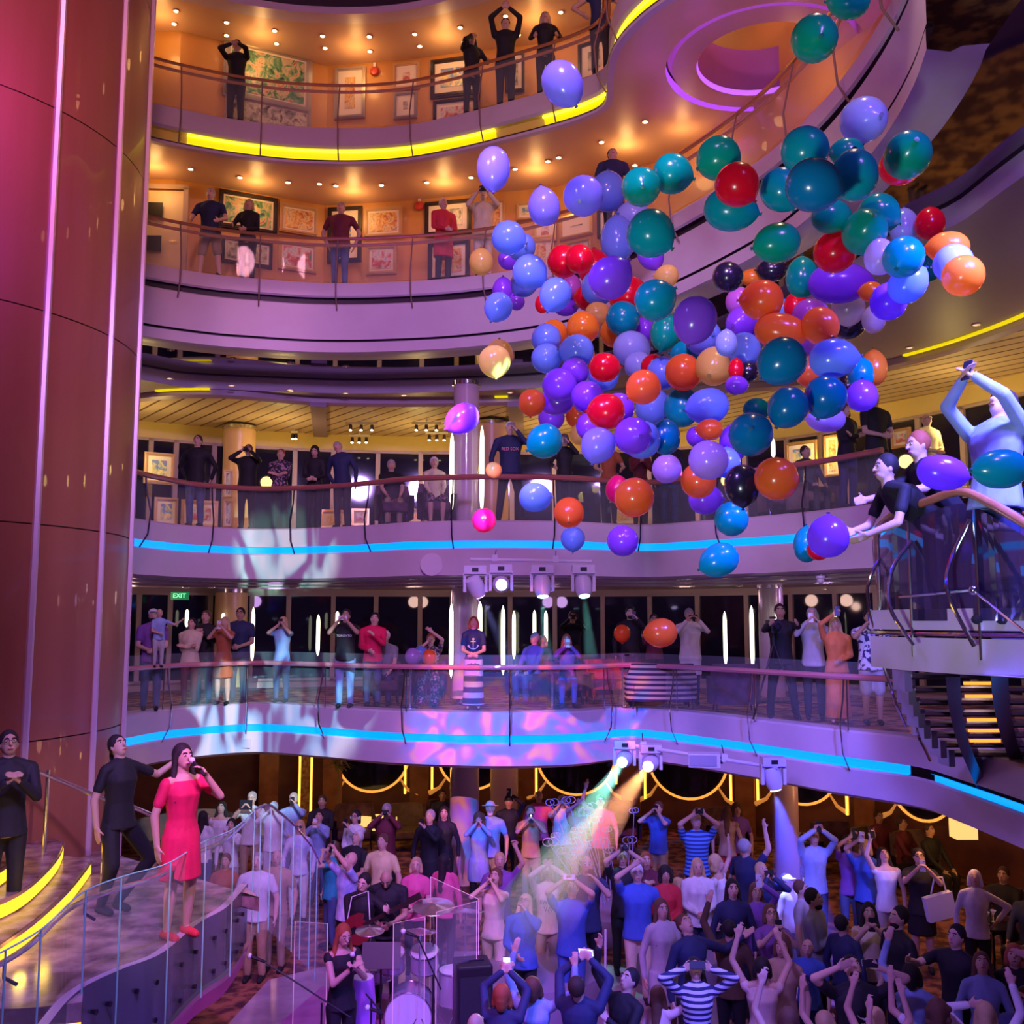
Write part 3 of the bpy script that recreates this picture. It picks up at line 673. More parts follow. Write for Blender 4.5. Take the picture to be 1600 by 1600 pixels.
        for q, ln in enumerate((.062,.075,.070,.054)):
            b0 = tg+fd*.082*g+sdv*(q-1.5)*.0195*g; c1 = math.radians(curl*.5); c2 = math.radians(curl*1.4)
            m1 = b0+(fd*math.cos(c1)+nrm*math.sin(c1)+sdv*(q-1.5)*.05)*ln*.52*g; e1 = m1+(fd*math.cos(c2)+nrm*math.sin(c2))*ln*.5*g
            body.cap(b0, .0095*g, m1, .0088*g, 6); body.cap(m1, .0088*g, e1, .0072*g, 6)
        th = sdv*(1 if fd.cross(nrm).dot(Vector((0,0,1))) > 0 else -1)
        b0 = tg+fd*.025*g+th*.032*g; m1 = b0+(th*.8+fd*.7+nrm*.3).normalized()*.035*g; e1 = m1+(th*.25+fd*.9+nrm*.5).normalized()*.030*g
        body.cap(b0, .012*g, m1, .0105*g, 6); body.cap(m1, .0105*g, e1, .008*g, 6)
        hands.append((pal+fd*.03*g, fd, nrm))
    # legs
    LG = []
    for sd in (1,-1):
        hp = hip+Vector((.052*sd*h,0,-.015*h)) if legs == 'sit' else hip+Vector((.052*sd*h,0,-.02*h))
        if legs == 'sit': k_ = hip+Vector((.07*sd*h,-.245*h,-.005*h)); an = Vector((.065*sd*h, hip.y-.225*h, .045*h))
        elif legs == 'step': k_ = Vector((.055*sd*h,-.05*h*(1 if sd>0 else -.1),.275*h)); an = Vector((.06*sd*h, (.13 if sd<0 else -.09)*h, .045*h+(.02*h if sd<0 else 0)))
        elif legs == 'bent': k_ = Vector((.075*sd*h+.10*h*(1 if sd>0 else 0),-.07*h,.27*h)); an = Vector((.055*sd*h-.02*h,.02*h,.045*h))
        elif legs == 'wide': k_ = Vector((.085*sd*h,-.01*h,.275*h)); an = Vector((.11*sd*h,.01*h,.045*h))
        elif legs == 'close': k_ = Vector((.035*sd*h,-.01*h,.275*h)); an = Vector((.032*sd*h,.01*h,.045*h))
        else: k_ = Vector((.056*sd*h,-.012*h,.275*h)); an = Vector((.058*sd*h,.012*h,.045*h))
        body.cap(hp, .052*h*wf, k_, .033*h, 10); body.cap(k_, .033*h, k_.lerp(an,.35), .033*h, 8); body.cap(k_.lerp(an,.35), .032*h, an, .019*h, 8)
        ft = an+Vector((0,-.085*h,-.028*h)); body.cap(an+Vector((0,.018*h,-.022*h)), .021*h, ft, .017*h, 8)
        LG.append((hp,k_,an,ft))
    vx = {1:.0155, 2:.0125, 3:.009}[fine]
    def rm(o, v, it=3, fac=.6):
        r = o.modifiers.new('remesh','REMESH'); r.mode = 'VOXEL'; r.voxel_size = v; r.use_smooth_shade = True
        sm = o.modifiers.new('smooth','SMOOTH'); sm.factor = fac; sm.iterations = it; return o
    rm(body.build('body', skinm(skin), t), vx, 2 if fine > 1 else 1)
    # face details
    ey = MB(); ir = MB()
    for sd in (-1,1): ey.ball(Hd(.028*sd,-.0825,.012), (.0145*s,.009*s,.0085*s), 8, 5, hr); ir.ball(Hd(.028*sd,-.0905,.012), (.0065*s,.003*s,.0068*s), 6, 4, hr)
    if fine == 3:
        for sd in (-1,1):
            e1 = MB().ball(Hd(.028*sd,-.0825,.012), (.0145*s,.009*s,.0085*s), 8, 5, hr).build('eye', mat('eye_white',(.7,.68,.66),.3), t, SM)
            MB().ball(Hd(.028*sd,-.0905,.012), (.0065*s,.003*s,.0068*s), 6, 4, hr).build('iris', mat('iris',(.03,.015,.01),.2), e1, SM)
    else: ey.build('eyes', mat('eye_white',(.7,.68,.66),.3), t, SM); ir.build('irises', mat('iris',(.03,.015,.01),.2), t, SM)
    mo = MB(); mo.tube([Hd(x,-.0975+abs(x)*.35,-.060) for x in (-.024,-.012,0,.012,.024)], [.003*s,.005*s,.006*s,.005*s,.003*s], 6)
    mo.build('mouth', mat('lips',(.42,.10,.10),.4), t, SM)
    hs, hc = hair; br = MB()
    for sd in (-1,1):
        br.tube([Hd(.013*sd,-.091,.032), Hd(.030*sd,-.087,.038), Hd(.047*sd,-.075,.032)], .0048*s, 5)
        if fine == 3: br.build('eyebrow', cloth(hc if hc not in ('hw',) else 'hg'), t, SM); br = MB()
    if fine != 3: br.build('eyebrows', cloth(hc if hc not in ('hw',) else 'hg'), t, SM)
    # hair
    if hs != 'bald':
        hm = MB(); c = Hd(0,.022,.022)
        if hs in ('short','cap','hat','hood'):
            hm.ball(Hd(0,.022,.028), (.086*s,.095*s,.106*s), 14, 10, hr)
        elif hs in ('bob','curly'):
            k2 = 1.12 if hs == 'curly' else 1.
            hm.ball(Hd(0,.024,.030), (.092*s*k2,.096*s*k2,.107*s*k2), 14, 10, hr)
            for sd in (-1,1): hm.cap(Hd(.072*sd,.005,.02), .030*s*k2, Hd(.080*sd,.015,-.085), .034*s*k2, 8)
            hm.cap(Hd(0,.06,0), .07*s*k2, Hd(0,.065,-.07), .062*s*k2, 10)
            if hs == 'curly':
                rr = random.Random(hash(label)%99)
                for q in range(16): a = rr.uniform(0,PI); hm.ball(Hd(.095*math.cos(a),.03+rr.uniform(-.02,.06),.05*math.sin(a)+rr.uniform(-.09,.06)), rr.uniform(.025,.04)*s, 8, 6)
        elif hs in ('long','back'):
            hm.ball(Hd(0,.022,.029), (.089*s,.096*s,.107*s), 14, 10, hr)
            for sd in (-1,1):
                hm.cap(Hd(.072*sd,.005,.02), .027*s, Hd(.083*sd,.02,-.10), .032*s, 8); hm.cap(Hd(.083*sd,.02,-.10), .032*s, T(.075*sd,-.02,.76), .026*s, 8); hm.cap(T(.075*sd,-.02,.76), .026*s, T(.065*sd,-.045,.70), .016*s, 8)
            hm.cap(Hd(0,.06,0), .07*s, T(0,.05,.80), .062*s, 10); hm.cap(T(0,.05,.80), .062*s, T(0,.075,.70), .045*s, 10)
        elif hs in ('bun','pony'):
            hm.ball(Hd(0,.022,.028), (.087*s,.096*s,.106*s), 14, 10, hr)
            if hs == 'bun': hm.ball(Hd(0,.10,-.035), .042*s, 10, 8)
            else: hm.cap(Hd(0,.095,.02), .03*s, Hd(0,.13,-.06), .033*s, 8); hm.cap(Hd(0,.13,-.06), .033*s, Hd(0,.12,-.17), .016*s, 8)
        rm(hm.build('hair', cloth(hc), t), .011 if fine > 1 else .014, 1, .5)
        if hs == 'cap':
            cm = MB(); cm.ball(Hd(0,.008,.045), (.086*s,.098*s,.078*s), 14, 10, hr); cm.ball(Hd(0,-.11,.045), (.06*s,.055*s,.010*s), 12, 6, hr); rm(cm.build('cap', cloth(ex[0] if ex and ex[0] in CL else 'black'), t), .012, 1)
        if hs == 'hat':
            cm = MB(); cm.ball(Hd(0,.005,.06), (.084*s,.098*s,.085*s), 14, 10, hr); cm.cyl(Hd(0,.005,.052), .15*s, .012, 20, M=hr); rm(cm.build('hat', cloth(ex[0] if ex and ex[0] in CL else 'white'), t), .012, 1)
        if hs == 'hood':
            cm = MB(); cm.ball(Hd(0,.03,.02), (.094*s,.098*s,.115*s), 14, 10, hr); rm(cm.build('hood', cloth(top[0]), t), .014, 1)
    else:
        pass
    if 'beard' in ex:
        bm_ = MB(); bm_.ball(Hd(0,-.040,-.078), (.056*s,.054*s,.045*s), 12, 8, hr); rm(bm_.build('beard', cloth(hc), t), .011, 1)
    if 'glasses' in ex or 'shades' in ex:
        gm = MB()
        for sd in (-1,1):
            if 'shades' in ex: gm.ball(Hd(.030*sd,-.094,.010), (.025*s,.006*s,.018*s), 10, 6, hr)
            else: gm.tube([Hd(.030*sd+.022*math.cos(2*PI*k/10),-.096,.010+.016*math.sin(2*PI*k/10)) for k in range(11)], .0025*s, 5)
            gm.tube([Hd(.052*sd,-.092,.014), Hd(.074*sd,.0,.012)], .0025*s, 5)
        gm.tube([Hd(-.01,-.098,.012), Hd(.01,-.098,.012)], .0025*s, 5); gm.build('glasses', mat('spectacle_frame',(.01,.01,.01),.2), t, SM)
    if 'phones' in ex:
        gm = MB(); gm.tube([Hd(.082*math.cos(a),.0,.11*math.sin(a)) for a in [PI*k/10 for k in range(11)]], .010*s, 6)
        for sd in (-1,1): gm.cyl(Hd(.070*sd,0,-.01), .036*s, .025*s*1., 12, M=hr@Matrix.Rotation(PI/2*sd,3,'Y'))
        gm.build('headphones', mat('headphone_white',(.75,.75,.78),.3), t, SM)
    # top
    tc, sl = top[0], top[1]; tm = cloth(tc) if isinstance(tc, str) else tc
    cs = {1:.019, 2:.0145, 3:.011}[fine]; sh_ = MB(); z0 = .45 if sl in ('coat','long','short','none') else .49
    vn = sl == 'none' or bot[0] == 'dress' and fine == 3
    torso(sh_, .455 if legs != 'sit' else .50, .82 if vn else .835, .015, hem=(.462,.103*(1.04 if f else 1),.078) if legs != 'sit' else None)
    if not vn:
        for sd, a, e, w_ in AS: sh_.cap(T(.01*sd,.004,.826), .040*h, a, .033*h, 8)
        sh_.ball(T(0,.0,.838), (.042*h,.040*h,.016*h), 12, 6, R)
    if sl == 'none':
        for sd, a, e, w_ in AS: sh_.cap(a, .036*h*wf, a.lerp(e,.12), .034*h*wf, 8)
    for sd, a, e, w_ in AS:
        if sl == 'short': sh_.cap(a, .0345*h*wf, a.lerp(e,.62), .034*h*wf, 9)
        elif sl in ('long','coat'): sh_.cap(a, .0345*h*wf, e, .029*h*wf, 9); sh_.cap(e, .029*h*wf, w_.lerp(e,.06), .0225*h, 9)
        elif sl == 'cuff': sh_.cap(a, .038*h*wf, e, .031*h*wf, 9); sh_.cap(e, .031*h*wf, w_.lerp(e,.45), .027*h, 9)
    if bot[0] != 'jumpsuit' and sl == 'coat':
        sh_.loft([[hip+Vector((a*h*math.cos(2*PI*k/14), b*h*math.sin(2*PI*k/14), (z-.5)*h)) for k in range(14)] for z, a, b in ((.52,.108,.082),(.42,.115,.088),(.30,.118,.09))])
    if 'collar' in ex: sh_.ball(T(0,-.012,.828), (.052*h,.045*h,.018*h), 12, 6, R)
    if 'hoodie' in ex: sh_.ball(T(0,.035,.815), (.085*h,.055*h,.032*h), 12, 6, R)
    so = rm(sh_.build({'dress':'dress'}.get(bot[0],'shirt' if sl != 'coat' else 'jacket'), tm, t), cs, 3)
    # bottom
    bt, bc = bot; b_ = MB(); bm2 = cloth(bc) if isinstance(bc, str) else bc
    def ringz(lst): b_.loft([[hip+Vector((a*h*math.cos(2*PI*k/16), b*h*math.sin(2*PI*k/16), (z-.5)*h)) for k in range(16)] for z, a, b in lst])
    if bt in ('trousers','jumpsuit','shorts'):
        b_.ball(hip, (.103*h*wf*big,.078*h*big,.06*h), 14, 8)
        for hp,k_,an,ft in LG:
            b_.cap(hp, .060*h*wf, k_ if bt != 'shorts' else hp.lerp(k_,.95), (.041 if bt != 'shorts' else .052)*h, 10)
            if bt != 'shorts': b_.cap(k_, .041*h, an+Vector((0,0,.01)), (.033 if f == 0 else .028)*h, 10)
        nm = 'trousers' if bt != 'shorts' else 'shorts'
    elif bt in ('dress','skirt','maxi'):
        if legs == 'sit':
            b_.ball(hip, (.10*h,.08*h,.06*h), 14, 8)
            for hp,k_,an,ft in LG: b_.cap(hp,.062*h,k_,.055*h,10)
            if bt == 'maxi':
                for hp,k_,an,ft in LG: b_.cap(k_,.055*h,an,.05*h,10)
        elif bt == 'maxi': ringz(((.60,.080,.062),(.52,.104,.080),(.40,.108,.085),(.2,.112,.095),(.04,.125,.11)))
        else: ringz(((.60,.080,.062),(.52,.104,.080),(.42,.110,.088),(.30,.118,.096)))
        nm = 'skirt'
    rm(b_.build(nm, bm2, t), cs, 2)
    for hp,k_,an,ft in LG:
        if bt == 'maxi' and legs != 'sit': continue
        q = MB(); q.cap(an+Vector((0,.022*h,-.022*h)), .026*h, ft+Vector((0,-.004*h,0)), .022*h, 9); rm(q.build('shoe', cloth(shoe), t), .013, 1)
    # phone or camera as a thing of its own
    Rz = Matrix.Rotation(math.radians(yaw),3,'Z')
    if phone:
        kind = phone[0]; hsx = [0,1] if phone[2] is None else [phone[2]]
        c = sum(((hands[q][0]+hands[q][2]*.012) for q in hsx), Vector((0,0,0)))/len(hsx)
        c = c + Vector((0,-.005,.012)); W = Vector(loc)+Rz@c
        lc = phone[1]; e = MB(); land = kind in ('wide','camera','tablet')
        er = math.radians(yaw); pt = math.radians(-look*.8)
        if kind == 'camera':
            o = MB().box((0,0,0),(.12,.05,.085)).build('camera', mat('camera_black',(.02,.02,.02),.4), None, loc=W); o.rotation_euler = (pt,0,er)
            MB().lathe((0,-.02,0),[(.032,0),(.034,.05),(.028,.055),(.026,.045)],14,rotx(PI/2)).build('lens', mat('camera_black'), o, SM)
            tag(o, lc, 'camera', 'cameras and phones held up')
        else:
            sz = (.078,.009,.158) if not land else (.158,.009,.078)
            if kind == 'tablet': sz = (.24,.01,.17)
            col = {'p':'phone_body','w':'phone_white'}
            m_ = mat('phone_white',(.7,.7,.75),.3) if 'lit' in phone else mat('phone_body',(.02,.02,.03),.25)
            bx = MB().box((0,0,0), sz)
            o = bx.build('phone', m_, None, loc=W); o.rotation_euler = (pt,0,er); bv = o.modifiers.new('b','BEVEL'); bv.width = .006; bv.segments = 2
            scr = MB().box((0,sz[1]/2+.0005,0), (sz[0]*.92,.001,sz[2]*.93)).build('screen', emis('screen_glow',(.55,.65,1.),1.6), o)
            ln_ = MB().cyl((sz[0]*.28,-sz[1]/2-.003,sz[2]*.36), .007, .003, 10, M=rotx(-PI/2)*1).build('lens', mat('lens_glass',(.02,.02,.05),.05), o)
            if 'light' in phone: MB().ball((0,-.008,sz[2]*.3), .012, 8, 6).build('flash', emis('flash_glow',(1.,.95,.9),14), o)
            tag(o, lc, 'phone', 'cameras and phones held up')
    t['_'] = 1; del t['_']
    return t, T, Hd, hands, so
# ------------------------------------------------------------ who stands where
GRP = {5:'spectators at the top gallery rail',4:'spectators at the middle gallery rail',3:'spectators on the third deck',2:'spectators on the second deck',0:'crowd on the ground floor'}
EDGE = {5:(P5,N5,Z5),4:(P4,N4,Z4),3:(P3,N3,Z3),2:(P2,N2,Z2)}
def spot(lv, px, back):
    P, N, z = EDGE[lv]; i = idx(P, px); n = N[i]
    p = P[i]-n*back; X = None
    # slide so the spot is seen exactly at that column
    for _ in range(3):
        q = proj((p.x,p.y,z+1.2)); p = p + Vector(((px-q[0])*p.y/FOC,0,0))
    return Vector((p.x,p.y,z))
PLACED = []
def pparse(ph, label):
    w = ph.split(); dg = [int(q) for q in w if q.isdigit()]
    return [w[0], ph_label(w[0], label), dg[0] if dg else None] + [q for q in w[1:] if not q.isdigit()]

def who(lv, px, back, label, **k):
    yaw0 = k.pop('yaw', 0); p = spot(lv, px, back); look = k.pop('look', 8)
    yaw = yaw0 + math.degrees(math.atan2(-p.x, p.y))*-.0
    ph = k.pop('phone', None)
    if ph: k['phone'] = pparse(ph, label)
    return figure(label, p, yaw, look=look, group=GRP[lv], **k)
def ph_label(kind, label):
    nm = {'wide':'phone held sideways','tall':'phone held upright','camera':'camera','tablet':'tablet'}[kind]
    w = label.split(' '); s = '%s of the %s' % (nm, ' '.join(w))
    w = s.split(); s = ' '.join(w[:16])
    return s
def crowd(px, py, label, h=1.7, dz=.93, z=0., D=None, **k):
    d = ray(px, py); zz = z+h*dz
    if D is None:
        t_ = (zz-5)/d.z; p = EYE+d*t_
    else: p = PY(px, py, D)
    for _ in range(12):
        if all(abs(q[2]-z) > 1 or math.hypot(q[0]-p.x, q[1]-p.y) > .40 for q in PLACED): break
        g = Vector((p.x,p.y,0)).normalized()*.05; p = p+g
    PLACED.append((p.x,p.y,z))
    ph = k.pop('phone', None)
    if ph: k['phone'] = pparse(ph, label)
    fine = k.pop('fine', 2 if p.y < 13 else 1)
    return figure(label, Vector((p.x,p.y,z)), k.pop('yaw',0), h=h, fine=fine, group=GRP[0] if z == 0 else None, **k)
A = lambda a, b=None: (a, b or a)
# top gallery
who(5,370,.25,'person in black leaning with both elbows out at the top gallery rail', arms=A('face'), hair=('short','hb'), bot=('trousers','black'), look=-5)
who(5,737,.3,'long haired person in dark clothes at the top rail beside the purple glow', f=1, hair=('long','hb'), arms=('rail','face'), bot=('trousers','black'), yaw=20)
who(5,790,.3,'person in black raising both hands overhead at the top rail', arms=A('high'), hair=('short','hb'), bot=('trousers','black'), h=1.8)
who(5,852,.3,'blonde person in black top at the top gallery rail', f=1, hair=('long','hy'), arms=A('rail'), bot=('trousers','black'))
who(5,938,.5,'person in dark vest partly cut off at the top frame edge', top=('navy','none'), bot=('trousers','black'), arms=A('hips'), h=1.8)
# middle gallery
who(4,330,.25,'bald person in navy shirt and khaki shorts leaning on the middle gallery rail', hair=('short','hg'), skin='b', top=('navy','short'), bot=('shorts','khaki'), arms=A('rail'), lean=8, ex=('big',), legs='wide')
who(4,388,.3,'blonde person in black with a bag at the middle gallery rail', f=1, hair=('bob','hy'), top=('black','long'), bot=('trousers','black'), arms=('front','rail'), h=1.66)
who(4,532,.3,'grey haired person in maroon shirt and jeans at the middle gallery', hair=('short','hg'), top=('maroon','short'), bot=('trousers','denim'), arms=A('back'), ex=('big',))
who(4,693,.3,'person in bright red blazer and dark trousers at the middle gallery', hair=('short','hw'), top=('red','coat'), bot=('trousers','black'), arms=A('front'), h=1.7, yaw=25)
who(4,755,.3,'person in white shirt photographing from the middle gallery', hair=('short','hg'), top=('cream','long'), bot=('trousers','cream'), arms=('phone','phone'), phone='camera', h=1.76, ex=('big',))
who(4,958,.25,'dark haired person looking up behind the balloons at the middle gallery', hair=('short','hb'), top=('navy','short'), bot=('trousers','black'), look=25, h=1.8)
# third deck
who(3,307,.35,'person in black sweater and jeans, hands behind back, nearest the pillar', hair=('short','hd'), top=('black','long'), bot=('trousers','denim'), arms=A('back'), look=12, h=1.8)
who(3,387,.35,'person in black filming through a camera at the third deck rail', hair=('short','hbr'), top=('black','long'), bot=('trousers','black'), arms=A('face'), phone='camera', ex=('big',))
CL['floral'] = (.10,.05,.08)
noisy('cloth_floral', (.02,.02,.03), (.5,.3,.4), 22, .7, lo=.5, hi=.62)
who(3,438,.35,'short haired person in floral blouse with arms folded', f=1, hair=('short','hr'), top=('floral','cuff'), bot=('trousers','black'), arms=A('cross'), h=1.64, ex=('big',))
who(3,492,.35,'dark bobbed person in black blazer with hands clasped', f=1, hair=('bob','hb'), top=('black','long'), bot=('trousers','black'), arms=A('front'), h=1.66, look=-15)
who(3,536,.5,'grey haired person in blue grey shirt stooping sideways to look down', hair=('short','hg'), top=('navy','long'), bot=('trousers','char'), arms=('down','back'), h=1.76, tilt=-18, roll=-6, yaw=-15)
who(3,613,1.1,'seated person in black tee and khaki trousers on the third deck', hair=('short','hg'), top=('black','short'), bot=('trousers','khaki'), arms=A('lap'), legs='sit', yaw=15)
who(3,680,1.0,'seated person in pale cardigan and patterned skirt', f=1, hair=('short','hw'), top=('cream','long'), bot=('skirt','floral'), arms=A('lap'), legs='sit', yaw=12)
_,T_,H_,hd_,so_ = who(3,797,.3,'person in white cap and dark jersey holding a phone up', hair=('cap','hg'), skin='b', top=('navy','long'), bot=('trousers','black'), arms=('phone','down'), phone='tall 0', ex=('white','big'), h=1.86, legs='wide')
text_obj('RED SOX', .075, mat('jersey_letters',(.75,.25,.35),.5), _, T_(0,-.092,.70), (PI/2,0,0))
who(3,882,.4,'person in black top with a phone behind the teal balloons', f=1, hair=('bob','hbr'), top=('black','long'), bot=('trousers','black'), arms=('phone','rail'), phone='tall 0', h=1.66)
who(3,951,.4,'person in rust top half hidden behind balloons at the rail', f=1, hair=('long','hbr'), top=('rust','short'), bot=('trousers','black'), arms=A('rail'), h=1.66)
who(3,1000,.6,'long haired person in maroon top behind the purple balloon', f=1, hair=('long','hb'), top=('maroon','long'), bot=('trousers','black'), arms=A('clap'), h=1.64)
who(3,1045,.4,'person in dark trousers hidden above the waist by lavender balloons', top=('black','long'), bot=('trousers','navy'), h=1.72)
who(3,1322,.35,'curly haired person in black with folded arms right of the cluster', f=1, hair=('curly','hbr'), top=('black','long'), bot=('trousers','navy'), arms=A('cross'), h=1.74, yaw=25)
who(3,1368,.4,'bald person in black tee beside the curly haired one', hair=('bald','hg'), top=('black','short'), bot=('trousers','black'), arms=A('front'), h=1.80, yaw=15)
figure('bald person in glasses and striped shirt seated behind, right of centre', Vector((PY(1448,640,17.5).x,17.5,Z3+.15)), 20, h=1.8, hair=('bald','hg'), top=('cream','long'), bot=('trousers','khaki'), arms=A('front'), ex=('glasses',), group=GRP[3], look=10)
figure('person slumped in an armchair behind the third deck rail', Vector((PY(1268,760,17.2).x,17.2,Z3)), 20, h=1.68, top=('char','long'), bot=('trousers','char'), arms=A('lap'), legs='sit', group=GRP[3], skin='d')
# second deck
D2 = lambda px, D, label, **k: crowd(px, 1000, label, D=D, z=Z2, **k)
D2(238,17.6,'person in backwards white cap holding a child by the pillar', hair=('cap','hb'), top=('purple','short'), bot=('trousers','denim'), arms=('front','front'), ex=('white','beard'), yaw=20, h=1.78)
figure('small child in pale clothes carried by the capped person', Vector((PY(250,990,17.3).x,17.25,Z2+.75)), 30, h=1.0, hair=('short','hy'), top=('lblue','short'), bot=('trousers','lgrey'), arms=('out','front'), ex=('kid',), group=GRP[2])
D2(298,18.7,'dark haired person in cream hoodie with folded arms', f=1, hair=('pony','hb'), top=('cream','long'), bot=('trousers','maroon'), arms=A('cross'), h=1.62, ex=('big',), look=12)
D2(320,19.1,'person in black sweater with hands at chin behind the hoodie wearer', hair=('short','hbr'), top=('black','long'), bot=('trousers','navy'), arms=A('clap'), h=1.76)
D2(350,18.8,'person in rust dress filming with a pale phone', f=1, hair=('long','hy'), top=('rust','short'), bot=('dress','rust'), arms=('phone','phone'), phone='tall 1 lit', h=1.64)
D2(374,19.3,'person in glasses and navy polo behind the rust dress', hair=('short','hb'), skin='d', top=('navy','short'), bot=('trousers','navy'), arms=A('front'), h=1.82, ex=('glasses','big'))
D2(441,19.3,'person in light blue tee with both hands raised at the face', f=1, hair=('bob','hy'), top=('lblue','short'), bot=('trousers','denim'), arms=A('face'), h=1.64, phone='tall 0')
_,T_,H_,hd_,so_ = D2(540,18.2,'person in black printed tee and pale jeans filming sideways', hair=('short','hb'), skin='d', top=('black','short'), bot=('trousers','lblue'), arms=('phone','phone'), phone='wide lit', h=1.78)
text_obj('TORONTO', .055, mat('print_white',(.7,.7,.7),.6), _, T_(0,-.092,.72), (PI/2,0,0))
D2(583,18.5,'smiling person in crimson sweater next to the printed tee', hair=('short','hb'), skin='b', top=('crim','long'), bot=('trousers','denim'), arms=('clap','front'), h=1.72, tilt=8)
D2(601,18.5,'seated elderly person with folded hands in grey shirt', hair=('short','hw'), top=('grey','short'), bot=('trousers','navy'), arms=A('lap'), legs='sit', h=1.75)
D2(672,18.7,'seated person in floral dress raising one hand behind balloons', f=1, hair=('short','hr'), top=('floral','short'), bot=('maxi','floral'), arms=('high','face'), legs='sit', h=1.68)
SK_ = striped('skirt_stripes', (.55,.55,.66), (.03,.02,.10), 5.2)
_,T_,H_,hd_,so_ = D2(740,17.9,'person in anchor print tee and striped maxi skirt before the column', f=1, hair=('bob','hr'), top=('navy','short'), bot=('maxi',SK_), arms=A('front'), h=1.64, look=14)
an = MB(); an.tube([(0,0,-.09),(0,0,.06)],.008,6); an.tube([(-.045,0,.035),(.045,0,.035)],.007,6); an.tube([(.018*math.cos(a),0,.078+.018*math.sin(a)) for a in [2*PI*k/12 for k in range(13)]],.005,6)
an.tube([(-.085,0,-.03),(-.075,0,-.065),(-.04,0,-.088),(0,0,-.095),(.04,0,-.088),(.075,0,-.065),(.085,0,-.03)],.008,6); an.tube([(-.10,0,-.05),(-.085,0,-.025),(-.065,0,-.05)],.006,6); an.tube([(.10,0,-.05),(.085,0,-.025),(.065,0,-.05)],.006,6)
an.build('anchor_print', mat('print_white'), _, SM, loc=T_(0,-.094,.70))
D2(828,19.0,'seated person in blue jacket turned toward the left', hair=('short','hg'), top=('blue','long'), bot=('trousers','denim'), arms=A('lap'), legs='sit', yaw=-40)
D2(848,19.4,'seated blonde person with head bowed beside the blue jacket', f=1, hair=('bob','hy'), top=('navy','long'), bot=('trousers','navy'), arms=A('lap'), legs='sit', h=1.62)
D2(886,18.5,'seated person in purple top filming with a phone', f=1, hair=('long','hr'), top=('purple','long'), bot=('trousers','blue'), arms=A('phone'), legs='sit', phone='tall 0 lit', h=1.66)
D2(895,20.6,'person photographing with raised elbows before the dark windows', hair=('short','hd'), top=('black','long'), bot=('trousers','black'), arms=A('face'), phone='camera', h=1.76)
D2(985,19.6,'bearded person in black behind the small round orange balloon', hair=('short','hb'), skin='b', top=('black','long'), bot=('trousers','black'), arms=('phone','down'), phone='tall 0', ex=('beard',), h=1.84)
D2(1022,19.8,'person in dark maroon behind the large orange red balloon', hair=('short','hb'), top=('maroon','long'), bot=('trousers','black'), arms=A('clap'), h=1.7)
D2(1078,18.8,'person in open white jacket and blue shirt holding phone sideways', hair=('short','hg'), top=('white','coat'), bot=('trousers','navy'), arms=A('phone'), phone='wide', h=1.80, ex=('big',))
D2(1220,16.2,'camera operator in black standing behind the tripod', hair=('short','hb'), skin='d', top=('black','long'), bot=('trousers','black'), arms=A('reach'), h=1.84, legs='wide', yaw=-10)
D2(1270,16.0,'person in pale open shirt over blue tee lifting a phone', hair=('short','hg'), top=('lgrey','long'), bot=('trousers','black'), arms=('phone','phone'), phone='tall 1 lit', h=1.78, yaw=-15)
D2(1306,15.5,'long haired person in orange shawl and long dress with phone', f=1, hair=('long','hy'), top=('orange','long'), bot=('maxi','orange'), arms=('front','high'), phone='tall 1', h=1.62, yaw=-10, ex=('big',))
CL['printed'] = (.6,.6,.7); noisy('cloth_printed', (.75,.75,.85), (.03,.03,.15), 16, .7, lo=.5, hi=.56)
D2(1360,15.2,'bearded person in white printed shirt and pale shorts', hair=('short','hb'), skin='d', top=('printed','short'), bot=('shorts','lgrey'), arms=('front','phone'), phone='tall 1', h=1.74, ex=('beard','big'), yaw=-10)

# stair landing performers
ZL = 2.2
crowd(14,1178,'person in black suit clapping on the glowing steps at the far left', z=ZL+.02, h=1.78, D=9.4, hair=('short','hb'), skin='d', top=('black','long'), bot=('trousers','black'), arms=A('clap'), ex=('glasses',), yaw=35, fine=3, look=15)
crowd(190,1170,'dark haired person in black dancing with one arm stretched out', z=ZL, h=1.70, D=10.0, f=1, hair=('pony','hb'), top=('black','short'), bot=('trousers','black'), arms=('out','down'), yaw=55, legs='bent', fine=3, look=25)
_p = crowd(287,1190,'presenter in hot pink dress speaking into a microphone on the landing', z=ZL, h=1.70, D=9.2, f=1, hair=('long','hb'), top=('crim','short'), bot=('dress','crim'), arms=('mic','down'), yaw=50, fine=3, look=8, shoe='red')
# ------------------------------------------------------------ crowd on the ground floor
K = crowd
K(320,1276,'person seen from behind in white jacket left end of crowd', f=1, hair=('long','hb'), top=('white','long'), bot=('trousers','denim'), arms=('down','front'), yaw=150, h=1.66)
K(345,1262,'smiling dark haired person in white top near the glass stair', f=1, hair=('back','hb'), top=('white','none'), bot=('trousers','black'), h=1.68, arms=A('down'), look=20)
K(361,1288,'dark haired person holding a blue phone behind the pink dress', f=1, hair=('bob','hb'), top=('white','long'), bot=('trousers','lgrey'), arms=('phone','down'), phone='tall 0 lit', h=1.55)
K(393,1247,'person in glasses and white shirt raising a dark tablet', hair=('short','hg'), top=('white','short'), bot=('trousers','tan'), arms=A('phone'), phone='tablet', ex=('glasses',), h=1.8)
K(427,1262,'person in white knitted hat covering the face with hands', hair=('cap','hw'), top=('white','long'), bot=('trousers','lgrey'), arms=A('face'), ex=('white',), h=1.66)
K(458,1250,'grey haired person in sky blue shirt with hand held high', hair=('short','hg'), top=('lblue','long'), bot=('trousers','denim'), arms=('face','front'), phone='tall 0', h=1.78)
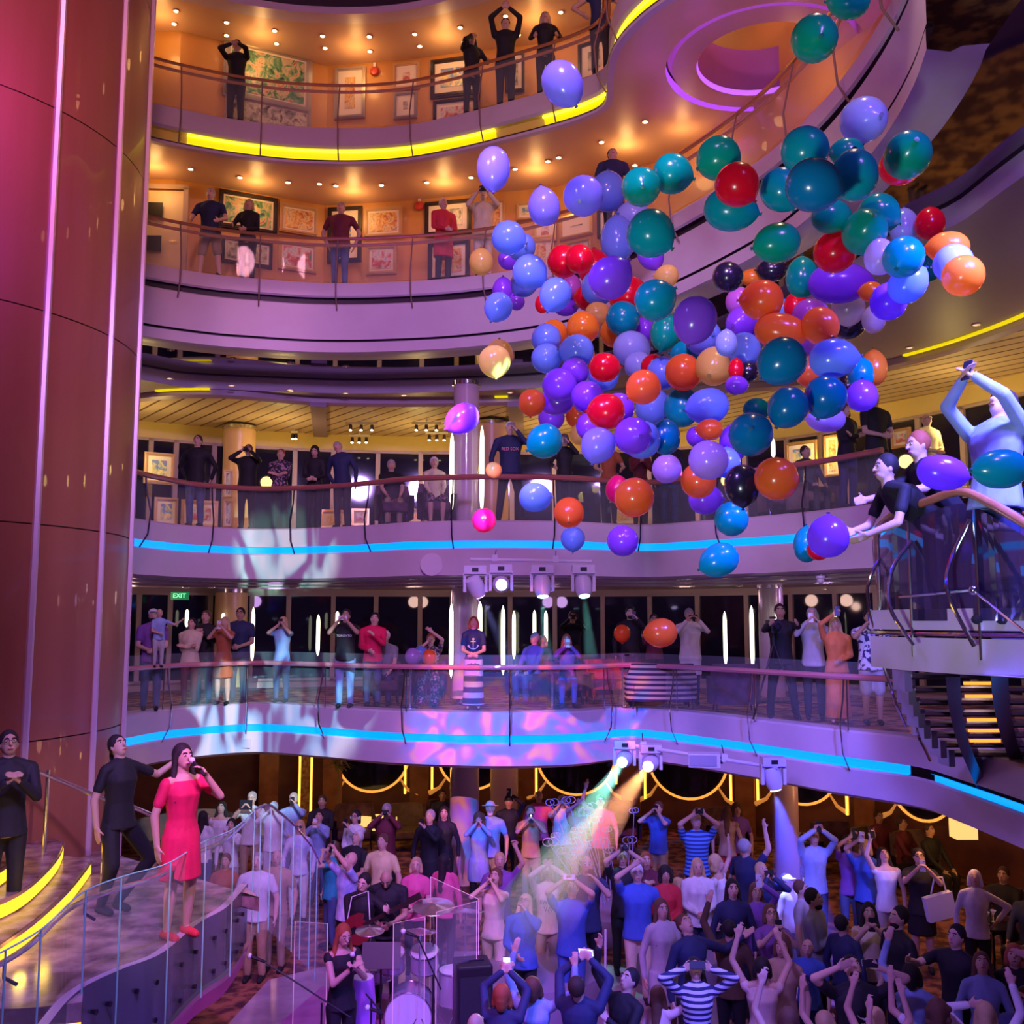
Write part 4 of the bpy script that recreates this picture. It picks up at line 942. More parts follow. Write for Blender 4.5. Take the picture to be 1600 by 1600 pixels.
noisy('cloth_tiedye', (.30,.36,.75), (.75,.75,.85), 6, .7); CL['tiedye'] = (.5,.5,.8)
K(468,1292,'long blonde person in tie dyed jacket and sunglasses behind glass', f=1, hair=('long','hy'), top=('tiedye','long'), bot=('trousers','white'), arms=A('down'), ex=('shades',), h=1.66)
K(498,1276,'dark haired person in pale blue sweater with phone at face', f=1, hair=('pony','hb'), top=('lblue','long'), bot=('trousers','denim'), arms=A('phone'), phone='tall lit', h=1.62, look=22)
K(503,1252,'dark clothed person sitting back beside the potted plant', skin='d', top=('black','long'), bot=('trousers','black'), arms=A('clap'), h=1.7)
K(555,1276,'person in white sweater and white headphones raising a phone', f=1, hair=('bob','hb'), top=('white','long'), bot=('trousers','navy'), arms=('phone','front'), phone='tall 0', ex=('phones','glasses'), h=1.66, yaw=-20)
K(604,1266,'person in maroon shirt filming near the striped armchairs', hair=('short','hg'), top=('maroon','long'), bot=('trousers','black'), arms=A('face'), phone='camera', h=1.8)
K(518,1325,'brown haired person in turquoise top looking right', f=1, hair=('pony','hbr'), top=('teal','short'), bot=('trousers','denim'), arms=('face','down'), h=1.6, yaw=-60)
K(543,1342,'bald person in floral shirt aiming a phone upward', hair=('bald','hg'), top=('tiedye','short'), bot=('trousers','black'), arms=A('high'), phone='tall', h=1.76, yaw=-50, look=25)
K(554,1308,'white haired person in dark top gazing upward', hair=('short','hw'), top=('black','short'), bot=('trousers','black'), arms=A('front'), h=1.7, yaw=-30, look=30)
K(597,1315,'person in pale yellow polo shirt looking right', hair=('short','hbr'), top=('yellow','short'), bot=('trousers','khaki'), arms=A('down'), h=1.76, yaw=-20, ex=('collar',))
_g = K(566,1376,'grinning guitarist in black suit with slicked dark hair', hair=('short','hb'), skin='b', top=('black','coat'), bot=('trousers','black'), arms=('fret','gtr'), h=1.76, yaw=-15, look=-5, tilt=12, fine=3)
K(605,1362,'bald bearded musician in black looking down at the drums', hair=('bald','hb'), skin='d', top=('black','short'), bot=('trousers','black'), arms=A('front'), h=1.78, look=-38, ex=('beard','big'), fine=3)
K(650,1352,'blonde bobbed person in pink top behind the cymbals', f=1, hair=('bob','hy'), top=('pink','short'), bot=('trousers','black'), arms=A('front'), h=1.6)
_s = K(535,1458,'red haired singer in black sleeveless top holding a microphone', f=1, hair=('long','hr'), top=('black','none'), bot=('trousers','black'), arms=('clap','clap'), h=1.68, yaw=35, look=-8, fine=3)
K(402,1345,'person with beard in white shirt seen through the curved glass', hair=('short','hg'), skin='b', top=('white','short'), bot=('trousers','tan'), arms=A('down'), h=1.74)
K(432,1342,'older person in tan top seen through the curved glass', hair=('bald','hg'), top=('tan','short'), bot=('trousers','khaki'), arms=A('down'), h=1.7)
K(352,1345,'person in brown top behind the front glass panels', f=1, hair=('short','hbr'), top=('rust','short'), bot=('trousers','grey'), arms=A('down'), h=1.58)
K(671,1276,'grey haired person in black jacket and white shirt raising a phone', hair=('short','hg'), top=('black','coat'), bot=('trousers','black'), arms=('phone','down'), phone='tall 0', h=1.76, yaw=-20)
K(694,1270,'long dark haired person beside the black jacket', f=1, hair=('long','hb'), top=('black','long'), bot=('trousers','black'), h=1.7)
K(696,1345,'dark haired person in magenta top seen from behind', f=1, hair=('long','hb'), top=('pink','long'), bot=('trousers','black'), h=1.66, yaw=150)
K(748,1280,'curly haired person in denim jacket clapping before the column', f=1, hair=('curly','hbr'), top=('lblue','coat'), bot=('trousers','black'), arms=A('face'), h=1.66)
K(766,1264,'bearded person in white brimmed hat and blue shirt', hair=('hat','hw'), top=('lblue','short'), bot=('trousers','khaki'), arms=A('down'), ex=('white','beard'), h=1.78)
K(795,1252,'dark clothed person holding a phone right of the white hat', hair=('short','hb'), top=('black','long'), bot=('trousers','black'), arms=('high','down'), phone='tall 0', h=1.72)
K(829,1268,'person in beige top filming with a bright white phone light', hair=('short','hbr'), top=('tan','short'), bot=('trousers','khaki'), arms=A('phone'), phone='tall light', h=1.7)
K(842,1243,'pink lit person standing behind the phone light', hair=('bald','hg'), top=('pink','short'), bot=('trousers','black'), h=1.76)
K(878,1252,'person clapping in the start of the green light beam', hair=('short','hw'), top=('white','short'), bot=('trousers','tan'), arms=A('face'), h=1.7)
K(905,1264,'pink lit person with hands raised under the light beam', f=1, hair=('bob','hy'), top=('pink','short'), bot=('trousers','tan'), arms=A('high'), h=1.68)
K(938,1252,'tall pink lit person with one arm overhead behind the flower sculpture', hair=('short','hb'), top=('pink','short'), bot=('trousers','black'), arms=('down','up'), h=1.78)
K(781,1345,'hazy person with raised fist left of the jumpsuit', hair=('short','hy'), top=('purple','short'), bot=('trousers','black'), arms=('fist','down'), h=1.7)
K(772,1370,'brown haired person in pale pink jumpsuit with hands by the face', f=1, hair=('bob','hbr'), top=('jump','none'), bot=('jumpsuit','jump'), arms=('face','face'), h=1.68, yaw=-20, look=22, fine=3, shoe='white')
K(818,1410,'long blonde person in bright blue blouse gazing upward', f=1, hair=('long','hy'), top=('blue','long'), bot=('trousers','black'), arms=('face','front'), h=1.64, yaw=-15, look=35, ex=('glasses','big'))
_,T_,H_,hd_,so_ = K(855,1363,'person in cream sweatshirt with printed letters clapping overhead', f=1, hair=('bob','hy'), top=('cream','long'), bot=('trousers','khaki'), arms=A('high'), h=1.68, look=35)
text_obj('SWEET', .07, mat('print_dark',(.05,.02,.05),.6), _, T_(0,-.098,.72), (PI/2,0,0)); text_obj('VA', .09, mat('print_dark'), _, T_(0,-.098,.665), (PI/2,0,0))
K(893,1388,'person in royal blue polo and white lanyard filming overhead', hair=('short','hr'), top=('blue','short'), bot=('trousers','blue'), arms=A('high'), phone='wide', h=1.72, look=32, yaw=-10, ex=('collar','big'))
K(917,1350,'bald person in dark shirt looking into a black phone', hair=('bald','hg'), top=('navy','short'), bot=('trousers','black'), arms=('phone','down'), phone='tall 0', h=1.84)
K(973,1340,'moustached person in black tee lifting a camera with both arms', hair=('short','hg'), top=('black','short'), bot=('trousers','black'), arms=A('high'), phone='camera', h=1.72, look=15)
K(996,1364,'grey haired person in blue shirt and cream trousers raising one hand', hair=('short','hw'), top=('blue','short'), bot=('trousers','cream'), arms=('down','high'), h=1.78, look=15, ex=('glasses','big'))
K(905,1534,'person in black jacket with bright blue lit arms at the front', hair=('short','hd'), top=('navy','long'), bot=('trousers','black'), arms=A('high'), phone='wide lit', h=1.68, look=30, yaw=160)
K(975,1530,'orange lit person in dark jacket at the front centre', hair=('short','hb'), top=('black','long'), bot=('trousers','black'), arms=('clap','up'), h=1.66, yaw=-50, look=30)
K(785,1553,'red haired person lifting a phone beside the black speaker', f=1, hair=('bob','hr'), top=('navy','long'), bot=('trousers','black'), arms=('high','high'), phone='tall', h=1.6, yaw=170)
K(744,1600,'bald head just above the bottom frame edge by the speaker', hair=('bald','hg'), top=('grey','short'), bot=('trousers','black'), h=1.7, yaw=160)
K(835,1560,'person in lilac sleeves stretching both hands up at the bottom edge', f=1, hair=('bob','hbr'), top=('lblue','long'), bot=('trousers','black'), arms=('up','upo'), h=1.6, yaw=165, look=25)
K(1028,1262,'person in blue shirt holding a phone to the eye under the gold strips', hair=('short','hbr'), top=('blue','short'), bot=('trousers','khaki'), arms=('face','face'), phone='tall 0', h=1.72, yaw=-30)
ST = striped('shirt_stripes', (.10,.30,.75), (.02,.05,.25), 16)
K(1088,1283,'broad person in blue striped tee holding a camera overhead', hair=('short','hg'), top=(ST,'short'), bot=('trousers','navy'), arms=A('high'), phone='camera', h=1.84, look=5, ex=('big',))
K(1135,1268,'person with leopard print bag seen from behind', f=1, hair=('long','hbr'), top=('tan','none'), bot=('trousers','red'), arms=A('down'), h=1.66, yaw=170)
K(1152,1274,'curly headed person in lilac behind the tilted grey head', f=1, hair=('curly','hbr'), top=('purple','short'), bot=('trousers','black'), h=1.66)
K(1166,1322,'grey headed person in navy turning away with one arm raised', hair=('short','hg'), top=('navy','short'), bot=('trousers','black'), arms=('down','up'), h=1.82, yaw=120, ex=('big',))
K(1194,1360,'blue lit blonde person in navy photographing upward', f=1, hair=('long','hy'), top=('navy','long'), bot=('trousers','black'), arms=A('face'), phone='camera', h=1.66, look=28, yaw=15)
K(1090,1354,'blonde bobbed person in cream knit top smiling at centre', f=1, hair=('long','hy'), top=('white','long'), bot=('trousers','navy'), arms=A('front'), h=1.68, look=5, ex=('big',))
K(1040,1366,'dark curly haired person in red cardigan', f=1, hair=('curly','hb'), skin='d', top=('red','long'), bot=('trousers','black'), arms=A('front'), h=1.62)
K(1010,1350,'person half hidden behind the grey haired blue shirt', f=1, hair=('bob','hr'), top=('maroon','long'), bot=('trousers','black'), arms=A('clap'), h=1.64)
K(1145,1388,'long black haired person in dark blue dress facing forward', f=1, hair=('long','hb'), skin='b', top=('navy','long'), bot=('maxi','navy'), arms=A('down'), h=1.72)
K(1122,1348,'curly blonde person in white sleeveless top reaching up', f=1, hair=('curly','hy'), top=('white','none'), bot=('trousers','black'), arms=('up','down'), h=1.66, yaw=60)
K(1035,1420,'laughing brown haired person in long beige coat with crossbody bag', f=1, hair=('long','hbr'), top=('lgrey','coat'), bot=('trousers','brown'), arms=('front','down'), h=1.70, look=12, yaw=15)
K(1079,1443,'person in dark jacket craning the neck to look up', hair=('short','hbr'), top=('navy','long'), bot=('trousers','black'), arms=('out','down'), h=1.76, look=42, yaw=25)
K(1060,1402,'curly blonde child behind the laughing person', hair=('curly','hy'), top=('white','short'), bot=('trousers','denim'), h=1.35, ex=('kid',))
ST2 = striped('top_stripes', (.6,.6,.75), (.02,.02,.10), 18)
K(1088,1514,'dark haired person in blue jacket over striped top, hands at eyes', f=1, hair=('long','hb'), top=(ST2,'long'), bot=('trousers','navy'), arms=A('head'), phone='wide', h=1.66, look=35, fine=3)
K(1190,1508,'dark haired person in pale pink top seen from behind with arms up', f=1, hair=('bob','hb'), top=('jump','none'), bot=('trousers','black'), arms=('up','fist'), h=1.62, yaw=170, look=15)
K(1205,1428,'person in spectacles lifting a phone in both hands', f=1, hair=('bob','hbr'), top=('purple','short'), bot=('trousers','black'), arms=A('phone'), phone='tall', h=1.62, look=18, ex=('glasses',))
K(1182,1398,'person holding a white phone above the spectacled one', f=1, hair=('long','hbr'), top=('purple','long'), bot=('trousers','black'), arms=('high','down'), phone='tall 0 lit', h=1.62)
K(1232,1390,'small child in white cap looking over a shoulder', hair=('cap','hd'), top=('white','long'), bot=('trousers','grey'), h=1.45, ex=('white','kid'), yaw=40)
K(1254,1388,'freckled person close behind the capped child', hair=('short','hbr'), top=('lgrey','short'), bot=('trousers','grey'), h=1.6, yaw=60)
K(1272,1403,'bearded dark haired person in grey shirt laughing to the side', hair=('short','hb'), skin='d', top=('grey','long'), bot=('trousers','black'), arms=A('cross'), h=1.78, yaw=55, look=5, ex=('beard',))
K(1262,1480,'bald child in blue tee looking left', hair=('bald','hbr'), top=('blue','short'), bot=('trousers','navy'), h=1.4, yaw=-20, ex=('kid',))
K(1222,1478,'brown haired person in tan top with back half turned', f=1, hair=('bob','hbr'), top=('tan','short'), bot=('trousers','black'), h=1.66, yaw=-30)
K(1272,1308,'person in blue sweater holding a phone high beside the blue beam', hair=('short','hg'), top=('lblue','long'), bot=('trousers','navy'), arms=A('high'), phone='tall', h=1.78, look=10)
K(1352,1324,'blonde person in deep blue top with phone raised left', f=1, hair=('bob','hy'), top=('blue','short'), bot=('trousers','black'), arms=('down','high'), phone='tall 1 lit', h=1.68, yaw=-30, ex=('big',))
K(1326,1330,'person in purple behind holding a phone with backpack', f=1, hair=('long','hb'), top=('purple','short'), bot=('trousers','denim'), arms=('down','high'), phone='tall 1', h=1.66)
K(1383,1336,'person in white blouse with crossbody strap and phone overhead', f=1, hair=('long','hb'), skin='b', top=('white','none'), bot=('trousers','lgrey'), arms=('down','up'), phone='tall 1', h=1.68, look=30)
K(1436,1338,'person in dark dress with white tote bag aiming a phone', f=1, hair=('pony','hb'), top=('black','short'), bot=('dress','black'), arms=A('phone'), phone='tall lit', h=1.72, look=15, ex=('glasses','big'), yaw=-15)
K(1523,1372,'white haired person in pale sweater with one hand on the hip', f=1, hair=('bob','hw'), top=('white','long'), bot=('trousers','black'), arms=('hips','down'), h=1.64, look=25, yaw=-25)
K(1358,1425,'long dark haired person filming in a lilac tank top', f=1, hair=('long','hb'), top=('cream','none'), bot=('trousers','navy'), arms=A('phone'), phone='tall', h=1.64, look=10, yaw=-15)
K(1402,1432,'bearded person in black tee standing in profile facing left', hair=('short','hb'), skin='b', top=('black','short'), bot=('trousers','black'), arms=A('down'), h=1.80, yaw=-75, ex=('beard',))
_,T_,H_,hd_,so_ = K(1337,1512,'bearded person in black tee with white sports print looking up', hair=('short','hb'), skin='b', top=('black','short'), bot=('trousers','black'), arms=('head','head'), phone='wide 0', h=1.78, look=38, ex=('beard','big'), fine=3)
text_obj('PUMA', .10, mat('print_white'), _, T_(0,-.106,.66), (PI/2,0,0))
pm = MB(); pm.tube([(-.02,0,0),(.01,0,.02),(.04,0,.05),(.06,0,.085)],[.014,.016,.012,.006],6); pm.tube([(-.02,0,0),(-.07,0,.015),(-.10,0,.04)],[.012,.006,.004],6); pm.tube([(.02,0,.02),(.06,0,.02),(.09,0,.0)],[.010,.006,.004],6); pm.tube([(-.01,0,0),(-.02,0,-.03)],[.01,.004],6)
pm.build('leaping_cat_print', mat('print_white'), _, SM, loc=T_(.02,-.108,.70))
K(1492,1462,'dark haired person in black tee pinching fingers toward the left', hair=('short','hb'), skin='b', top=('black','short'), bot=('trousers','black'), arms=('down','reach'), h=1.78, yaw=-55, look=12)
K(1535,1505,'long haired person with face upturned near the right edge', f=1, hair=('long','hbr'), top=('lblue','long'), bot=('trousers','navy'), h=1.62, look=28, yaw=-20)
K(1585,1500,'red haired person in black at the right frame edge', f=1, hair=('bob','hr'), top=('black','long'), bot=('trousers','black'), arms=('head','front'), h=1.66, look=20, yaw=-30)
K(1465,1578,'curly sandy haired person with back to view, bottom right', f=1, hair=('curly','hbr'), top=('white','short'), bot=('trousers','black'), arms=('upo','down'), h=1.62, yaw=160)
K(1370,1590,'sandy haired child stretching a bare arm up, bottom right', hair=('short','hy'), top=('lgrey','none'), bot=('trousers','blue'), arms=('up','up'), h=1.5, yaw=150, ex=('kid',))
K(1297,1592,'child with both pale arms thrown up at the bottom edge', f=1, hair=('bob','hy'), top=('lgrey','none'), bot=('trousers','blue'), arms=('upo','upo'), h=1.5, yaw=130, look=25, ex=('kid',))
K(1232,1590,'brown haired person at the bottom edge with open palms raised', f=1, hair=('long','hbr'), top=('tan','none'), bot=('trousers','black'), arms=('up','clap'), h=1.62, yaw=165)
K(1540,1588,'fair haired person at the bottom right with both arms lifted', f=1, hair=('long','hy'), top=('white','long'), bot=('trousers','denim'), arms=('head','up'), h=1.62, yaw=155)
K(1600,1580,'person in dark blue at the bottom right corner', hair=('short','hd'), top=('navy','long'), bot=('trousers','black'), arms=A('clap'), h=1.7, yaw=-60)
K(1425,1520,'person in violet sleeves reaching up behind the sports print tee', f=1, hair=('bob','hb'), top=('lblue','long'), bot=('trousers','black'), arms=('up','down'), h=1.64, yaw=150)
K(1030,1590,'brown haired child beside the beige coat at the bottom edge', f=1, hair=('long','hbr'), top=('jump','short'), bot=('trousers','denim'), arms=('down','upo'), h=1.35, yaw=150, ex=('kid',))
K(1140,1450,'person in fur trimmed sleeve with glowing wristband arm raised', hair=('short','hb'), top=('brown','long'), bot=('trousers','black'), arms=('up','down'), h=1.6, yaw=160)
K(1318,1442,'dark haired person in navy between the grey shirt and filming person', hair=('short','hb'), top=('navy','long'), bot=('trousers','black'), h=1.6, yaw=120)
# lounge guests at the back, seated
for px, D, lb, tp, yw in ((692,22,'guest in dark sweater seated on a bar stool under the gold strips','navy',10),(1420,19,'guest in plaid shirt seated in the dark lounge at right','maroon',40),(1462,18.4,'guest in black seated near the glowing corner at right','black',30),(1560,15.2,'guest seated at the small round table near the right edge','black',-40),(1595,14.3,'guest in camouflage trousers seated at the right edge','navy',-60),(1380,19.6,'guest in dark red seated by the lounge partition','maroon',10)):
    q = PY(px,1300,D); figure(lb, Vector((q.x,q.y,0)), yw, h=1.72, top=(tp,'long'), bot=('trousers','black'), arms=A('lap'), legs='sit', skin='d', group='guests seated in the ground floor lounge')
# ============================================================ pictures and fittings of the galleries
def artmat(i):
    nm = 'picture_art_%d' % i
    if nm in _m: return _m[nm]
    r = random.Random(i*7+1); m = mat(nm, (.3,.2,.2), .35); n, l, b = nodes(m)
    tc = n.new('ShaderNodeTexCoord'); t = n.new('ShaderNodeTexNoise'); t.inputs['Scale'].default_value = r.uniform(2.5,6); t.inputs['Detail'].default_value = 3; t.inputs['Distortion'].default_value = r.uniform(.5,3)
    cr_ = n.new('ShaderNodeValToRGB'); e = cr_.color_ramp.elements
    pal = [[(.02,.03,.05),(.10,.3,.15),(.6,.5,.3),(.5,.06,.05)],[(.4,.08,.04),(.7,.35,.1),(.75,.6,.3),(.2,.1,.25)],[(.05,.2,.5),(.7,.65,.6),(.6,.1,.1),(.1,.3,.2)],[(.02,.02,.03),(.3,.3,.28),(.65,.6,.5),(.1,.12,.1)],[(.6,.1,.3),(.1,.3,.6),(.85,.7,.2),(.8,.75,.7)]][i % 5]
    e[0].position = .3; e[0].color = (*pal[0],1); e[1].position = .72; e[1].color = (*pal[3],1)
    for q, c in ((.44,pal[1]),(.58,pal[2])): x = e.new(q); x.color = (*c,1)
    l.new(tc.outputs['Object'], t.inputs['Vector']); l.new(t.outputs['Fac'], cr_.inputs['Fac']); l.new(cr_.outputs['Color'], b.inputs['Base Color']); return m
FR = dict(gold=mat('gilt_frame',(.75,.50,.18),.3,.7), dark=mat('dark_frame',(.03,.02,.02),.3), silver=mat('silver_frame',(.55,.5,.42),.3,.7), wood=mat('wood_frame',(.55,.33,.14),.35))
def picture(x0, y0, x1, y1, W, fr, label, art, matw=.18, grp=None, lit=0, lean=0):
    a, an = hitwall(x0, (y0+y1)/2, W); b, _ = hitwall(x1, (y0+y1)/2, W); d = Vector((b.x-a.x,b.y-a.y,0)); w = d.length; an = math.atan2(d.y, d.x)
    top, _ = hitwall((x0+x1)/2, y0, W); bo, _ = hitwall((x0+x1)/2, y1, W); h = top.z-bo.z; c = Vector(((a.x+b.x)/2, (a.y+b.y)/2, (top.z+bo.z)/2)); n = Vector((math.sin(an), -math.cos(an), 0))
    t = empty('painting', c+n*.04, an, label, 'painting', grp); t.rotation_euler.x = lean
    f = .085*min(w, h)+.02; m = MB()
    for s in (-1,1):
        m.box((0,0,s*(h-f)/2),(w,.06,f)); m.box((s*(w-f)/2,0,0),(f,.06,h-2*f))
        m.box((0,-.03,s*(h-f)/2),(w-f*.7,.03,f*.35)); m.box((s*(w-f)/2,-.03,0),(f*.35,.03,h-f*.7))
    m.build('frame', FR[fr], t, SM)
    mw = matw*min(w,h)
    MB().box((0,.005,0),(w-2*f+.01,.02,h-2*f+.01)).build('mount', mat('picture_mount',(.80,.70,.55) if not lit else (.85,.8,.7),.7), t)
    am = artmat(art)
    MB().box((0,-.008,0),(w-2*f-2*mw,.012,h-2*f-2*mw)).build('canvas', am, t)
    return t
WS = [p - (norms(WALL45)[i]*-.0) for i, p in enumerate(WALL45)]
for q in [
 (348,75,487,165,'silver','wide dark and green picture left of the corner, top gallery',0,.03),(350,160,485,212,'silver','wide monochrome picture below the wide green one, top gallery',3,.03),
 (524,107,572,187,'silver','tall pale floral picture on the top gallery wall',1,.22),(615,100,657,142,'wood','small cream bordered picture above its square pair, top gallery',2,.25),
 (616,146,653,187,'silver','small square picture with pale double border, top gallery',3,.28),(674,92,748,152,'dark','black framed picture with blue border, top gallery',4,.15),(678,156,748,200,'dark','black framed picture partly below the parapet, top gallery',2,.15),
 (790,85,820,145,'dark','black framed picture behind the arm raiser, top gallery',3,.2),(905,65,955,125,'dark','black framed picture near the lilac bulge, top gallery',3,.2),
 (341,304,433,362,'dark','wide dark picture behind the couple, middle gallery',0,.05),(345,375,425,416,'dark','wide grey picture low behind the couple, middle gallery',3,.08),
 (436,322,496,367,'wood','golden sunset toned picture over a square one, middle gallery',1,.06),(434,380,494,425,'wood','red and white picture under the sunset one, middle gallery',2,.06),
 (513,325,566,411,'dark','tall picture behind the maroon shirt, middle gallery',4,.2),(570,325,630,372,'wood','colourful picture with flame shapes, middle gallery',1,.07),(573,385,621,430,'wood','teal picture with pale streaks below the flame one, middle gallery',2,.08),
 (665,315,737,368,'dark','large pale cityscape behind the red blazer, middle gallery',3,.14),(670,378,735,440,'dark','maroon picture below the cityscape, middle gallery',1,.1),
 (762,315,790,372,'gold','narrow gilt picture behind the photographer, middle gallery',1,.15),(808,318,838,345,'wood','small pink picture over the bigger one, middle gallery',4,.15),(835,345,870,380,'gold','gilt picture behind light blue balloons, middle gallery',2,.2),(826,370,866,425,'gold','picture of orange shapes beside red balloons, middle gallery',1,.18),
 (876,335,928,372,'gold','gilt picture with plain pale sheet, upper one, middle gallery',3,.35),(876,377,926,420,'gold','gilt picture with plain pale sheet, lower one, middle gallery',3,.35),(935,325,975,370,'dark','dark picture partly hidden by a light blue balloon',3,.2)]:
    picture(q[0],q[1],q[2],q[3],WALL45,q[4],q[5],q[6],q[7],'pictures of the '+('top' if 'top gallery' in q[5] else 'middle')+' gallery')
# alarm bells
for x, y, W, lb in ((586,113,WALL45,'round red alarm bell on the top gallery wall'),(656,323,WALL45,'round red alarm bell on the middle gallery wall')):
    p, an = hitwall(x, y, W); t = empty('alarm_bell', p+Vector((math.sin(an),-math.cos(an),0))*.03, an, lb, 'alarm bell')
    MB().lathe((0,0,0),[(.10,0),(.10,-.02),(.085,-.05),(.03,-.07)],20,rotx(-PI/2)).build('gong', mat('bell_red',(.55,.05,.03),.35), t, SM)
    MB().box((0,.0,.13),(.05,.04,.12)).build('mount', M_white, t)
# door at the left of the middle gallery
a, an = hitwall(238,300,WALL45); b, _ = hitwall(275,300,WALL45); c = (a+b)/2
t = empty('door_1', Vector((c.x,c.y,Z4)), math.atan2(b.y-a.y,b.x-a.x)); t['kind'] = 'structure'; t['label'] = 'cream door beside the pillar on the middle gallery'
MB().box((0,-.03,1.02),(.8,.05,2.04)).build('door_leaf', mat('cream_door',(.82,.66,.38),.4), t)
m = MB()
for s in (-1,1): m.box((s*.44,-.04,1.05),(.09,.08,2.1))
m.box((0,-.04,2.12),(.97,.08,.09)); m.build('door_frame', M_mull, t)
MB().tube([(.3,-.06,1.),(.3,-.11,1.),(.18,-.11,1.)],.012,6).build('door_handle', M_chrome, t, SM)
for zz, lb in ((1.62,'upper small black notice on the cream door'),(.95,'lower small black notice on the cream door')):
    tag(MB().box((c.x-.15,c.y-.14,Z4+zz),(.36,.01,.30),math.atan2(b.y-a.y,b.x-a.x)).build('notice', M_black), lb, 'sign')

# ------------------------------------------------------------ third deck display and furniture
EA = [Vector((p.x*.955,p.y*.955,0)) for p in WIN]
M_litart = []
for q in [(224,708,272,757,'gold','gilt framed picture with pale mount, upper one by the pillar',4),(240,778,277,822,'gold','gilt framed picture with pale mount, lower one by the pillar',4),
 (282,782,340,824,'gold','blue landscape picture low behind the black sweater',2),(348,735,364,778,'wood','narrow white framed panel, upper one on the easel',3),(348,782,364,824,'wood','narrow white framed panel, lower one on the easel',3),
 (501,797,542,828,'gold','bright sunset picture leaning behind the black blazer',1),(549,795,577,822,'gold','small bright blue picture right of the stooping person',2),(640,795,668,818,'wood','orange framed picture low between the seated pair',1),
 (955,790,1000,822,'gold','bright yellow picture low behind the balloons',1),(1230,690,1280,735,'gold','brightly lit picture with gold frame at the right',4),(1290,680,1315,745,'gold','narrow lit gold framed picture behind folded arms',1),(1395,670,1425,700,'wood','small lit picture behind the black tee',2)]:
    picture(q[0],q[1],q[2],q[3],EA,q[4],q[5],q[6],.14,'pictures displayed on the third deck',1)
# shiny columns
def column(px, D, z0, z1, r, label, m, name='column'):
    q = PY(px, 800, D); t = empty(name, (q.x,q.y,z0), 0, label, 'column')
    MB().cyl((0,0,0), r, z1-z0, 32).build('shaft', m, t, SM)
    MB().lathe((0,0,0),[(r*1.02,0),(r*1.12,.01),(r*1.12,.09),(r*1.01,.10)],32).build('base_ring', M_chrome, t, SM)
    MB().lathe((0,0,z1-z0-.1),[(r*1.01,0),(r*1.1,.01),(r*1.1,.09),(r*1.02,.1)],32).build('top_ring', M_chrome, t, SM); return t
M_colp = mat('column_lacquer',(.55,.40,.50),.15,coat=.5); M_colo = mat('column_amber',(.80,.50,.22),.3)
column(728,18.9,Z3,9.62,.25,'shiny lilac round column between two tube lights, third deck',M_colp)
column(371,22.5,Z3,9.45,.36,'amber round column behind the third deck photographer',M_colo)
column(768,22,Z3,9.45,.38,'pale amber column behind the white capped person',M_colo)
column(728,19.2,Z2,5.72,.27,'lilac round column behind the anchor print person',M_colp)
column(366,22.5,Z2,5.72,.36,'amber lit column on the second deck left',M_colo)
column(1200,19.5,Z2,5.72,.24,'pinkish column behind the camera operator',M_colp)
column(728,19.4,0,2.5,.28,'lilac round column in the middle of the ground floor',M_colp)
column(788,22,0,2.5,.3,'blue lit column right of the white hat on ground floor',M_colp)
column(1215,19.0,0,2.5,.22,'slim pinkish column behind the blue light beam',M_colp)
# tube lights shaped like long lenses
def tubelight(px, y0, y1, D, label, w=.042):
    a = PY(px,y0,D); b = PY(px,y1,D); c = (a+b)/2; h = (a.z-b.z)/2
    t = empty('wall_lamp', c, 0, label, 'wall lamp')
    prof = [(w*math.cos(PI/2*q/8)**.6 if q < 8 else .004, h*q/8) for q in range(-8,9) for q in [abs(q)*(1 if q>=0 else -1)]]
    prof = []
    for q in range(-8,9):
        s_ = abs(q)/8; prof.append((max(.004, w*(1-s_**7)**.8), h*q/8))
    MB().lathe((0,0,0), prof, 12, Matrix.Diagonal((1,.5,1)).to_3x3()).build('lens', M_bulbw, t, SM)
    MB().box((w*.9,.02,0),(.02,.03,h*1.5)).build('backplate', M_dsteel, t); return t
for a in [(706,676,800,18.5,'long glowing tube lamp left of the lilac column, third deck'),(753,665,800,18.6,'long glowing tube lamp right of the lilac column, third deck'),
 (705,942,1060,18.8,'long glowing tube lamp left of the lilac column, second deck'),(750,940,1010,18.9,'glowing tube lamp right of the anchor print person'),(786,946,1055,19.6,'wide glowing bar standing for a tube lamp reflection near the window bay'),
 (803,954,1030,22.3,'slim glowing bar for a lamp reflection, first of the slim trio'),(835,953,1020,22.3,'slim glowing bar for a lamp reflection, middle of the slim trio'),(853,954,1010,22.3,'slim glowing bar for a lamp reflection, last of the slim trio'),  # glowing bars built where tube lamps only reflect, the wide one included
 (395,948,1035,22.0,'glowing tube lamp beside the amber column, second deck'),(497,960,1025,22.0,'slim glowing tube lamp left of the printed tee'),(527,955,985,22.0,'short glowing tube lamp behind the sideways phone'),(292,952,980,22.0,'short glowing tube lamp above the cream hoodie'),(349,958,972,22.0,'tiny glowing tube lamp above the black sweater'),
 (1133,955,1040,21.0,'slim glowing tube lamp right of the white jacket'),(1175,946,1043,18.8,'wide glowing tube lamp left of the pinkish column'),(1214,945,985,19.0,'short glowing tube lamp above the camera operator'),(1304,955,980,19.0,'short glowing tube lamp right of the pale shirt'),
 (1208,685,715,19.5,'short bright tube lamp under a teal balloon, third deck'),(790,805,830,18.5,'') ][:-1]:
    tubelight(*a)
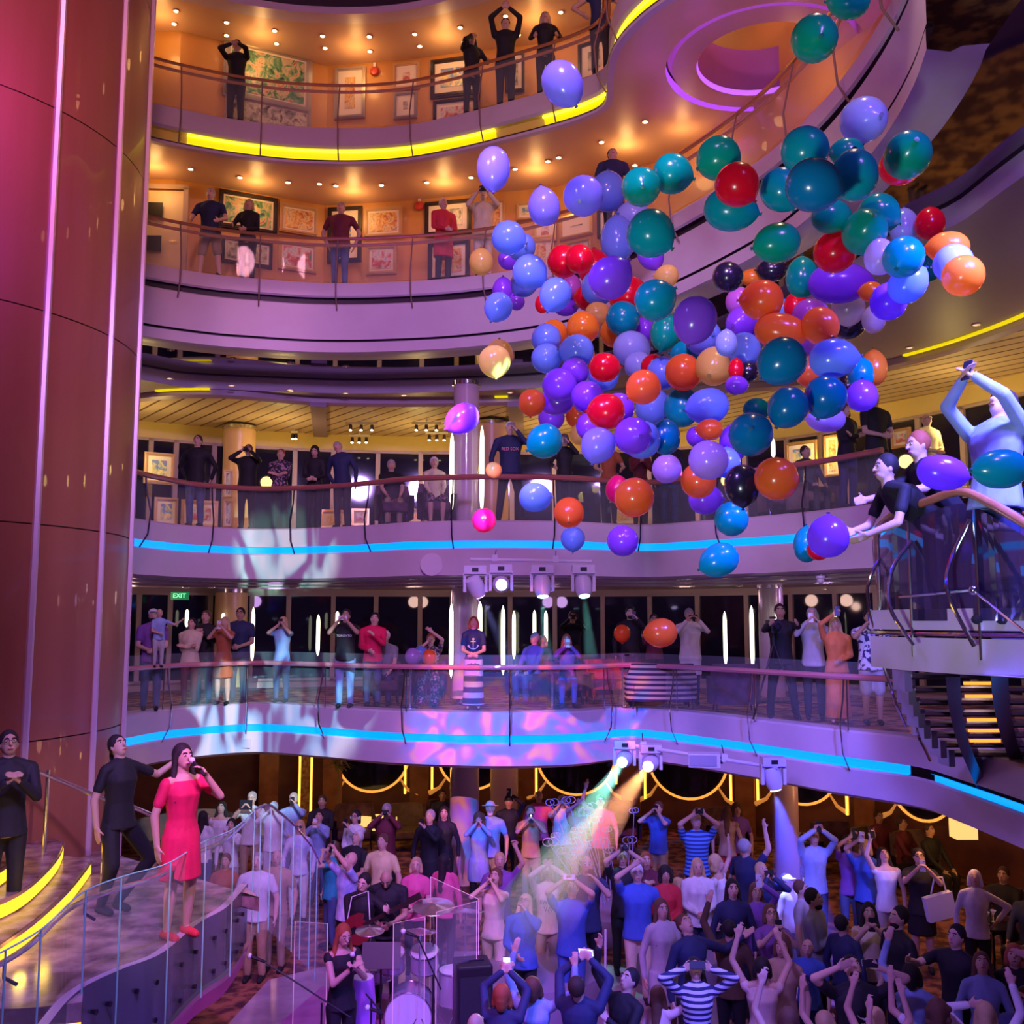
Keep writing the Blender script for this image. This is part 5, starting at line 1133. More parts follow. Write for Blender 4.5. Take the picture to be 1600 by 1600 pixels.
# exit sign
q = PY(281,931,20.5); t = empty('exit_sign', q, 0, 'small green exit sign on the second deck near the pillar', 'exit sign')
MB().box((0,0,0),(.36,.05,.16)).build('panel', mat('exit_green',(.0,.08,.03),.4,emit=(.0,.6,.2),es=.25), t)
text_obj('EXIT', .13, emis('exit_letters',(.2,1.,.4),2.), t, (0,-.03,0), (PI/2,0,0))
# track spot rails
for x0, x1, y, D, n, lb in ((540,590,640,22.0,3,'track with three small spotlights left part of the ceiling'),(643,690,638,22.0,3,'track with three small spotlights nearer the lilac column'),(455,465,678,23,2,'pair of small spotlights low at the ceiling edge'),(665,700,680,23.2,3,'row of bright small spotlights above the seated pair'),(545,578,684,23.2,3,'row of dim small spotlights behind the stooping person')):
    a = PY(x0,y,D); b = PY(x1,y,D); z = min(a.z, 9.38); t = empty('track_light', Vector(((a.x+b.x)/2,a.y,z)), 0, lb, 'track light'); L = b.x-a.x
    MB().box((0,0,.05),(L,.04,.04)).build('track', M_white, t)
    MB().tube([(0,0,.05),(0,0,9.5-z)],.012,6).build('stem', M_white, t)
    for i in range(n):
        x = -L/2+L*(i+.5)/n; h = MB().cyl((x,0,-.12),.045,.13,12,.035).build('spot_head', M_dsteel, t, SM); MB().ball((x,-.02,-.12),(.036,.036,.02),10,6).build('bulb', M_bulb, h, SM)
# small tables with lamps, deck chairs
def armchair(loc, yaw, label, m, w=.78, legs=True, hgt=.82, grp=None, cat='armchair'):
    t = empty('armchair', loc, math.radians(yaw), label, cat, grp)
    s = MB().box((0,-.02,.36),(w-.22,.58,.18)).build('seat', m, t, SM); bv = s.modifiers.new('b','BEVEL'); bv.width = .04; bv.segments = 3
    bk = MB(); n = 12
    for q in range(1):
        pts = [(w/2*math.cos(a), .28*math.sin(a)+.04 if math.sin(a) > 0 else .04, 0) for a in [PI*k/n for k in range(n+1)]]
        out = []; 
        path = [Vector((w/2,-.30,0))]+[Vector((w/2*math.cos(PI*k/n), .05+.28*math.sin(PI*k/n),0)) for k in range(n+1)]+[Vector((-w/2,-.30,0))]
        N = []
        for i,p in enumerate(path):
            tt = path[min(i+1,len(path)-1)]-path[max(i-1,0)]; tt.normalize(); N.append(Vector((tt.y,-tt.x,0)))
        hs = [hgt*.72 if (i<3 or i>len(path)-4) else hgt for i in range(len(path))]
        bk.loft([[p+Vector((0,0,.14)) for p in path],[p+n_*.01+Vector((0,0,h)) for p,n_,h in zip(path,N,hs)],[p-n_*.09+Vector((0,0,h)) for p,n_,h in zip(path,N,hs)],[p-n_*.10+Vector((0,0,.14)) for p,n_ in zip(path,N)]],closed=False,cap=False)
    o = bk.build('backrest', m, t, math.radians(50))
    if legs:
        for sx in (-1,1):
            for sy in (-1,1): MB().cap((sx*(w/2-.1),sy*.2,.02),.015,(sx*(w/2-.12),sy*.18,.28),.022,8).build('leg', M_dsteel, t, SM)
    return t
M_chs = striped('chair_stripes', (.55,.42,.30), (.05,.02,.06), 11)
M_chd = noisy('chair_plum', (.06,.02,.05), (.12,.05,.09), 8, .8); M_chr = noisy('chair_red', (.30,.02,.03), (.4,.04,.05), 8, .8); M_chg = noisy('chair_greige', (.16,.11,.10), (.22,.15,.13), 8, .8)
P_ = lambda px, D, z: Vector((PY(px,900,D).x, D, z))
armchair(P_(1030,17.9,Z2), 180, 'wide striped settee with back to the rail', M_chs, 1.25, hgt=.80, cat='settee')
for px, D, yw, lb in ((601,18.75,10,'dark armchair under the folded hands elder'),(672,18.95,10,'dark armchair under the floral dress sitter'),(828,19.15,-40,'blue lit chair under the blue jacket'),(849,19.6,0,'chair under the bowed blonde head'),(886,18.75,0,'chair under the purple top sitter')): armchair(P_(px,D,Z2), yw, lb, M_chd, .74, hgt=.78)
armchair(P_(1142,17.3,Z2), 175, 'dark plum armchair right of the striped settee', M_chd, .85)
armchair(P_(945,19.0,Z2), 15, 'red armchair behind the seated person in purple', M_chr, .85)
armchair(P_(1268,17.25,Z3), 30, 'dark armchair with slumped person, third deck', M_chg, .85)
armchair(P_(1225,17.6,Z3), 10, 'dark armchair partly behind the orange red balloon', M_chd, .85)
armchair(P_(613,18.12+.7,Z3), 15, 'metal armed chair under the person in black tee', M_chd, .7)
armchair(P_(680,18.0+.6,Z3), 12, 'metal armed chair under the pale cardigan', M_chd, .7)
for px, D, lb in ((640,22.5,'round dark armchair left of the ground floor column'),(700,23,'tall dark armchair near the bar stool guest'),(560,22.5,'big dark armchair behind the white headphones'),(1350,20,'dark armchair in lounge by the gold strip'),(1290,20.5,'wide dark sofa chair at the back right lounge'),(1410,19.6,'dark lounge chair under the curved balcony end'),(1580,15.3,'dark cube armchair at the right edge'),(850,23,'dark rounded armchair behind the phone light'),(960,22.8,'dark rounded armchair under the orange beam'),(1120,22.,'maroon lounge chair behind the striped tee')):
    armchair(P_(px,D,0), 10 if px < 1300 else 25, lb, M_chg if px in (640,1350,1410) else M_chd, .95, hgt=.95, grp='lounge chairs of the ground floor')
def table(loc, r, h, label, m=M_dsteel):
    t = empty('side_table', loc, 0, label, 'table'); MB().cyl((0,0,h-.03),r,.03,24).build('table_top', m, t, SM); MB().cyl((0,0,.02),.025,h-.04,10).build('stem', M_chrome, t, SM); MB().lathe((0,0,0),[(.2,0),(.2,.015),(.03,.03)],20).build('foot', M_chrome, t, SM); return t
table(P_(643,18.0,Z2), .28, .72, 'round side table with balloons tied above, second deck')
table(P_(862,18.1,Z2), .28, .72, 'round side table between the seated trio, second deck')
table(P_(972,18.3,Z2), .2, .95, 'tall thin stand below the small round orange balloon')
table(P_(1520,15.0,0), .32, .62, 'small round drinks table at the right edge of the lounge')
table(P_(1418,18.5,0), .32, .72, 'small round table with glasses in the dark lounge')
table(P_(1240,20.0,0), .3, .72, 'round table with glasses left of the lounge partition')
for px, D, z, lb in ((1515,15.0,.62,'empty stem glass on the drinks table at right edge'),(1525,15.1,.62,'second stem glass on the drinks table at right edge'),(1414,18.5,.72,'stem glass, left one in the dark lounge'),(1423,18.45,.72,'stem glass, right one in the dark lounge'),(1236,20.,.72,'stem glass, left one by the partition'),(1245,19.95,.72,'stem glass, right one by the partition')):
    tag(MB().lathe((0,0,0),[(.035,0),(.006,.008),(.005,.09),(.045,.16),(.042,.162),(.004,.10)],14).build('wine_glass', mat('drink_glass',(.8,.85,.9),.05,alpha=.45), smooth=SM, loc=P_(px,D,z)), lb, 'glass', 'glasses on the lounge tables')
# balloons tied at the table, small orange one
for px, py, w, c, lb in ((645,1026,25,'lav','lavender balloon tied over the side table, leftmost of three'),(657,1021,22,'blue','blue balloon tied over the side table, middle of three'),(671,1027,23,'ored','orange red balloon tied over the side table, rightmost of three'),(972,990,26,'ored','small round orange balloon upright on the tall thin stand')):
    D = 18.0 + {'lav':.0,'blue':.35,'ored':-.25}[c]*(px < 700) + (.3 if px > 900 else 0); p = PY(px,py,D); R = w/2*D/FOC
    o = MB().lathe((0,0,0),[(max(.01,math.sin(PI*q/12))*R*(1 if q>6 else .96+.006*q), -math.cos(PI*q/12)*R*1.08) for q in range(13)],18).build('balloon', balmat(c), smooth=math.radians(60), loc=p)
    MB().lathe((0,0,0),[(.01,-R*1.06),(.02,-R*1.2),(.004,-R*1.2)],8).build('knot', mat('latex_knot_'+c), o, SM); tag(o, lb, 'balloon')
# tripod camera
t = empty('tripod_camera', P_(1206,16.0,Z2), 0, 'black video camera on a tall tripod in front of its operator', 'tripod camera')
for a in (80,200,320): MB().cap((0,0,1.2),.018,(.42*math.cos(math.radians(a)),.42*math.sin(math.radians(a)),.02),.013,8).build('leg', M_black, t, SM)
MB().cyl((0,0,1.15),.03,.2,12).build('column', M_black, t, SM)
o = MB().box((0,0,1.46),(.16,.34,.2)).build('camera_body', M_black, t); MB().lathe((0,-.16,1.46),[(.05,0),(.06,.1),(.05,.14),(.04,.12)],16,rotx(PI/2)).build('lens', M_dsteel, o, SM)
MB().box((0,.02,1.60),(.05,.22,.04)).build('top_handle', M_black, o)

# ------------------------------------------------------------ ground floor back wall: gold strips, portholes, planters
M_gold_l = emis('gold_strip',(1.,.55,.06),2.6); M_goldrim = emis('gold_rim',(1.,.38,.06),1.1)
GS = [Vector((p.x*.985,p.y*.985,0)) for p in GW]
for px, y1, lb in ((468,1275,'gold light strip beside carved panel, left one'),(486,1275,'gold light strip beside carved panel, right one'),(633,1240,'gold light strip right of the first porthole'),(675,1240,'gold light strip left of the round column'),(797,1245,'gold light strip above the white hat'),(838,1238,'gold light strip above the phone light'),(963,1225,'thin gold light strip above the flower sculpture'),(1008,1248,'gold light strip above the blue shirt with phone'),(1142,1255,'gold light strip above the leopard print bag'),(1184,1250,'dim gold light strip by the slim column'),(1323,1273,'gold light strip in the dark lounge'),(1375,1240,'short gold light strip under the balcony edge'),(1521,1292,'gold light strip near the glowing corner at right')):
    p, an = hitwall(px, 1230, GS); b, _ = hitwall(px, y1, GS); b.z = max(.3, b.z)
    t = empty('strip_lamp', Vector((p.x,p.y,b.z)), an, lb, 'strip light', 'gold strip lights of the lounge wall')
    MB().box((0,-.02,(2.5-b.z)/2),(.045,.04,2.5-b.z)).build('glow_bar', M_gold_l, t); MB().box((0,.01,(2.5-b.z)/2),(.09,.03,2.5-b.z)).build('channel', M_gold, t)
M_port = mat('porthole_pane', (.01,.01,.04), .05)
wi2 = 60
for px, py, R in ((582,1172,.88),(738,1172,.85),(900,1172,.95),(1075,1172,.95),(1252,1180,.85),(1440,1200,.8)):
    p, an = hitwall(px, 1230, GS); q, _ = hitwall(px, py, GS); z = q.z; wi2 += 1
    t = empty('window_%d' % wi2, Vector((p.x,p.y,min(z,1.75))), an); t['kind'] = 'structure'; t['label'] = 'round lounge window with glowing amber rim'
    MB().tube([(R*math.cos(2*PI*k/40),-.02,R*math.sin(2*PI*k/40)) for k in range(41)], .03, 8).build('rim', M_goldrim, t, SM)
    MB().cyl((0,.02,0),R-.02,.02,40,M=rotx(PI/2)).build('pane', M_port, t)
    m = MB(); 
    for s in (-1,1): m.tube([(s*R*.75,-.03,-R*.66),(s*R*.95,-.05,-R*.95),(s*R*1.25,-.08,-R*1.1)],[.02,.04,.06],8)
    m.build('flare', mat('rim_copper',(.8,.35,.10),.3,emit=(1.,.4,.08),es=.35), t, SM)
def potted(loc, label, h=1.5):
    t = empty('potted_palm', loc, 0, label, 'potted plant'); MB().lathe((0,0,0),[(.14,0),(.2,.35),(.21,.36),(.18,.33)],20).build('pot', mat('pot_clay',(.3,.2,.18),.5), t, SM)
    MB().tube([(0,0,.3),(.03,.02,h*.6),(.0,0,h)],[.03,.022,.015],8).build('stem', mat('plant_stem',(.2,.12,.06),.7), t, SM)
    r = random.Random(4); lf = MB()
    for i in range(34):
        a = r.uniform(0,2*PI); e = r.uniform(-.3,1.1); L = r.uniform(.3,.55); b = Vector((0,0,h*r.uniform(.8,1.)))
        d = Vector((math.cos(a)*math.cos(e),math.sin(a)*math.cos(e),math.sin(e))); sd = Vector((-math.sin(a),math.cos(a),0)); pts = []
        for k in range(6): s_ = k/5; c = b+d*L*s_+Vector((0,0,-.35*L*s_*s_)); w = .045*math.sin(PI*min(.98,s_*.9+.08)); pts.append((c+sd*w, c-sd*w))
        lf.strip([p[0] for p in pts],[p[1] for p in pts])
    lf.build('leaves', mat('leaf_green',(.15,.16,.06),.5), t, SM); return t
potted(P_(533,23.0,0), 'potted palm with drooping leaves beside the first porthole', 2.1)
# carved panel
p, an = hitwall(477,1230,GS); tag(MB().box((p.x,p.y-.02,1.3),(.22,.06,2.3),an).build('carved_panel', noisy('carved_gold',(.35,.15,.04),(.8,.5,.15),14,.35,bump=.6)), 'narrow carved golden panel between two light strips', 'wall panel')
for px in (420,520,655,820,985,1163,1348):
    p, an = hitwall(px,1230,GS); k[0]+=1; S(MB().box((p.x,p.y-.05,1.25),(.45,.08,2.5),an).build('trim_%d'%k[0], noisy('pilaster_wood',(.28,.10,.05),(.42,.17,.08),3,.35)), 'wooden pilaster of the lounge wall')
# low amber glowing plinths
for x, y, D, w, lb in ((590,1285,22.8,.9,'pale glowing plinth under the first porthole'),(1505,1295,17.2,.35,'bright yellow glowing plinth near the corner at right')):
    q = PY(x,y,D); tag(MB().box((q.x,D,q.z),(w,.3,.3)).build('light_box', mat('lit_plinth',(.9,.6,.3),.4,emit=(1.,.65,.2),es=.9)), lb, 'light box')
# flower sculpture of wire loops with planter seats
t = empty('flower_sculpture', P_(945,16.6,0), 0, 'sculpture of thin white wire flowers leaning out of a round planter', 'sculpture')
MB().lathe((0,0,0),[(.75,0),(.85,.2),(.86,.42),(.8,.47),(.6,.48)],32).build('planter', mat('planter_grey',(.30,.25,.32),.4), t, SM)
r = random.Random(11)
for i in range(22):
    x = r.uniform(-.55,.55); h = r.uniform(1.2,2.0); dx = -.35*r.random()+x*.5; a = Vector((x*.6,r.uniform(-.3,.3),.45)); b = Vector((x*.6+dx,a.y,h)); R = r.uniform(.045,.085)
    s_ = MB().tube([a,a.lerp(b,.5)+Vector((.04,0,0)),b],.007,6).build('flower_stem', mat('wire_white',(.42,.36,.5),.4), t, SM)
    f_ = MB()
    for q in (-.5,.5): f_.tube([b+Vector((q*R*1.1+R*math.cos(a2),q*.04,R*.8+R*.75*math.sin(a2))) for a2 in [2*PI*k/16 for k in range(17)]],.007,6)
    f_.build('petal_loop', mat('wire_white'), s_, SM)
for px, D, r_, lb in ((830,13.8,.95,'big rounded grey seat island behind the cream sweatshirt'),(1062,14.6,.75,'rounded grey seat island left of the striped tee')):
    tag(MB().lathe((0,0,0),[(r_,0),(r_*1.05,.2),(r_,.42),(r_*.8,.5),(.05,.53)],36).build('seat_island', mat('island_vinyl',(.30,.24,.34),.35), smooth=SM, loc=P_(px,D,0)), lb, 'bench')
# ============================================================ left stair landing
M_marb = noisy('stair_marble', (.13,.07,.06), (.50,.35,.31), 4.2, .22, detail=9, lo=.36, hi=.66)
M_ystep = emis('step_glow', (1.,.60,.02), 1.5)
M_steel = mat('brushed_steel', (.62,.58,.62), .22, 1.)
GP = [PZ(x,y,2.95) for x,y in [(-120,1565),(-40,1512),(62,1455),(130,1395),(200,1368),(262,1350),(320,1315),(363,1297),(395,1270)]]
GP = crom([Vector((p.x,p.y,2.2)) for p in GP], 40); NP = [-q for q in norms(GP)]
near = [PZ(x,y,2.2) for x,y in [(-260,1590),(-60,1580),(60,1574)]]
edge = [Vector((p.x,p.y,2.2)) for p in off(GP,NP,.06,2.2)]
def inward(path, d):
    out = []
    for i, p in enumerate(path):
        tt = path[min(i+1,len(path)-1)]-path[max(i-1,0)]; tt.normalize(); out.append(Vector((p.x-tt.y*d, p.y+tt.x*d, p.z)))
    return out
edge = inward(GP, .07)
# keep the stretch of kerb that is in view of the landing
kerb = [p for p in edge if proj(Vector((p.x,p.y,2.2)))[0] > 118]
far = [PZ(x,y,2.2) for x,y in [(405,1402),(345,1384),(300,1370),(170,1332),(60,1300),(-150,1260),(-400,1260)]]
land = near + [PZ(128,1566,2.2)] + kerb + far
t = empty('stair_landing', (land[0].x,land[0].y,0), 0, 'marble stair landing under the presenter with dark outer stringer', 'staircase')
o0 = Vector((land[0].x,land[0].y,0)); LL = lambda ps: [p-o0 for p in ps]
m = MB(); extrude_poly(m, LL(land), 2.06, 2.2); m.build('floor_slab', M_marb, t)
sl = inward(GP, .03)
MB().loft([LL([Vector((p.x,p.y,z)) for p in sl]) for z in (2.22,1.62)],closed=False,cap=False).build('stringer', mat('stringer_dark',(.10,.06,.14),.15,.3), t, SM)
MB().loft([LL([Vector((p.x,p.y,z)) for p in inward(GP,d)]) for z,d in ((1.60,.0),(1.38,.06))],closed=False,cap=False).build('pink_band', mat('stringer_pink',(.70,.14,.42),.35), t, SM)
MB().loft([LL([Vector((p.x,p.y,z)) for p in inward(GP,d)]) for z,d in ((1.38,.06),(1.25,.9))],closed=False,cap=False).build('underside', mat('stringer_under',(.45,.28,.45),.3), t, SM)
MB().loft([LL([Vector((p.x,p.y,2.215)) for p in inward(GP,d)]) for d in (.03,.11)],closed=False,cap=False).build('kerb', mat('kerb_stone',(.55,.45,.52),.3), t, SM)
MB().loft([LL([Vector((p.x,p.y,z)) for p in near+[PZ(128,1566,2.2)]]) for z in (2.06,1.9)],closed=False,cap=False).build('lower_step_glow', M_ystep, t)
ls = [Vector((p.x,p.y,0)) for p in near+[PZ(128,1566,2.2)]]; m = MB(); extrude_poly(m, LL(ls + [p+Vector((.15,-.5,0)) for p in ls[::-1]]), 1.75, 1.9); m.build('lower_step', M_marb, t)
# glowing upper steps
for i, (line, z) in enumerate((([(-90,1560),(-30,1527),(0,1505),(50,1468),(100,1420),(128,1385),(141,1366)],2.2),([(-110,1480),(-40,1452),(22,1425),(60,1395),(88,1362),(98,1338)],2.37),([(-120,1430),(-50,1410),(8,1378),(22,1350),(28,1326)],2.54),([(-120,1385),(-60,1370),(-20,1345),(-5,1318)],2.71))):
    L = crom([PZ(x,y,z) for x,y in line], 20); bk = [Vector((p.x-3.0, p.y+1.2, z)) for p in L[::-1]]
    s = MB(); extrude_poly(s, LL(L+bk), z, z+.165); st = s.build('step', M_marb, t)
    MB().loft([LL([Vector((p.x+.012,p.y-.012,q)) for p in L]) for q in (z+.01,z+.125)],closed=False,cap=False).build('riser_glow', M_ystep, st, SM)
    MB().loft([LL([Vector((p.x+.03,p.y-.03,q)) for p in L]) for q in (z+.135,z+.168)],closed=False,cap=False).build('nosing', mat('nosing',(.35,.2,.2),.3), st, SM)
# descending flight behind the landing
for i in range(0):
    a = PZ(405-i*1,1400+0*i,2.2); d = Vector((.32,.26,0)); p = a+d*(i+.5); z = 2.2-.2*(i+1)
    m = MB(); m.box((p.x-o0.x+.1,p.y-o0.y-.1,z-.04),(1.3,.42,.07),math.radians(-50)); m.build('lower_tread', M_marb, t)
# glass balustrade
t = empty('glass_balustrade', (GP[20].x,GP[20].y,0), 0, 'tall clear glass balustrade with point fixings around the landing', 'balustrade'); o1 = Vector((GP[20].x,GP[20].y,0))
M_glass2 = mat('stair_glass', (.80,.95,1.), .02, alpha=.13, spec=.7); M_edge = mat('glass_edge', (.35,.85,.70), .1, spec=.8)
cols = [-60,5,62,130,198,262,320,363,388]
ids = [min(range(len(GP)), key=lambda i: abs(proj(Vector((GP[i].x,GP[i].y,2.95)))[0]-c)) for c in cols]
for i, j in zip(ids, ids[1:]):
    if j <= i: continue
    seg = GP[i:j+1]; MB().loft([[Vector((p.x,p.y,z))-o1 for p in seg] for z in (1.55,2.95)],closed=False,cap=False).build('glass_panel', M_glass2, t)
    MB().tube([Vector((seg[0].x,seg[0].y,z))-o1 for z in (1.55,2.95)],.007,6).build('panel_edge', M_edge, t)
    for f_ in (.35,.75):
        for z in (1.72,2.02):
            p = seg[0].lerp(seg[-1],f_); tt = (seg[-1]-seg[0]).normalized(); n = Vector((tt.y,-tt.x,0))
            MB().tube([Vector((p.x,p.y,z))-o1-n*.06, Vector((p.x,p.y,z))-o1+n*.03],[.012,.022],8).build('fixing', M_dsteel, t, SM)
RAIL = inward(GP,.09)
MB().tube([Vector((p.x,p.y,2.84))-o1 for p in RAIL],.021,8).build('handrail', M_steel, t, SM)
MB().tube([Vector((p.x,p.y,2.955))-o1 for p in GP],.006,6).build('top_edge', M_edge, t, SM)
for c in (20,155,290):
    i = min(range(len(GP)), key=lambda i: abs(proj(Vector((GP[i].x,GP[i].y,2.84)))[0]-c)); p = RAIL[i]; MB().tube([Vector((p.x,p.y,2.84))-o1, Vector((p.x,p.y,2.74))-o1, Vector((GP[i].x,GP[i].y,2.70))-o1],.013,8).build('rail_bracket', M_dsteel, t, SM)
# curved far end of the balustrade
FP = [(398,1266,2.95),(418,1256,2.95),(435,1268,2.88),(452,1282,2.80),(470,1302,2.62),(488,1325,2.42),(500,1350,2.2)]
FP = crom([PZ(x,y,z) for x,y,z in FP], 16)
t = empty('glass_balustrade', (FP[8].x,FP[8].y,0), 0, 'curved glass screen where the stair turns down behind the landing', 'balustrade'); o1 = Vector((FP[8].x,FP[8].y,0))
for i in range(0,15,2):
    seg = FP[i:i+3]; MB().loft([[Vector((p.x,p.y,p.z))-o1 for p in seg],[Vector((p.x,p.y,p.z-1.35))-o1 for p in seg]],closed=False,cap=False).build('glass_panel', M_glass2, t)
    MB().tube([seg[0]-o1, seg[0]-Vector((0,0,1.35))-o1],.007,6).build('panel_edge', M_edge, t)
MB().tube([p-o1 for p in FP],.012,6).build('top_rail', M_steel, t, SM)
# wall side rail on the landing
rp = [PY(x,y,D) for x,y,D in ((-10,1185,10.6),(25,1190,10.8),(75,1212,11.0),(130,1235,11.2),(165,1250,11.3),(205,1260,11.4),(245,1277,11.6))]
t = empty('stair_rail', rp[2], 0, 'round metal stair rail on posts along the foot of the pillar', 'railing'); MB().tube([p-rp[2] for p in rp],.024,8).build('handrail', M_steel, t, SM)
for p, zb in ((rp[2],2.3),(rp[4],2.2),(rp[6],2.2)):
    MB().tube([p-rp[2]+Vector((0,0,.06)), Vector((p.x,p.y,zb))-rp[2]],.022,8).build('post', M_steel, t, SM)
# speaker-in-hand microphones
def micro(loc, d, label):
    o = MB().cap((0,0,0),.014,tuple(Vector(d).normalized()*.16),.018,8).build('microphone', M_black, smooth=SM, loc=loc)
    MB().ball(Vector(d).normalized()*-.03,.028,10,8).build('mic_head', mat('mic_mesh',(.35,.35,.4),.35,.8), o, SM); return tag(o, label, 'microphone')

# ============================================================ right hand stair
RP = [PY(x,y,D) for x,y,D in ((1402,1010,10.4),(1385,950,9.9),(1372,890,9.3),(1369,840,8.6),(1378,820,8.3),(1400,803,8.0),(1450,783,7.6),(1500,768,7.3),(1545,785,7.0),(1630,835,6.3))]
RC = crom(RP, 60)
t = empty('curved_staircase', (3.4,8.2,4.3), 0, 'curved staircase with thick wooden handrail, chrome hoops and lilac landing edge', 'staircase'); o1 = Vector((3.4,8.2,4.3))
MB().tube([p-o1 for p in RC[:50]],.034,10).build('handrail', M_rail, t, SM)
MB().tube([p-o1 for p in RC[49:]],.036,10).build('handrail', M_rail, t, SM)
MB().tube([PY(x,y,D)-o1 for x,y,D in ((1500,768,7.35),(1540,762,8.0),(1580,785,8.0),(1640,830,7.8))],.034,10).build('handrail', M_rail, t, SM)
ZB = 4.98
M_tint = mat('reflection_tint_glass', (.05,.03,.09), .04, alpha=.86, spec=.8)  # dark tint painted in for the glass reflection; hides legs behind
for a_, b_ in ((18,31),(30,40),(39,48),(47,59)): MB().loft([[Vector((p.x,p.y,p.z-.09))-o1 for p in RC[a_:b_+1]],[Vector((p.x,p.y,ZB+.02))-o1 for p in RC[a_:b_+1]]],closed=False,cap=False).build('glass_panel', M_tint, t)
for i in (20,30,38,47): p = RC[i]; MB().tube([p-o1, Vector((p.x,p.y,4.72))-o1],.013,8).build('post', M_chrome, t, SM)
def hoop(px0,py0,px1,py1,px2,py2,px3,py3,D,D2):
    pts = crom([PY(px0,py0,D),PY(px1,py1,D),PY(px2,py2,(D+D2)/2),PY(px3,py3,D2)],14); MB().tube([p-o1 for p in pts],.016,8).build('hoop_bracket', M_chrome, t, SM)
hoop(1515,812,1484,880,1482,930,1522,1010,7.2,7.1); hoop(1425,845,1394,890,1391,950,1428,1008,7.8,7.6); hoop(1388,858,1360,900,1358,950,1392,1060,8.4,8.6); hoop(1430,845,1450,880,1458,920,1458,935,8.2,8.3); hoop(1378,1030,1392,1075,1400,1100,1415,1135,9.6,9.8); hoop(1425,1110,1435,1150,1445,1170,1453,1188,10.5,10.9)
# landing with two lilac bands
lp = [(3.12,8.6),(3.14,8.0),(3.32,7.35),(3.55,6.9),(3.6,6.2),(7,6.0),(7,9.4),(3.45,9.4)]
m = MB(); extrude_poly(m, [Vector((x,y,0))-Vector((o1.x,o1.y,0)) for x,y in lp], .60, .66); m.build('landing_slab', M_dark, t)
def vb(pts, z0, z1, nm, mm): MB().loft([[Vector((x,y,z))-o1 for x,y in pts] for z in (z0,z1)],closed=False,cap=False).build(nm, mm, t, SM)
vb([(3.08,8.6),(3.10,8.0),(3.30,7.33),(3.52,6.86),(3.57,6.2)],4.93,5.09,'upper_band',M_fascia); vb([(3.08,8.6),(3.10,8.0),(3.30,7.33),(3.52,6.86),(3.57,6.2)],4.61,4.87,'lower_band',M_fascia)
MB().tube([Vector((x,y,4.9))-o1 for x,y in ((3.1,8.6),(3.12,8.0),(3.32,7.3),(3.54,6.84),(3.6,6.2))],.02,8).build('shoe_rail', M_chrome, t, SM)
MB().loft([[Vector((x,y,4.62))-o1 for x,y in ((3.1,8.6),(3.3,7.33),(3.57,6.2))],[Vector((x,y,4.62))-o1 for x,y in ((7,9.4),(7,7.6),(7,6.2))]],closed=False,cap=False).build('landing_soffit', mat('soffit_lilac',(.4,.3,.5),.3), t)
MB().ball(PY(1521,922,7.0)-o1,.035,12,8).build('boss', M_chrome, t, SM)
MB().tube([PY(1405,933,7.9)-o1,PY(1460,928,7.5)-o1,PY(1521,922,7.02)-o1,PY(1610,995,6.2)-o1],.010,6).build('glass_shoe', M_chrome, t, SM)
# flight going down, open treads
for i in range(8):
    z = 4.48-.145*i; D = 9.5+.33*i; x0 = PY((1412,1417,1423,1430,1438,1449,1462,1474)[i],1000,D).x; x1 = x0+2.6
    tr = MB().box(((x0+x1)/2-o1.x,D-o1.y,z-o1.z),(x1-x0,.30,.045)).build('tread', mat('tread_dark',(.03,.015,.03),.3), t)
    MB().box(((x0+x1)/2-o1.x,D-.155-o1.y,z-o1.z+.01),(x1-x0,.014,.03)).build('nosing', M_steel, tr)
    MB().box((x0-o1.x-.03,D-o1.y,z-o1.z-.04),(.07,.30,.19)).build('end_plate', mat('endplate',(.35,.28,.42),.3,.3), tr)
    if i in (0,1,3,4,5): MB().box((PY(1528,1000,D).x-o1.x,D-.04-o1.y,z-o1.z-.065),(.34,.03,.03)).build('orange_glow_bar', emis('step_orange',(1.,.30,.04),1.7 if i != 3 else .8), tr)  # glowing bars added for the orange light of the ground floor behind
for px, w in ((1492,.13),(1565,.16)):
    pts = [PY(px-4,1040,9.0),PY(px,1090,10.),PY(px+14,1150,11.1),PY(px+44,1222,12.2)]
    m = MB(); c = crom(pts,14); m.loft([[p+Vector((-w/2,0,.10))-o1 for p in c],[p+Vector((w/2,0,.10))-o1 for p in c],[p+Vector((w/2,0,-.10))-o1 for p in c],[p+Vector((-w/2,0,-.10))-o1 for p in c]],closed=False,cap=False); m.build('stringer', mat('stringer_navy',(.05,.03,.12),.2,.4), t, SM)
# upper flight sloping down behind the rail, with its own blue strip
UF = crom([PY(x,y,D) for x,y,D in ((1392,826,12.2),(1420,838,11.6),(1460,856,11.0),(1520,873,10.4),(1560,887,10.0),(1640,897,9.4))],20)
for a_, b_, nm, mm in ((.52,.05,'upper_stringer',mat('stringer_plum',(.16,.10,.20),.35)),(.05,-.05,'blue_strip',M_blue),(-.05,-.75,'lower_stringer',mat('stringer_plum'))):
    MB().loft([[p+Vector((0,0,a_))-o1 for p in UF],[p+Vector((0,0,b_))-o1 for p in UF]],closed=False,cap=False).build(nm, mm, t, SM)
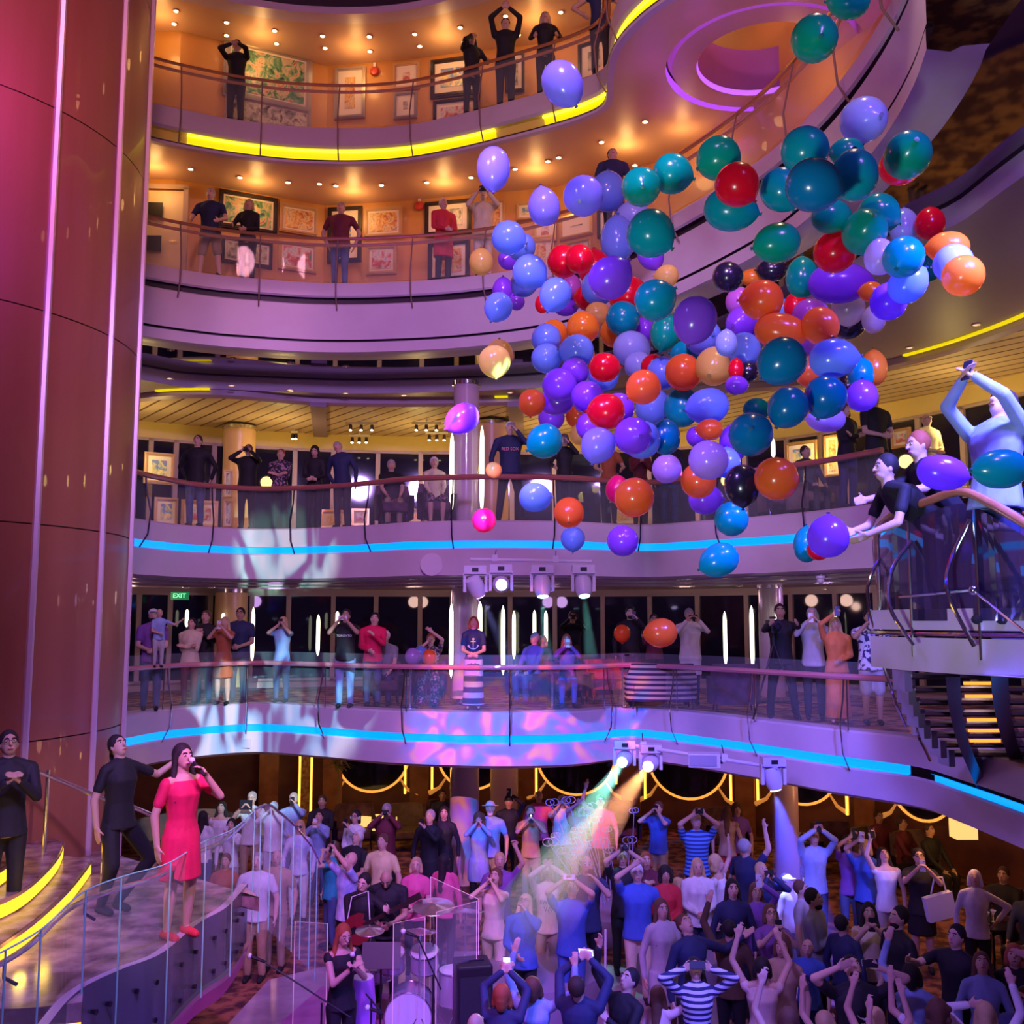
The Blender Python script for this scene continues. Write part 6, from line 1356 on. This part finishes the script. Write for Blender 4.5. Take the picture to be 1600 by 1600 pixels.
# people on that landing
fig = figure('person in light blue striped shirt throwing both arms up to photograph, right edge', Vector((PY(1556,800,7.15).x,7.15,ZB)), -65, h=1.76, hair=('short','hd'), skin='a', top=('lblue','long'), bot=('trousers','navy'), arms=((-.10,-.17,.20),(-.10,-.17,.20)), phone=['tall','phone in raised hands of the light blue striped shirt',None], look=22, lean=-6, fine=3, ex=('big',))
figure('person in black leaning over the curved stair rail, arms stretched left', Vector((PY(1490,800,8.3).x,8.3,ZB)), -75, h=1.70, hair=('short','hr'), top=('black','short'), bot=('trousers','black'), arms=('reach','reach'), lean=32, look=-5, fine=3)
figure('second person in black bending low over the rail with clasped hands', Vector((PY(1468,800,7.85).x,7.85,ZB-.05)), -80, h=1.62, f=1, hair=('short','hb'), top=('black','short'), bot=('trousers','black'), arms=((-.05,-.28,.02),(-.05,-.27,.05)), lean=55, look=0, fine=3)
# ============================================================ stage lights and trusses
M_fix = mat('fixture_white',(.72,.66,.80),.35)
def movhead(p, aim, label, glow, s=1.):
    t = empty('moving_head_light', p, 0, label, 'stage light')
    MB().box((0,0,-.03*s),(.34*s,.24*s,.13*s)).build('base', M_fix, t, SM)
    MB().box((0,-.125*s,-.03*s),(.10*s,.01,.06*s)).build('display', M_black, t)
    y = MB()
    for q in (-1,1): y.box((q*.165*s,0,-.22*s),(.045*s,.12*s,.30*s))
    y.box((0,0,-.105*s),(.36*s,.14*s,.03*s)); y.build('yoke', M_fix, t, SM)
    d = (Vector(aim)-Vector(p)-Vector((0,0,-.27*s))).normalized(); M = d.to_track_quat('Z','Y').to_matrix(); c = Vector((0,0,-.27*s))
    h = MB().lathe(c-d*.16*s,[(.05*s,0),(.12*s,.03*s),(.135*s,.14*s),(.125*s,.26*s),(.095*s,.34*s),(.085*s,.345*s)],20,M).build('lamp_head', M_fix, t, SM)
    MB().ball(c+d*.185*s,(.085*s,.085*s,.02*s),16,8,M).build('lens', glow, h, SM)
    return Vector(p)+c+d*.23*s, d
def pipe(pts, label):
    t = empty('lighting_bar', pts[0], 0, label, 'lighting bar'); o = Vector(pts[0])
    MB().tube([Vector(p)-o for p in pts],.028,8).build('bar', M_fix, t, SM)
    for a, b in zip(pts, pts[1:]):
        for f_ in (.2,.7):
            c = Vector(a).lerp(Vector(b),f_)-o; MB().box(c+Vector((0,0,.03)),(.09,.08,.11)).build('clamp', M_fix, t)
            MB().tube([c+Vector((0,.0,.05)),c+Vector((.02,.25,.18))],.008,6).build('tether', M_dsteel, t, SM)
W_ = emis('lens_white',(.95,.85,1.),14); TQ = emis('lens_teal',(.5,1.,.95),7); BV = emis('lens_violet',(.6,.5,1.),6); OR = emis('lens_orange',(1.,.6,.35),22); BL_ = emis('lens_blue',(.65,.65,1.),12)
D0 = 16.6
pipe([PY(735,874,D0),PY(925,877,D0)], 'white lighting bar holding four moving heads under the third deck')
heads = [(743,884,(2,19,0),'moving head light, leftmost of four on the upper bar',BV),(783,882,(.5,3,4.5),'moving head light glaring white at the viewer, second on the upper bar',W_),(847,883,(.8,15,0),'moving head light with teal lens, third on the upper bar',TQ),(911,883,(1.6,14.5,0),'moving head light with teal lens, rightmost on the upper bar',TQ)]
HP = [movhead(PY(x,y,D0)+Vector((0,0,-.04)), a, lb, g, 1.08) for x,y,a,lb,g in heads]
D1 = 15.6
pipe([PY(958,1160,D1+.5),PY(1215,1200,D1-1.2)], 'white lighting bar under the second deck edge')
h2 = [(975,1160,D1+.3,(-.35,9,1.8),'moving head light throwing the green beam',TQ),(1016,1166,D1+.1,(.1,10.2,1.9),'moving head light throwing the orange beam',OR),(1207,1186,D1-1.1,(4.2,14.2,0),'moving head light throwing the blue beam',BL_)]
HQ = [movhead(PY(x,y,D), a, lb, g, .95) for x,y,D,a,lb,g in h2]
q = PY(1100,1187,D1-.6); t = empty('bar_speaker', q, math.radians(-8), 'white box loudspeaker mounted on the lower lighting bar', 'loudspeaker')
MB().box((0,0,0),(.46,.24,.20)).build('cabinet', M_fix, t); MB().box((-.02,-.125,0),(.40,.01,.16)).build('grille', mat('grille_grey',(.35,.33,.42),.6), t); MB().box((.25,0,0),(.04,.1,.1)).build('bracket', M_dsteel, t)
# round ceiling speaker plate on the fascia and box fittings
i = idx(P3,680); p = P3[i]+N3[i]*.075; o = MB().cyl((0,0,0),.20,.015,32,M=rotx(PI/2)).build('access_plate', mat('plate_lilac',(.66,.54,.66),.4), smooth=SM, loc=(p.x,p.y-.0,5.99)); tag(o,'faint round cover plate on the third deck fascia','cover plate')
i = idx(P2,383); p = P2[i]+N2[i]*.085; o = MB().box((0,0,0),(.18,.02,.16)).build('access_plate', M_fascia, loc=(p.x,p.y,2.72)); tag(o,'small square cover plate on the second deck fascia','cover plate')
q = PY(1282,900,16.0); t = empty('surveillance_camera', (q.x,16.0,5.70), 0, 'small white corner camera under the third deck edge', 'camera'); MB().ball((0,0,-.05),.06,12,8).build('dome', M_fix, t, SM); MB().cyl((0,0,-.02),.07,.04,16).build('base', M_fix, t, SM)

# haze lit by the beams
def beam(src, d, L, r0, r1, dens, name, label, col=(1,1,1)):
    m = bpy.data.materials.new(name); m.use_nodes = True; n = m.node_tree.nodes; l = m.node_tree.links; n.remove(n['Principled BSDF'])
    v = n.new('ShaderNodeVolumeScatter'); v.inputs['Density'].default_value = dens; v.inputs['Color'].default_value = (*col,1); v.inputs['Anisotropy'].default_value = .2; l.new(v.outputs[0], n['Material Output'].inputs['Volume'])
    M = d.to_track_quat('Z','Y').to_matrix(); o = MB().cyl((0,0,0), r0, L, 24, r1, M).build('haze_beam', m, smooth=SM, loc=src+d*.03)
    return tag(o, label, 'haze', kind='stuff')
BEAMS = [(HQ[0],6.0,.07,.34,.20,'teal-green hazy beam of light slanting down left',(.30,1.,.70),2300,10),(HQ[1],5.0,.08,.40,.20,'orange hazy beam of light slanting down left',(1.,.38,.12),2300,12),(HQ[2],2.7,.08,.62,.16,'deep blue hazy beam falling on the crowd',(.06,.07,1.),1900,30),
 (HP[2],1.0,.06,.13,.10,'thin teal beam below the third moving head',(.3,1.,.95),420,14),(HP[3],1.0,.06,.13,.10,'thin teal beam below the fourth moving head',(.3,1.,.95),420,14),(HP[0],1.1,.06,.14,.10,'thin blue beam below the first moving head',(.3,.35,1.),420,14)]
BSPEC = []
for (s_, d), L, r0, r1, dens, lb, col, en, ang in BEAMS:
    beam(s_, d, L, r0, r1, dens, 'haze_air', lb); BSPEC.append((s_+d*.02, d, en, col, ang))

# ============================================================ band
def cyl_drum(t, c, r, h, m, M=None, nm='drum'):
    o = MB().cyl(c, r, h, 28, M=M).build(nm, m, t, SM); MB().cyl(Vector(c)+(M or Matrix.Identity(3))@Vector((0,0,h-.002)), r*.97, .008, 28, M=M).build('drum_skin', mat('drum_skin',(.75,.7,.75),.4), o)
    rr = MB()
    for z in (.01,h-.01): rr.tube([Vector(c)+(M or Matrix.Identity(3))@Vector((r*1.02*math.cos(2*PI*k/24),r*1.02*math.sin(2*PI*k/24),z)) for k in range(25)],.010,6)
    rr.build('hoop', M_chrome, o, SM); return o
M_shell = mat('drum_shell',(.55,.45,.60),.15,.4)
b = P_(655,12.7,0)
t = empty('drum_kit', b, 0, 'drum kit with chrome hardware behind clear plastic screens', 'drum kit')
cyl_drum(t,(-.05,0.1,.30),.28,.42,M_shell,rotx(PI/2),'bass_drum'); cyl_drum(t,(-.28,-.05,.78),.16,.22,M_shell,rotx(.3)); cyl_drum(t,(.12,-.05,.78),.17,.24,M_shell,rotx(.3)); cyl_drum(t,(.48,.15,.30),.20,.40,M_shell); cyl_drum(t,(-.5,.25,.55),.18,.15,M_shell)
M_cym = mat('cymbal_bronze',(.75,.55,.55),.22,.9)
for x, y, z, r_, tl in ((.22,-.05,1.52,.26,.15),(.08,-.3,1.30,.20,-.1),(-.55,-.1,1.25,.18,.1),(.6,.35,1.35,.24,-.2)):
    st = MB().tube([(x,y,.02),(x,y,z)],.012,8).build('cymbal_stand', M_chrome, t, SM)
    for a in (90,210,330): MB().tube([(x,y,.35),(x+.22*math.cos(math.radians(a)),y+.22*math.sin(math.radians(a)),.01)],.010,6).build('tripod_foot', M_chrome, st, SM)
    MB().lathe((x,y,z),[(.02,.03),(.05,.02),(r_*.98,-.01),(r_,-.016),(.02,-.004)],28,Matrix.Rotation(tl,3,'X')).build('cymbal', M_cym, t, SM)
# plastic screens
def screen(px0,px1,y0,y1,D0,D1,label):
    a0=PY(px0,y0[0],D0); a1=PY(px1,y0[1],D1); b0=Vector((a0.x,a0.y,.1)); b1=Vector((a1.x,a1.y,.1)); t=empty('plastic_screen',b0,0,label,'screen')
    MB().strip([a0-b0,a1-b0],[b0-b0,b1-b0]).build('clear_panel', mat('plexi',(.85,.8,.95),.03,alpha=.10,spec=.8), t)
    MB().tube([b0-b0,a0-b0,a1-b0,b1-b0],.005,6).build('edge_trim', mat('plexi_edge',(.95,.70,.75),.2,emit=(.8,.4,.6),es=.25), t, SM)
screen(673,748,(1370,1405),0,13.1,12.4,'clear plastic drum screen, right panel beside the jumpsuit'); screen(682,745,(1425,1408),0,12.0,12.2,'clear plastic drum screen, low slanted panel'); screen(615,664,(1443,1432),0,11.7,11.9,'clear plastic drum screen in front of the drums'); screen(461,512,(1440,1443),0,12.3,12.5,'clear plastic screen left of the red haired singer')
# microphone stands
def micstand(px, D, h, label, tip, boom=True):
    b = P_(px,D,0); t = empty('microphone_stand', b, 0, label, 'microphone stand')
    MB().tube([(0,0,.02),(0,0,h)],.011,8).build('pole', M_black, t, SM)
    for a in (90,210,330): MB().tube([(0,0,.12),(.28*math.cos(math.radians(a)),.28*math.sin(math.radians(a)),.01)],.010,6).build('foot', M_black, t, SM)
    T = Vector(tip); MB().tube([(-T.x*.5,-T.y*.5,h-T.z*.35),(T.x,T.y,h+T.z)],.009,6).build('boom', M_black, t, SM)
    MB().cap((T.x,T.y,h+T.z),.016,(T.x-.13,T.y,h+T.z+.05),.02,8).build('mic_body', M_black, t, SM); MB().ball((T.x-.16,T.y,h+T.z+.06),.03,10,8).build('mic_head', mat('mic_mesh'), t, SM)
micstand(682,11.6,1.05,'boom microphone stand before the drum screens',(-.18,0,.42)); micstand(590,11.2,.95,'microphone stand right of the red haired singer',(.12,0,-.15)); micstand(516,11.0,.98,'boom microphone stand pointing left of the singer',(-.62,0,.42))
# music stands
for px, D, lb in ((604,12.3,'black music stand by the violet conga'),):
    t = empty('music_stand', P_(px,D,0), 0, lb, 'music stand'); MB().tube([(0,0,.02),(0,0,1.0)],.012,8).build('pole', M_black, t, SM); MB().box((0,-.02,1.05),(.46,.02,.30),0,-.5).build('desk', M_black, t)
    for a in (90,210,330): MB().tube([(0,0,.15),(.25*math.cos(math.radians(a)),.25*math.sin(math.radians(a)),.01)],.010,6).build('foot', M_black, t, SM)
# loudspeaker at the stage front
q = P_(741,12.2,0); t = empty('loudspeaker', q, math.radians(12), 'tall black loudspeaker standing on the dance floor by the stage', 'loudspeaker')
o = MB().box((0,0,.62),(.42,.40,.80)).build('cabinet', mat('speaker_black',(.015,.012,.02),.45), t); bv = o.modifiers.new('b','BEVEL'); bv.width = .03; bv.segments = 3
MB().box((0,-.205,.62),(.36,.012,.56)).build('grille', mat('grille_black',(.02,.02,.03),.7), t); MB().box((0,0,1.025),(.26,.06,.02)).build('handle', M_dsteel, t); MB().cyl((0,0,0),.03,.32,12).build('pole', M_black, t, SM); MB().cyl((0,0,0),.24,.02,24).build('foot_plate', M_black, t, SM)
# stage monitor, keyboard, stage carpet
q = P_(432,10.7,0); t = empty('stage_monitor', q, math.radians(30), 'grey wedge stage monitor with white label at the bottom edge', 'loudspeaker')
m = MB(); pr = [(-.22,0),(.22,0),(.22,.16),(-.05,.42),(-.22,.36)]; m.loft([[(x,a,b2+.02) for a,b2 in pr] for x in (-.28,.28)]); m.build('cabinet', mat('monitor_grey',(.12,.10,.16),.5), t); MB().box((.1,-.14,.36),(.16,.02,.05),0,.8).build('sticker', M_white, t)
vs, fs = flat([Vector((x,y,.03)) for x,y in ((-3.2,9.0),(-.2,9.0),(-.25,11.0),(-.35,13.6),(-2.6,14.2),(-3.1,12.0))]); S(MB().add(vs,fs).build('floor', noisy('stage_carpet',(.35,.10,.30),(.48,.16,.38),3,.8)), 'pinkish stage floor under the band')
# violet conga in place of a pale violet panel beside the singer
q = P_(577,11.9,0); t = empty('conga_drum', q, 0, 'tall violet conga standing in for a panel between singer and drums', 'drum'); MB().lathe((0,0,.05),[(.11,0),(.13,.2),(.16,.5),(.13,.85),(.12,.88)],24).build('shell', mat('conga_shell',(.50,.16,.75),.3), t, SM); MB().cyl((0,0,.93),.12,.012,24).build('drum_skin', mat('drum_skin'), t)
# electric guitar held by the guitarist
gp = P_(566,0,0); gloc = _g[0].location; gy = _g[0].rotation_euler.z
t = empty('electric_guitar', gloc+Vector((-.02,-.27,1.12)), gy+.0, 'dark red electric guitar with long black neck across the guitarist', 'guitar'); Rg = Matrix.Rotation(math.radians(-28),3,'Y')
m = MB(); prof = [(.0,.17),(.10,.16),(.17,.11),(.12,.06),(.16,.0),(.12,-.07),(.18,-.13),(.10,-.19),(-.05,-.20),(-.17,-.14),(-.20,0),(-.15,.13)]
m.loft([[Rg@Vector((x,y,z)) for x,z in prof] for y in (-.022,.022)]); m.build('body', mat('guitar_red',(.25,.02,.03),.15,coat=.6), t, SM)
MB().box(Rg@Vector((.48,-.02,0)),(.72,.025,.05),M=Rg).build('neck', mat('neck_black',(.04,.02,.02),.3), t); MB().box(Rg@Vector((.90,-.02,.01)),(.17,.02,.08),M=Rg).build('headstock', mat('neck_black'), t); MB().box(Rg@Vector((-.05,-.032,0)),(.12,.012,.07),M=Rg).build('pickups', M_black, t)
MB().tube([Rg@Vector((-.18,.02,.02)),Vector((-.12,.10,.35)),Vector((.08,.16,.42)),Rg@Vector((.18,.02,-.03))],.008,6).build('strap', M_white, t, SM)
# handheld microphones
def hand_of(lab):
    for o in bpy.data.objects:
        if o.get('label','').startswith(lab): return o
def mic_at(fig_, hi, dz, dirv, lb):
    o, T_, H_, hd, so = fig_; R = Matrix.Rotation(o.rotation_euler.z,3,'Z'); c = o.location+R@(hd[hi][0]+hd[hi][2]*.015); d = R@Vector(dirv); return micro(c-d.normalized()*.10, dirv if 0 else d, lb)
mic_at(_p, 0, 0, (.1,-.45,-.35), 'black handheld microphone raised to the presenter')
mic_at(_s, 0, 0, (.05,.2,-.9), 'handheld microphone with pale head held by the singer')
# white tote bag
tb = hand_of('person in dark dress with white tote'); q = tb.location
t = empty('tote_bag', q+Vector((.14,-.30,.98)), .15, 'white square tote bag hanging from the arm of the dark dress', 'bag')
MB().box((0,0,0),(.42,.10,.34),0,0,-.2).build('bag_body', mat('tote_white',(.78,.78,.85),.6), t); MB().tube([(-.12,0,.18),(-.06,0,.40),(.06,0,.40),(.12,0,.16)],.012,6).build('strap', mat('tote_white'), t, SM)
# white cane near the royal blue polo
a = PZ(944,1420,.8); tag(MB().tube([Vector((0,0,0)),Vector((.02,0,1.25))],.014,8).build('walking_cane', M_white, smooth=SM, loc=(PY(944,1500,12.6).x,12.6,.0)), 'white upright cane right of the royal blue polo', 'cane')
# ============================================================ lights
def light(kind, name, loc, energy, col, size=.1, rot=None, target=None, spot=60, blend=.5):
    d = bpy.data.lights.new(name, kind); d.energy = energy; d.color = col
    if kind == 'AREA': d.size = size
    else: d.shadow_soft_size = size
    if kind == 'SPOT': d.spot_size = math.radians(spot); d.spot_blend = blend
    o = bpy.data.objects.new(name, d); C.objects.link(o); o.location = loc
    if target is not None:
        v = Vector(target)-Vector(loc); o.rotation_euler = v.to_track_quat('-Z','Y').to_euler()
    elif rot: o.rotation_euler = rot
    return o
w = bpy.data.worlds.new('hall_air'); bpy.context.scene.world = w; w.use_nodes = True
w.node_tree.nodes['Background'].inputs[0].default_value = (.36,.15,.52,1); w.node_tree.nodes['Background'].inputs[1].default_value = .10
AMB = (1.,.52,.16)
def along(W, n):
    return crom(W, n)
for p in along([(a+b)/2 for a, b in zip(crom(WALL45[:8],12), off(crom(P5[:60],12), norms(crom(P5[:60],12)), 0, 0))], 7):
    light('POINT', 'gallery_glow', (p.x,p.y+.2,16.35), 11, AMB, .12)
    light('POINT', 'gallery_glow', (p.x,p.y+.2,13.35), 11, AMB, .12)
for x, y in [(3.0,16.6),(4.3,14.2),(5.1,11.)]:
    light('POINT', 'gallery_glow', (x,y,13.3), 8, AMB, .12)
light('POINT', 'lobby_glow', (oc.x,oc.y,16.2), 50, (1.,.4,.2), .2)
for i, p in enumerate(crom(WIN, 11)[1:-1]):
    c = Vector((p.x*.90, p.y*.93, 0))
    light('POINT', 'deck3_glow', (c.x,c.y,8.5), 34, (1.,.72,.22), .15)
    light('POINT', 'deck2_glow', (c.x*.97,c.y*.96,5.5), 13, (.75,.42,1.) if i%2 else (1.,.6,.5), .15)
    light('POINT', 'deck1_glow', (c.x*.93,c.y*.93,2.2), 7, (1.,.4,.25), .15)
# unseen wash lamps added above and behind the viewer
light('SPOT', 'pink_wash', (-1.5,3,17), 1500, (1.,.40,.55), .5, target=(-1.5,18,12), spot=85)
light('SPOT', 'pink_wash', (2.5,1,15), 650, (1.,.38,.50), .5, target=(4,12,11), spot=80)
light('SPOT', 'violet_wash', (0,3,11), 3400, (.52,.30,1.), .5, target=(-1,18,5), spot=62)
light('SPOT', 'violet_wash', (3,3,10), 1100, (.32,.14,1.), .4, target=(5,13,3.5), spot=70)
light('SPOT', 'blue_crowd_wash', (4,5,9), 6500, (.13,.13,1.), .3, target=(3.6,12,0), spot=70)
light('SPOT', 'violet_crowd_wash', (-2,4,9.5), 2700, (.30,.16,1.), .3, target=(0,12.5,0), spot=70)
light('SPOT', 'stage_magenta', (-2.2,6.0,7.5), 900, (1.,.10,.75), .15, target=(-1.2,12,.6), spot=40)
light('SPOT', 'jumpsuit_white', (0.2,7.0,8.2), 420, (1.,.72,.62), .1, target=(-.23,12.9,1.1), spot=13)
light('SPOT', 'presenter_key', (.5,4.5,8.5), 900, (1.,.62,.72), .12, target=(-3.2,9.5,3.4), spot=26)
light('SPOT', 'pillar_wash', (-2.5,4,13), 420, (1.,.28,.42), .3, target=(-7,12,8), spot=70)
light('SPOT', 'balloon_fill', (-1.2,1.2,4.2), 780, (.80,.95,1.), .25, target=(1.9,7,7.2), spot=58)  # unseen fill lamp added to brighten the balloons
light('SPOT', 'balloon_warm_fill', (3,8,13.2), 420, (1.,.72,.45), .2, target=(2.2,7.4,7), spot=70)  # warm top fill, also added for the balloons
for x, y, D, e, c in ((8,70,9.6,70,(.55,.04,1.)),(0,335,9.8,45,(.22,.02,1.)),(30,30,9.4,30,(1.,.15,.6))):
    light('POINT', 'pillar_purple', PY(x,y,D), e, c, .15)
for x, y, z in ((20,1470,2.32),(60,1400,2.5),(-40,1400,2.7)): light('POINT', 'step_light', PZ(x,y,z)+Vector((.12,-.1,.05)), 2.2, (1.,.62,.05), .05)
for px, py in ((480,1215),(1190,1215),(1330,1240),(1510,1300),(590,1215)):
    q = PY(px,py,21.5 if px < 1300 else 17.5); light('POINT', 'gold_spill', q, 14, (1.,.5,.12), .1)
light('POINT', 'lounge_glow', (6.2,14.5,2.3), 34, (1.,.45,.2), .2)  # warm point light in the right lounge, without any fitting
def gobo(name, src, tgt, en, ang, cols, sc, seed):
    o = light('SPOT', name, src, en, (1,1,1), .02, target=tgt, spot=ang, blend=.5); d = o.data; d.use_nodes = True; n = d.node_tree.nodes; l = d.node_tree.links; e = n['Emission']
    tc = n.new('ShaderNodeTexCoord'); mp = n.new('ShaderNodeMapping'); mp.inputs['Scale'].default_value = sc; mp.inputs['Location'].default_value = (seed,seed*.7,0)
    t = n.new('ShaderNodeTexNoise'); t.inputs['Scale'].default_value = 1.; t.inputs['Detail'].default_value = 1.; t.inputs['Distortion'].default_value = .8
    r = n.new('ShaderNodeValToRGB'); el = r.color_ramp.elements; el[0].position = cols[0][0]; el[0].color = (*cols[0][1],1); el[1].position = cols[-1][0]; el[1].color = (*cols[-1][1],1)
    for p, c in cols[1:-1]: q = el.new(p); q.color = (*c,1)
    l.new(tc.outputs['Normal'], mp.inputs[0]); l.new(mp.outputs[0], t.inputs['Vector']); l.new(t.outputs['Fac'], r.inputs['Fac']); l.new(r.outputs['Color'], e.inputs['Color']); return o
K0 = (0,0,0)
for i in range(8): light('POINT', 'ring_violet', (oc.x+1.75*math.cos(i*PI/4), oc.y+1.75*math.sin(i*PI/4), 13.15), 3.6, (.34,.04,1.), .3)
gobo('teal_gobo', (1.5,5,8), PY(430,1120,18.6), 13000, 13, [(.40,K0),(.50,(.25,.8,1.)),(.62,(.75,1.,1.))], (46,13,12), 3.1)
gobo('teal_gobo', (-.5,6,4.5), PY(450,870,18.6), 6500, 9, [(.42,K0),(.52,(.3,.9,.7)),(.65,(.7,1.,.8))], (40,12,12), 1.7)
gobo('colour_gobo', (-1.5,5,8), PY(830,1145,17.3), 9000, 21, [(.34,(.02,.08,1.)),(.47,(.0,.25,1.)),(.52,(.5,.1,.9)),(.58,(1.,.35,.2)),(.66,(.9,.15,.8))], (26,26,26), 5.3)
for p, d, en, col, ang in BSPEC:
    light('SPOT', 'beam_lamp', p, en, col, .04, target=p+d, spot=ang, blend=.4)
bpy.context.scene.view_settings.view_transform = 'Standard'
bpy.context.scene.view_settings.look = 'None'
bpy.context.scene.view_settings.exposure = .12
bpy.context.scene.view_settings.gamma = 1.
bpy.context.scene.view_settings.use_curve_mapping = False
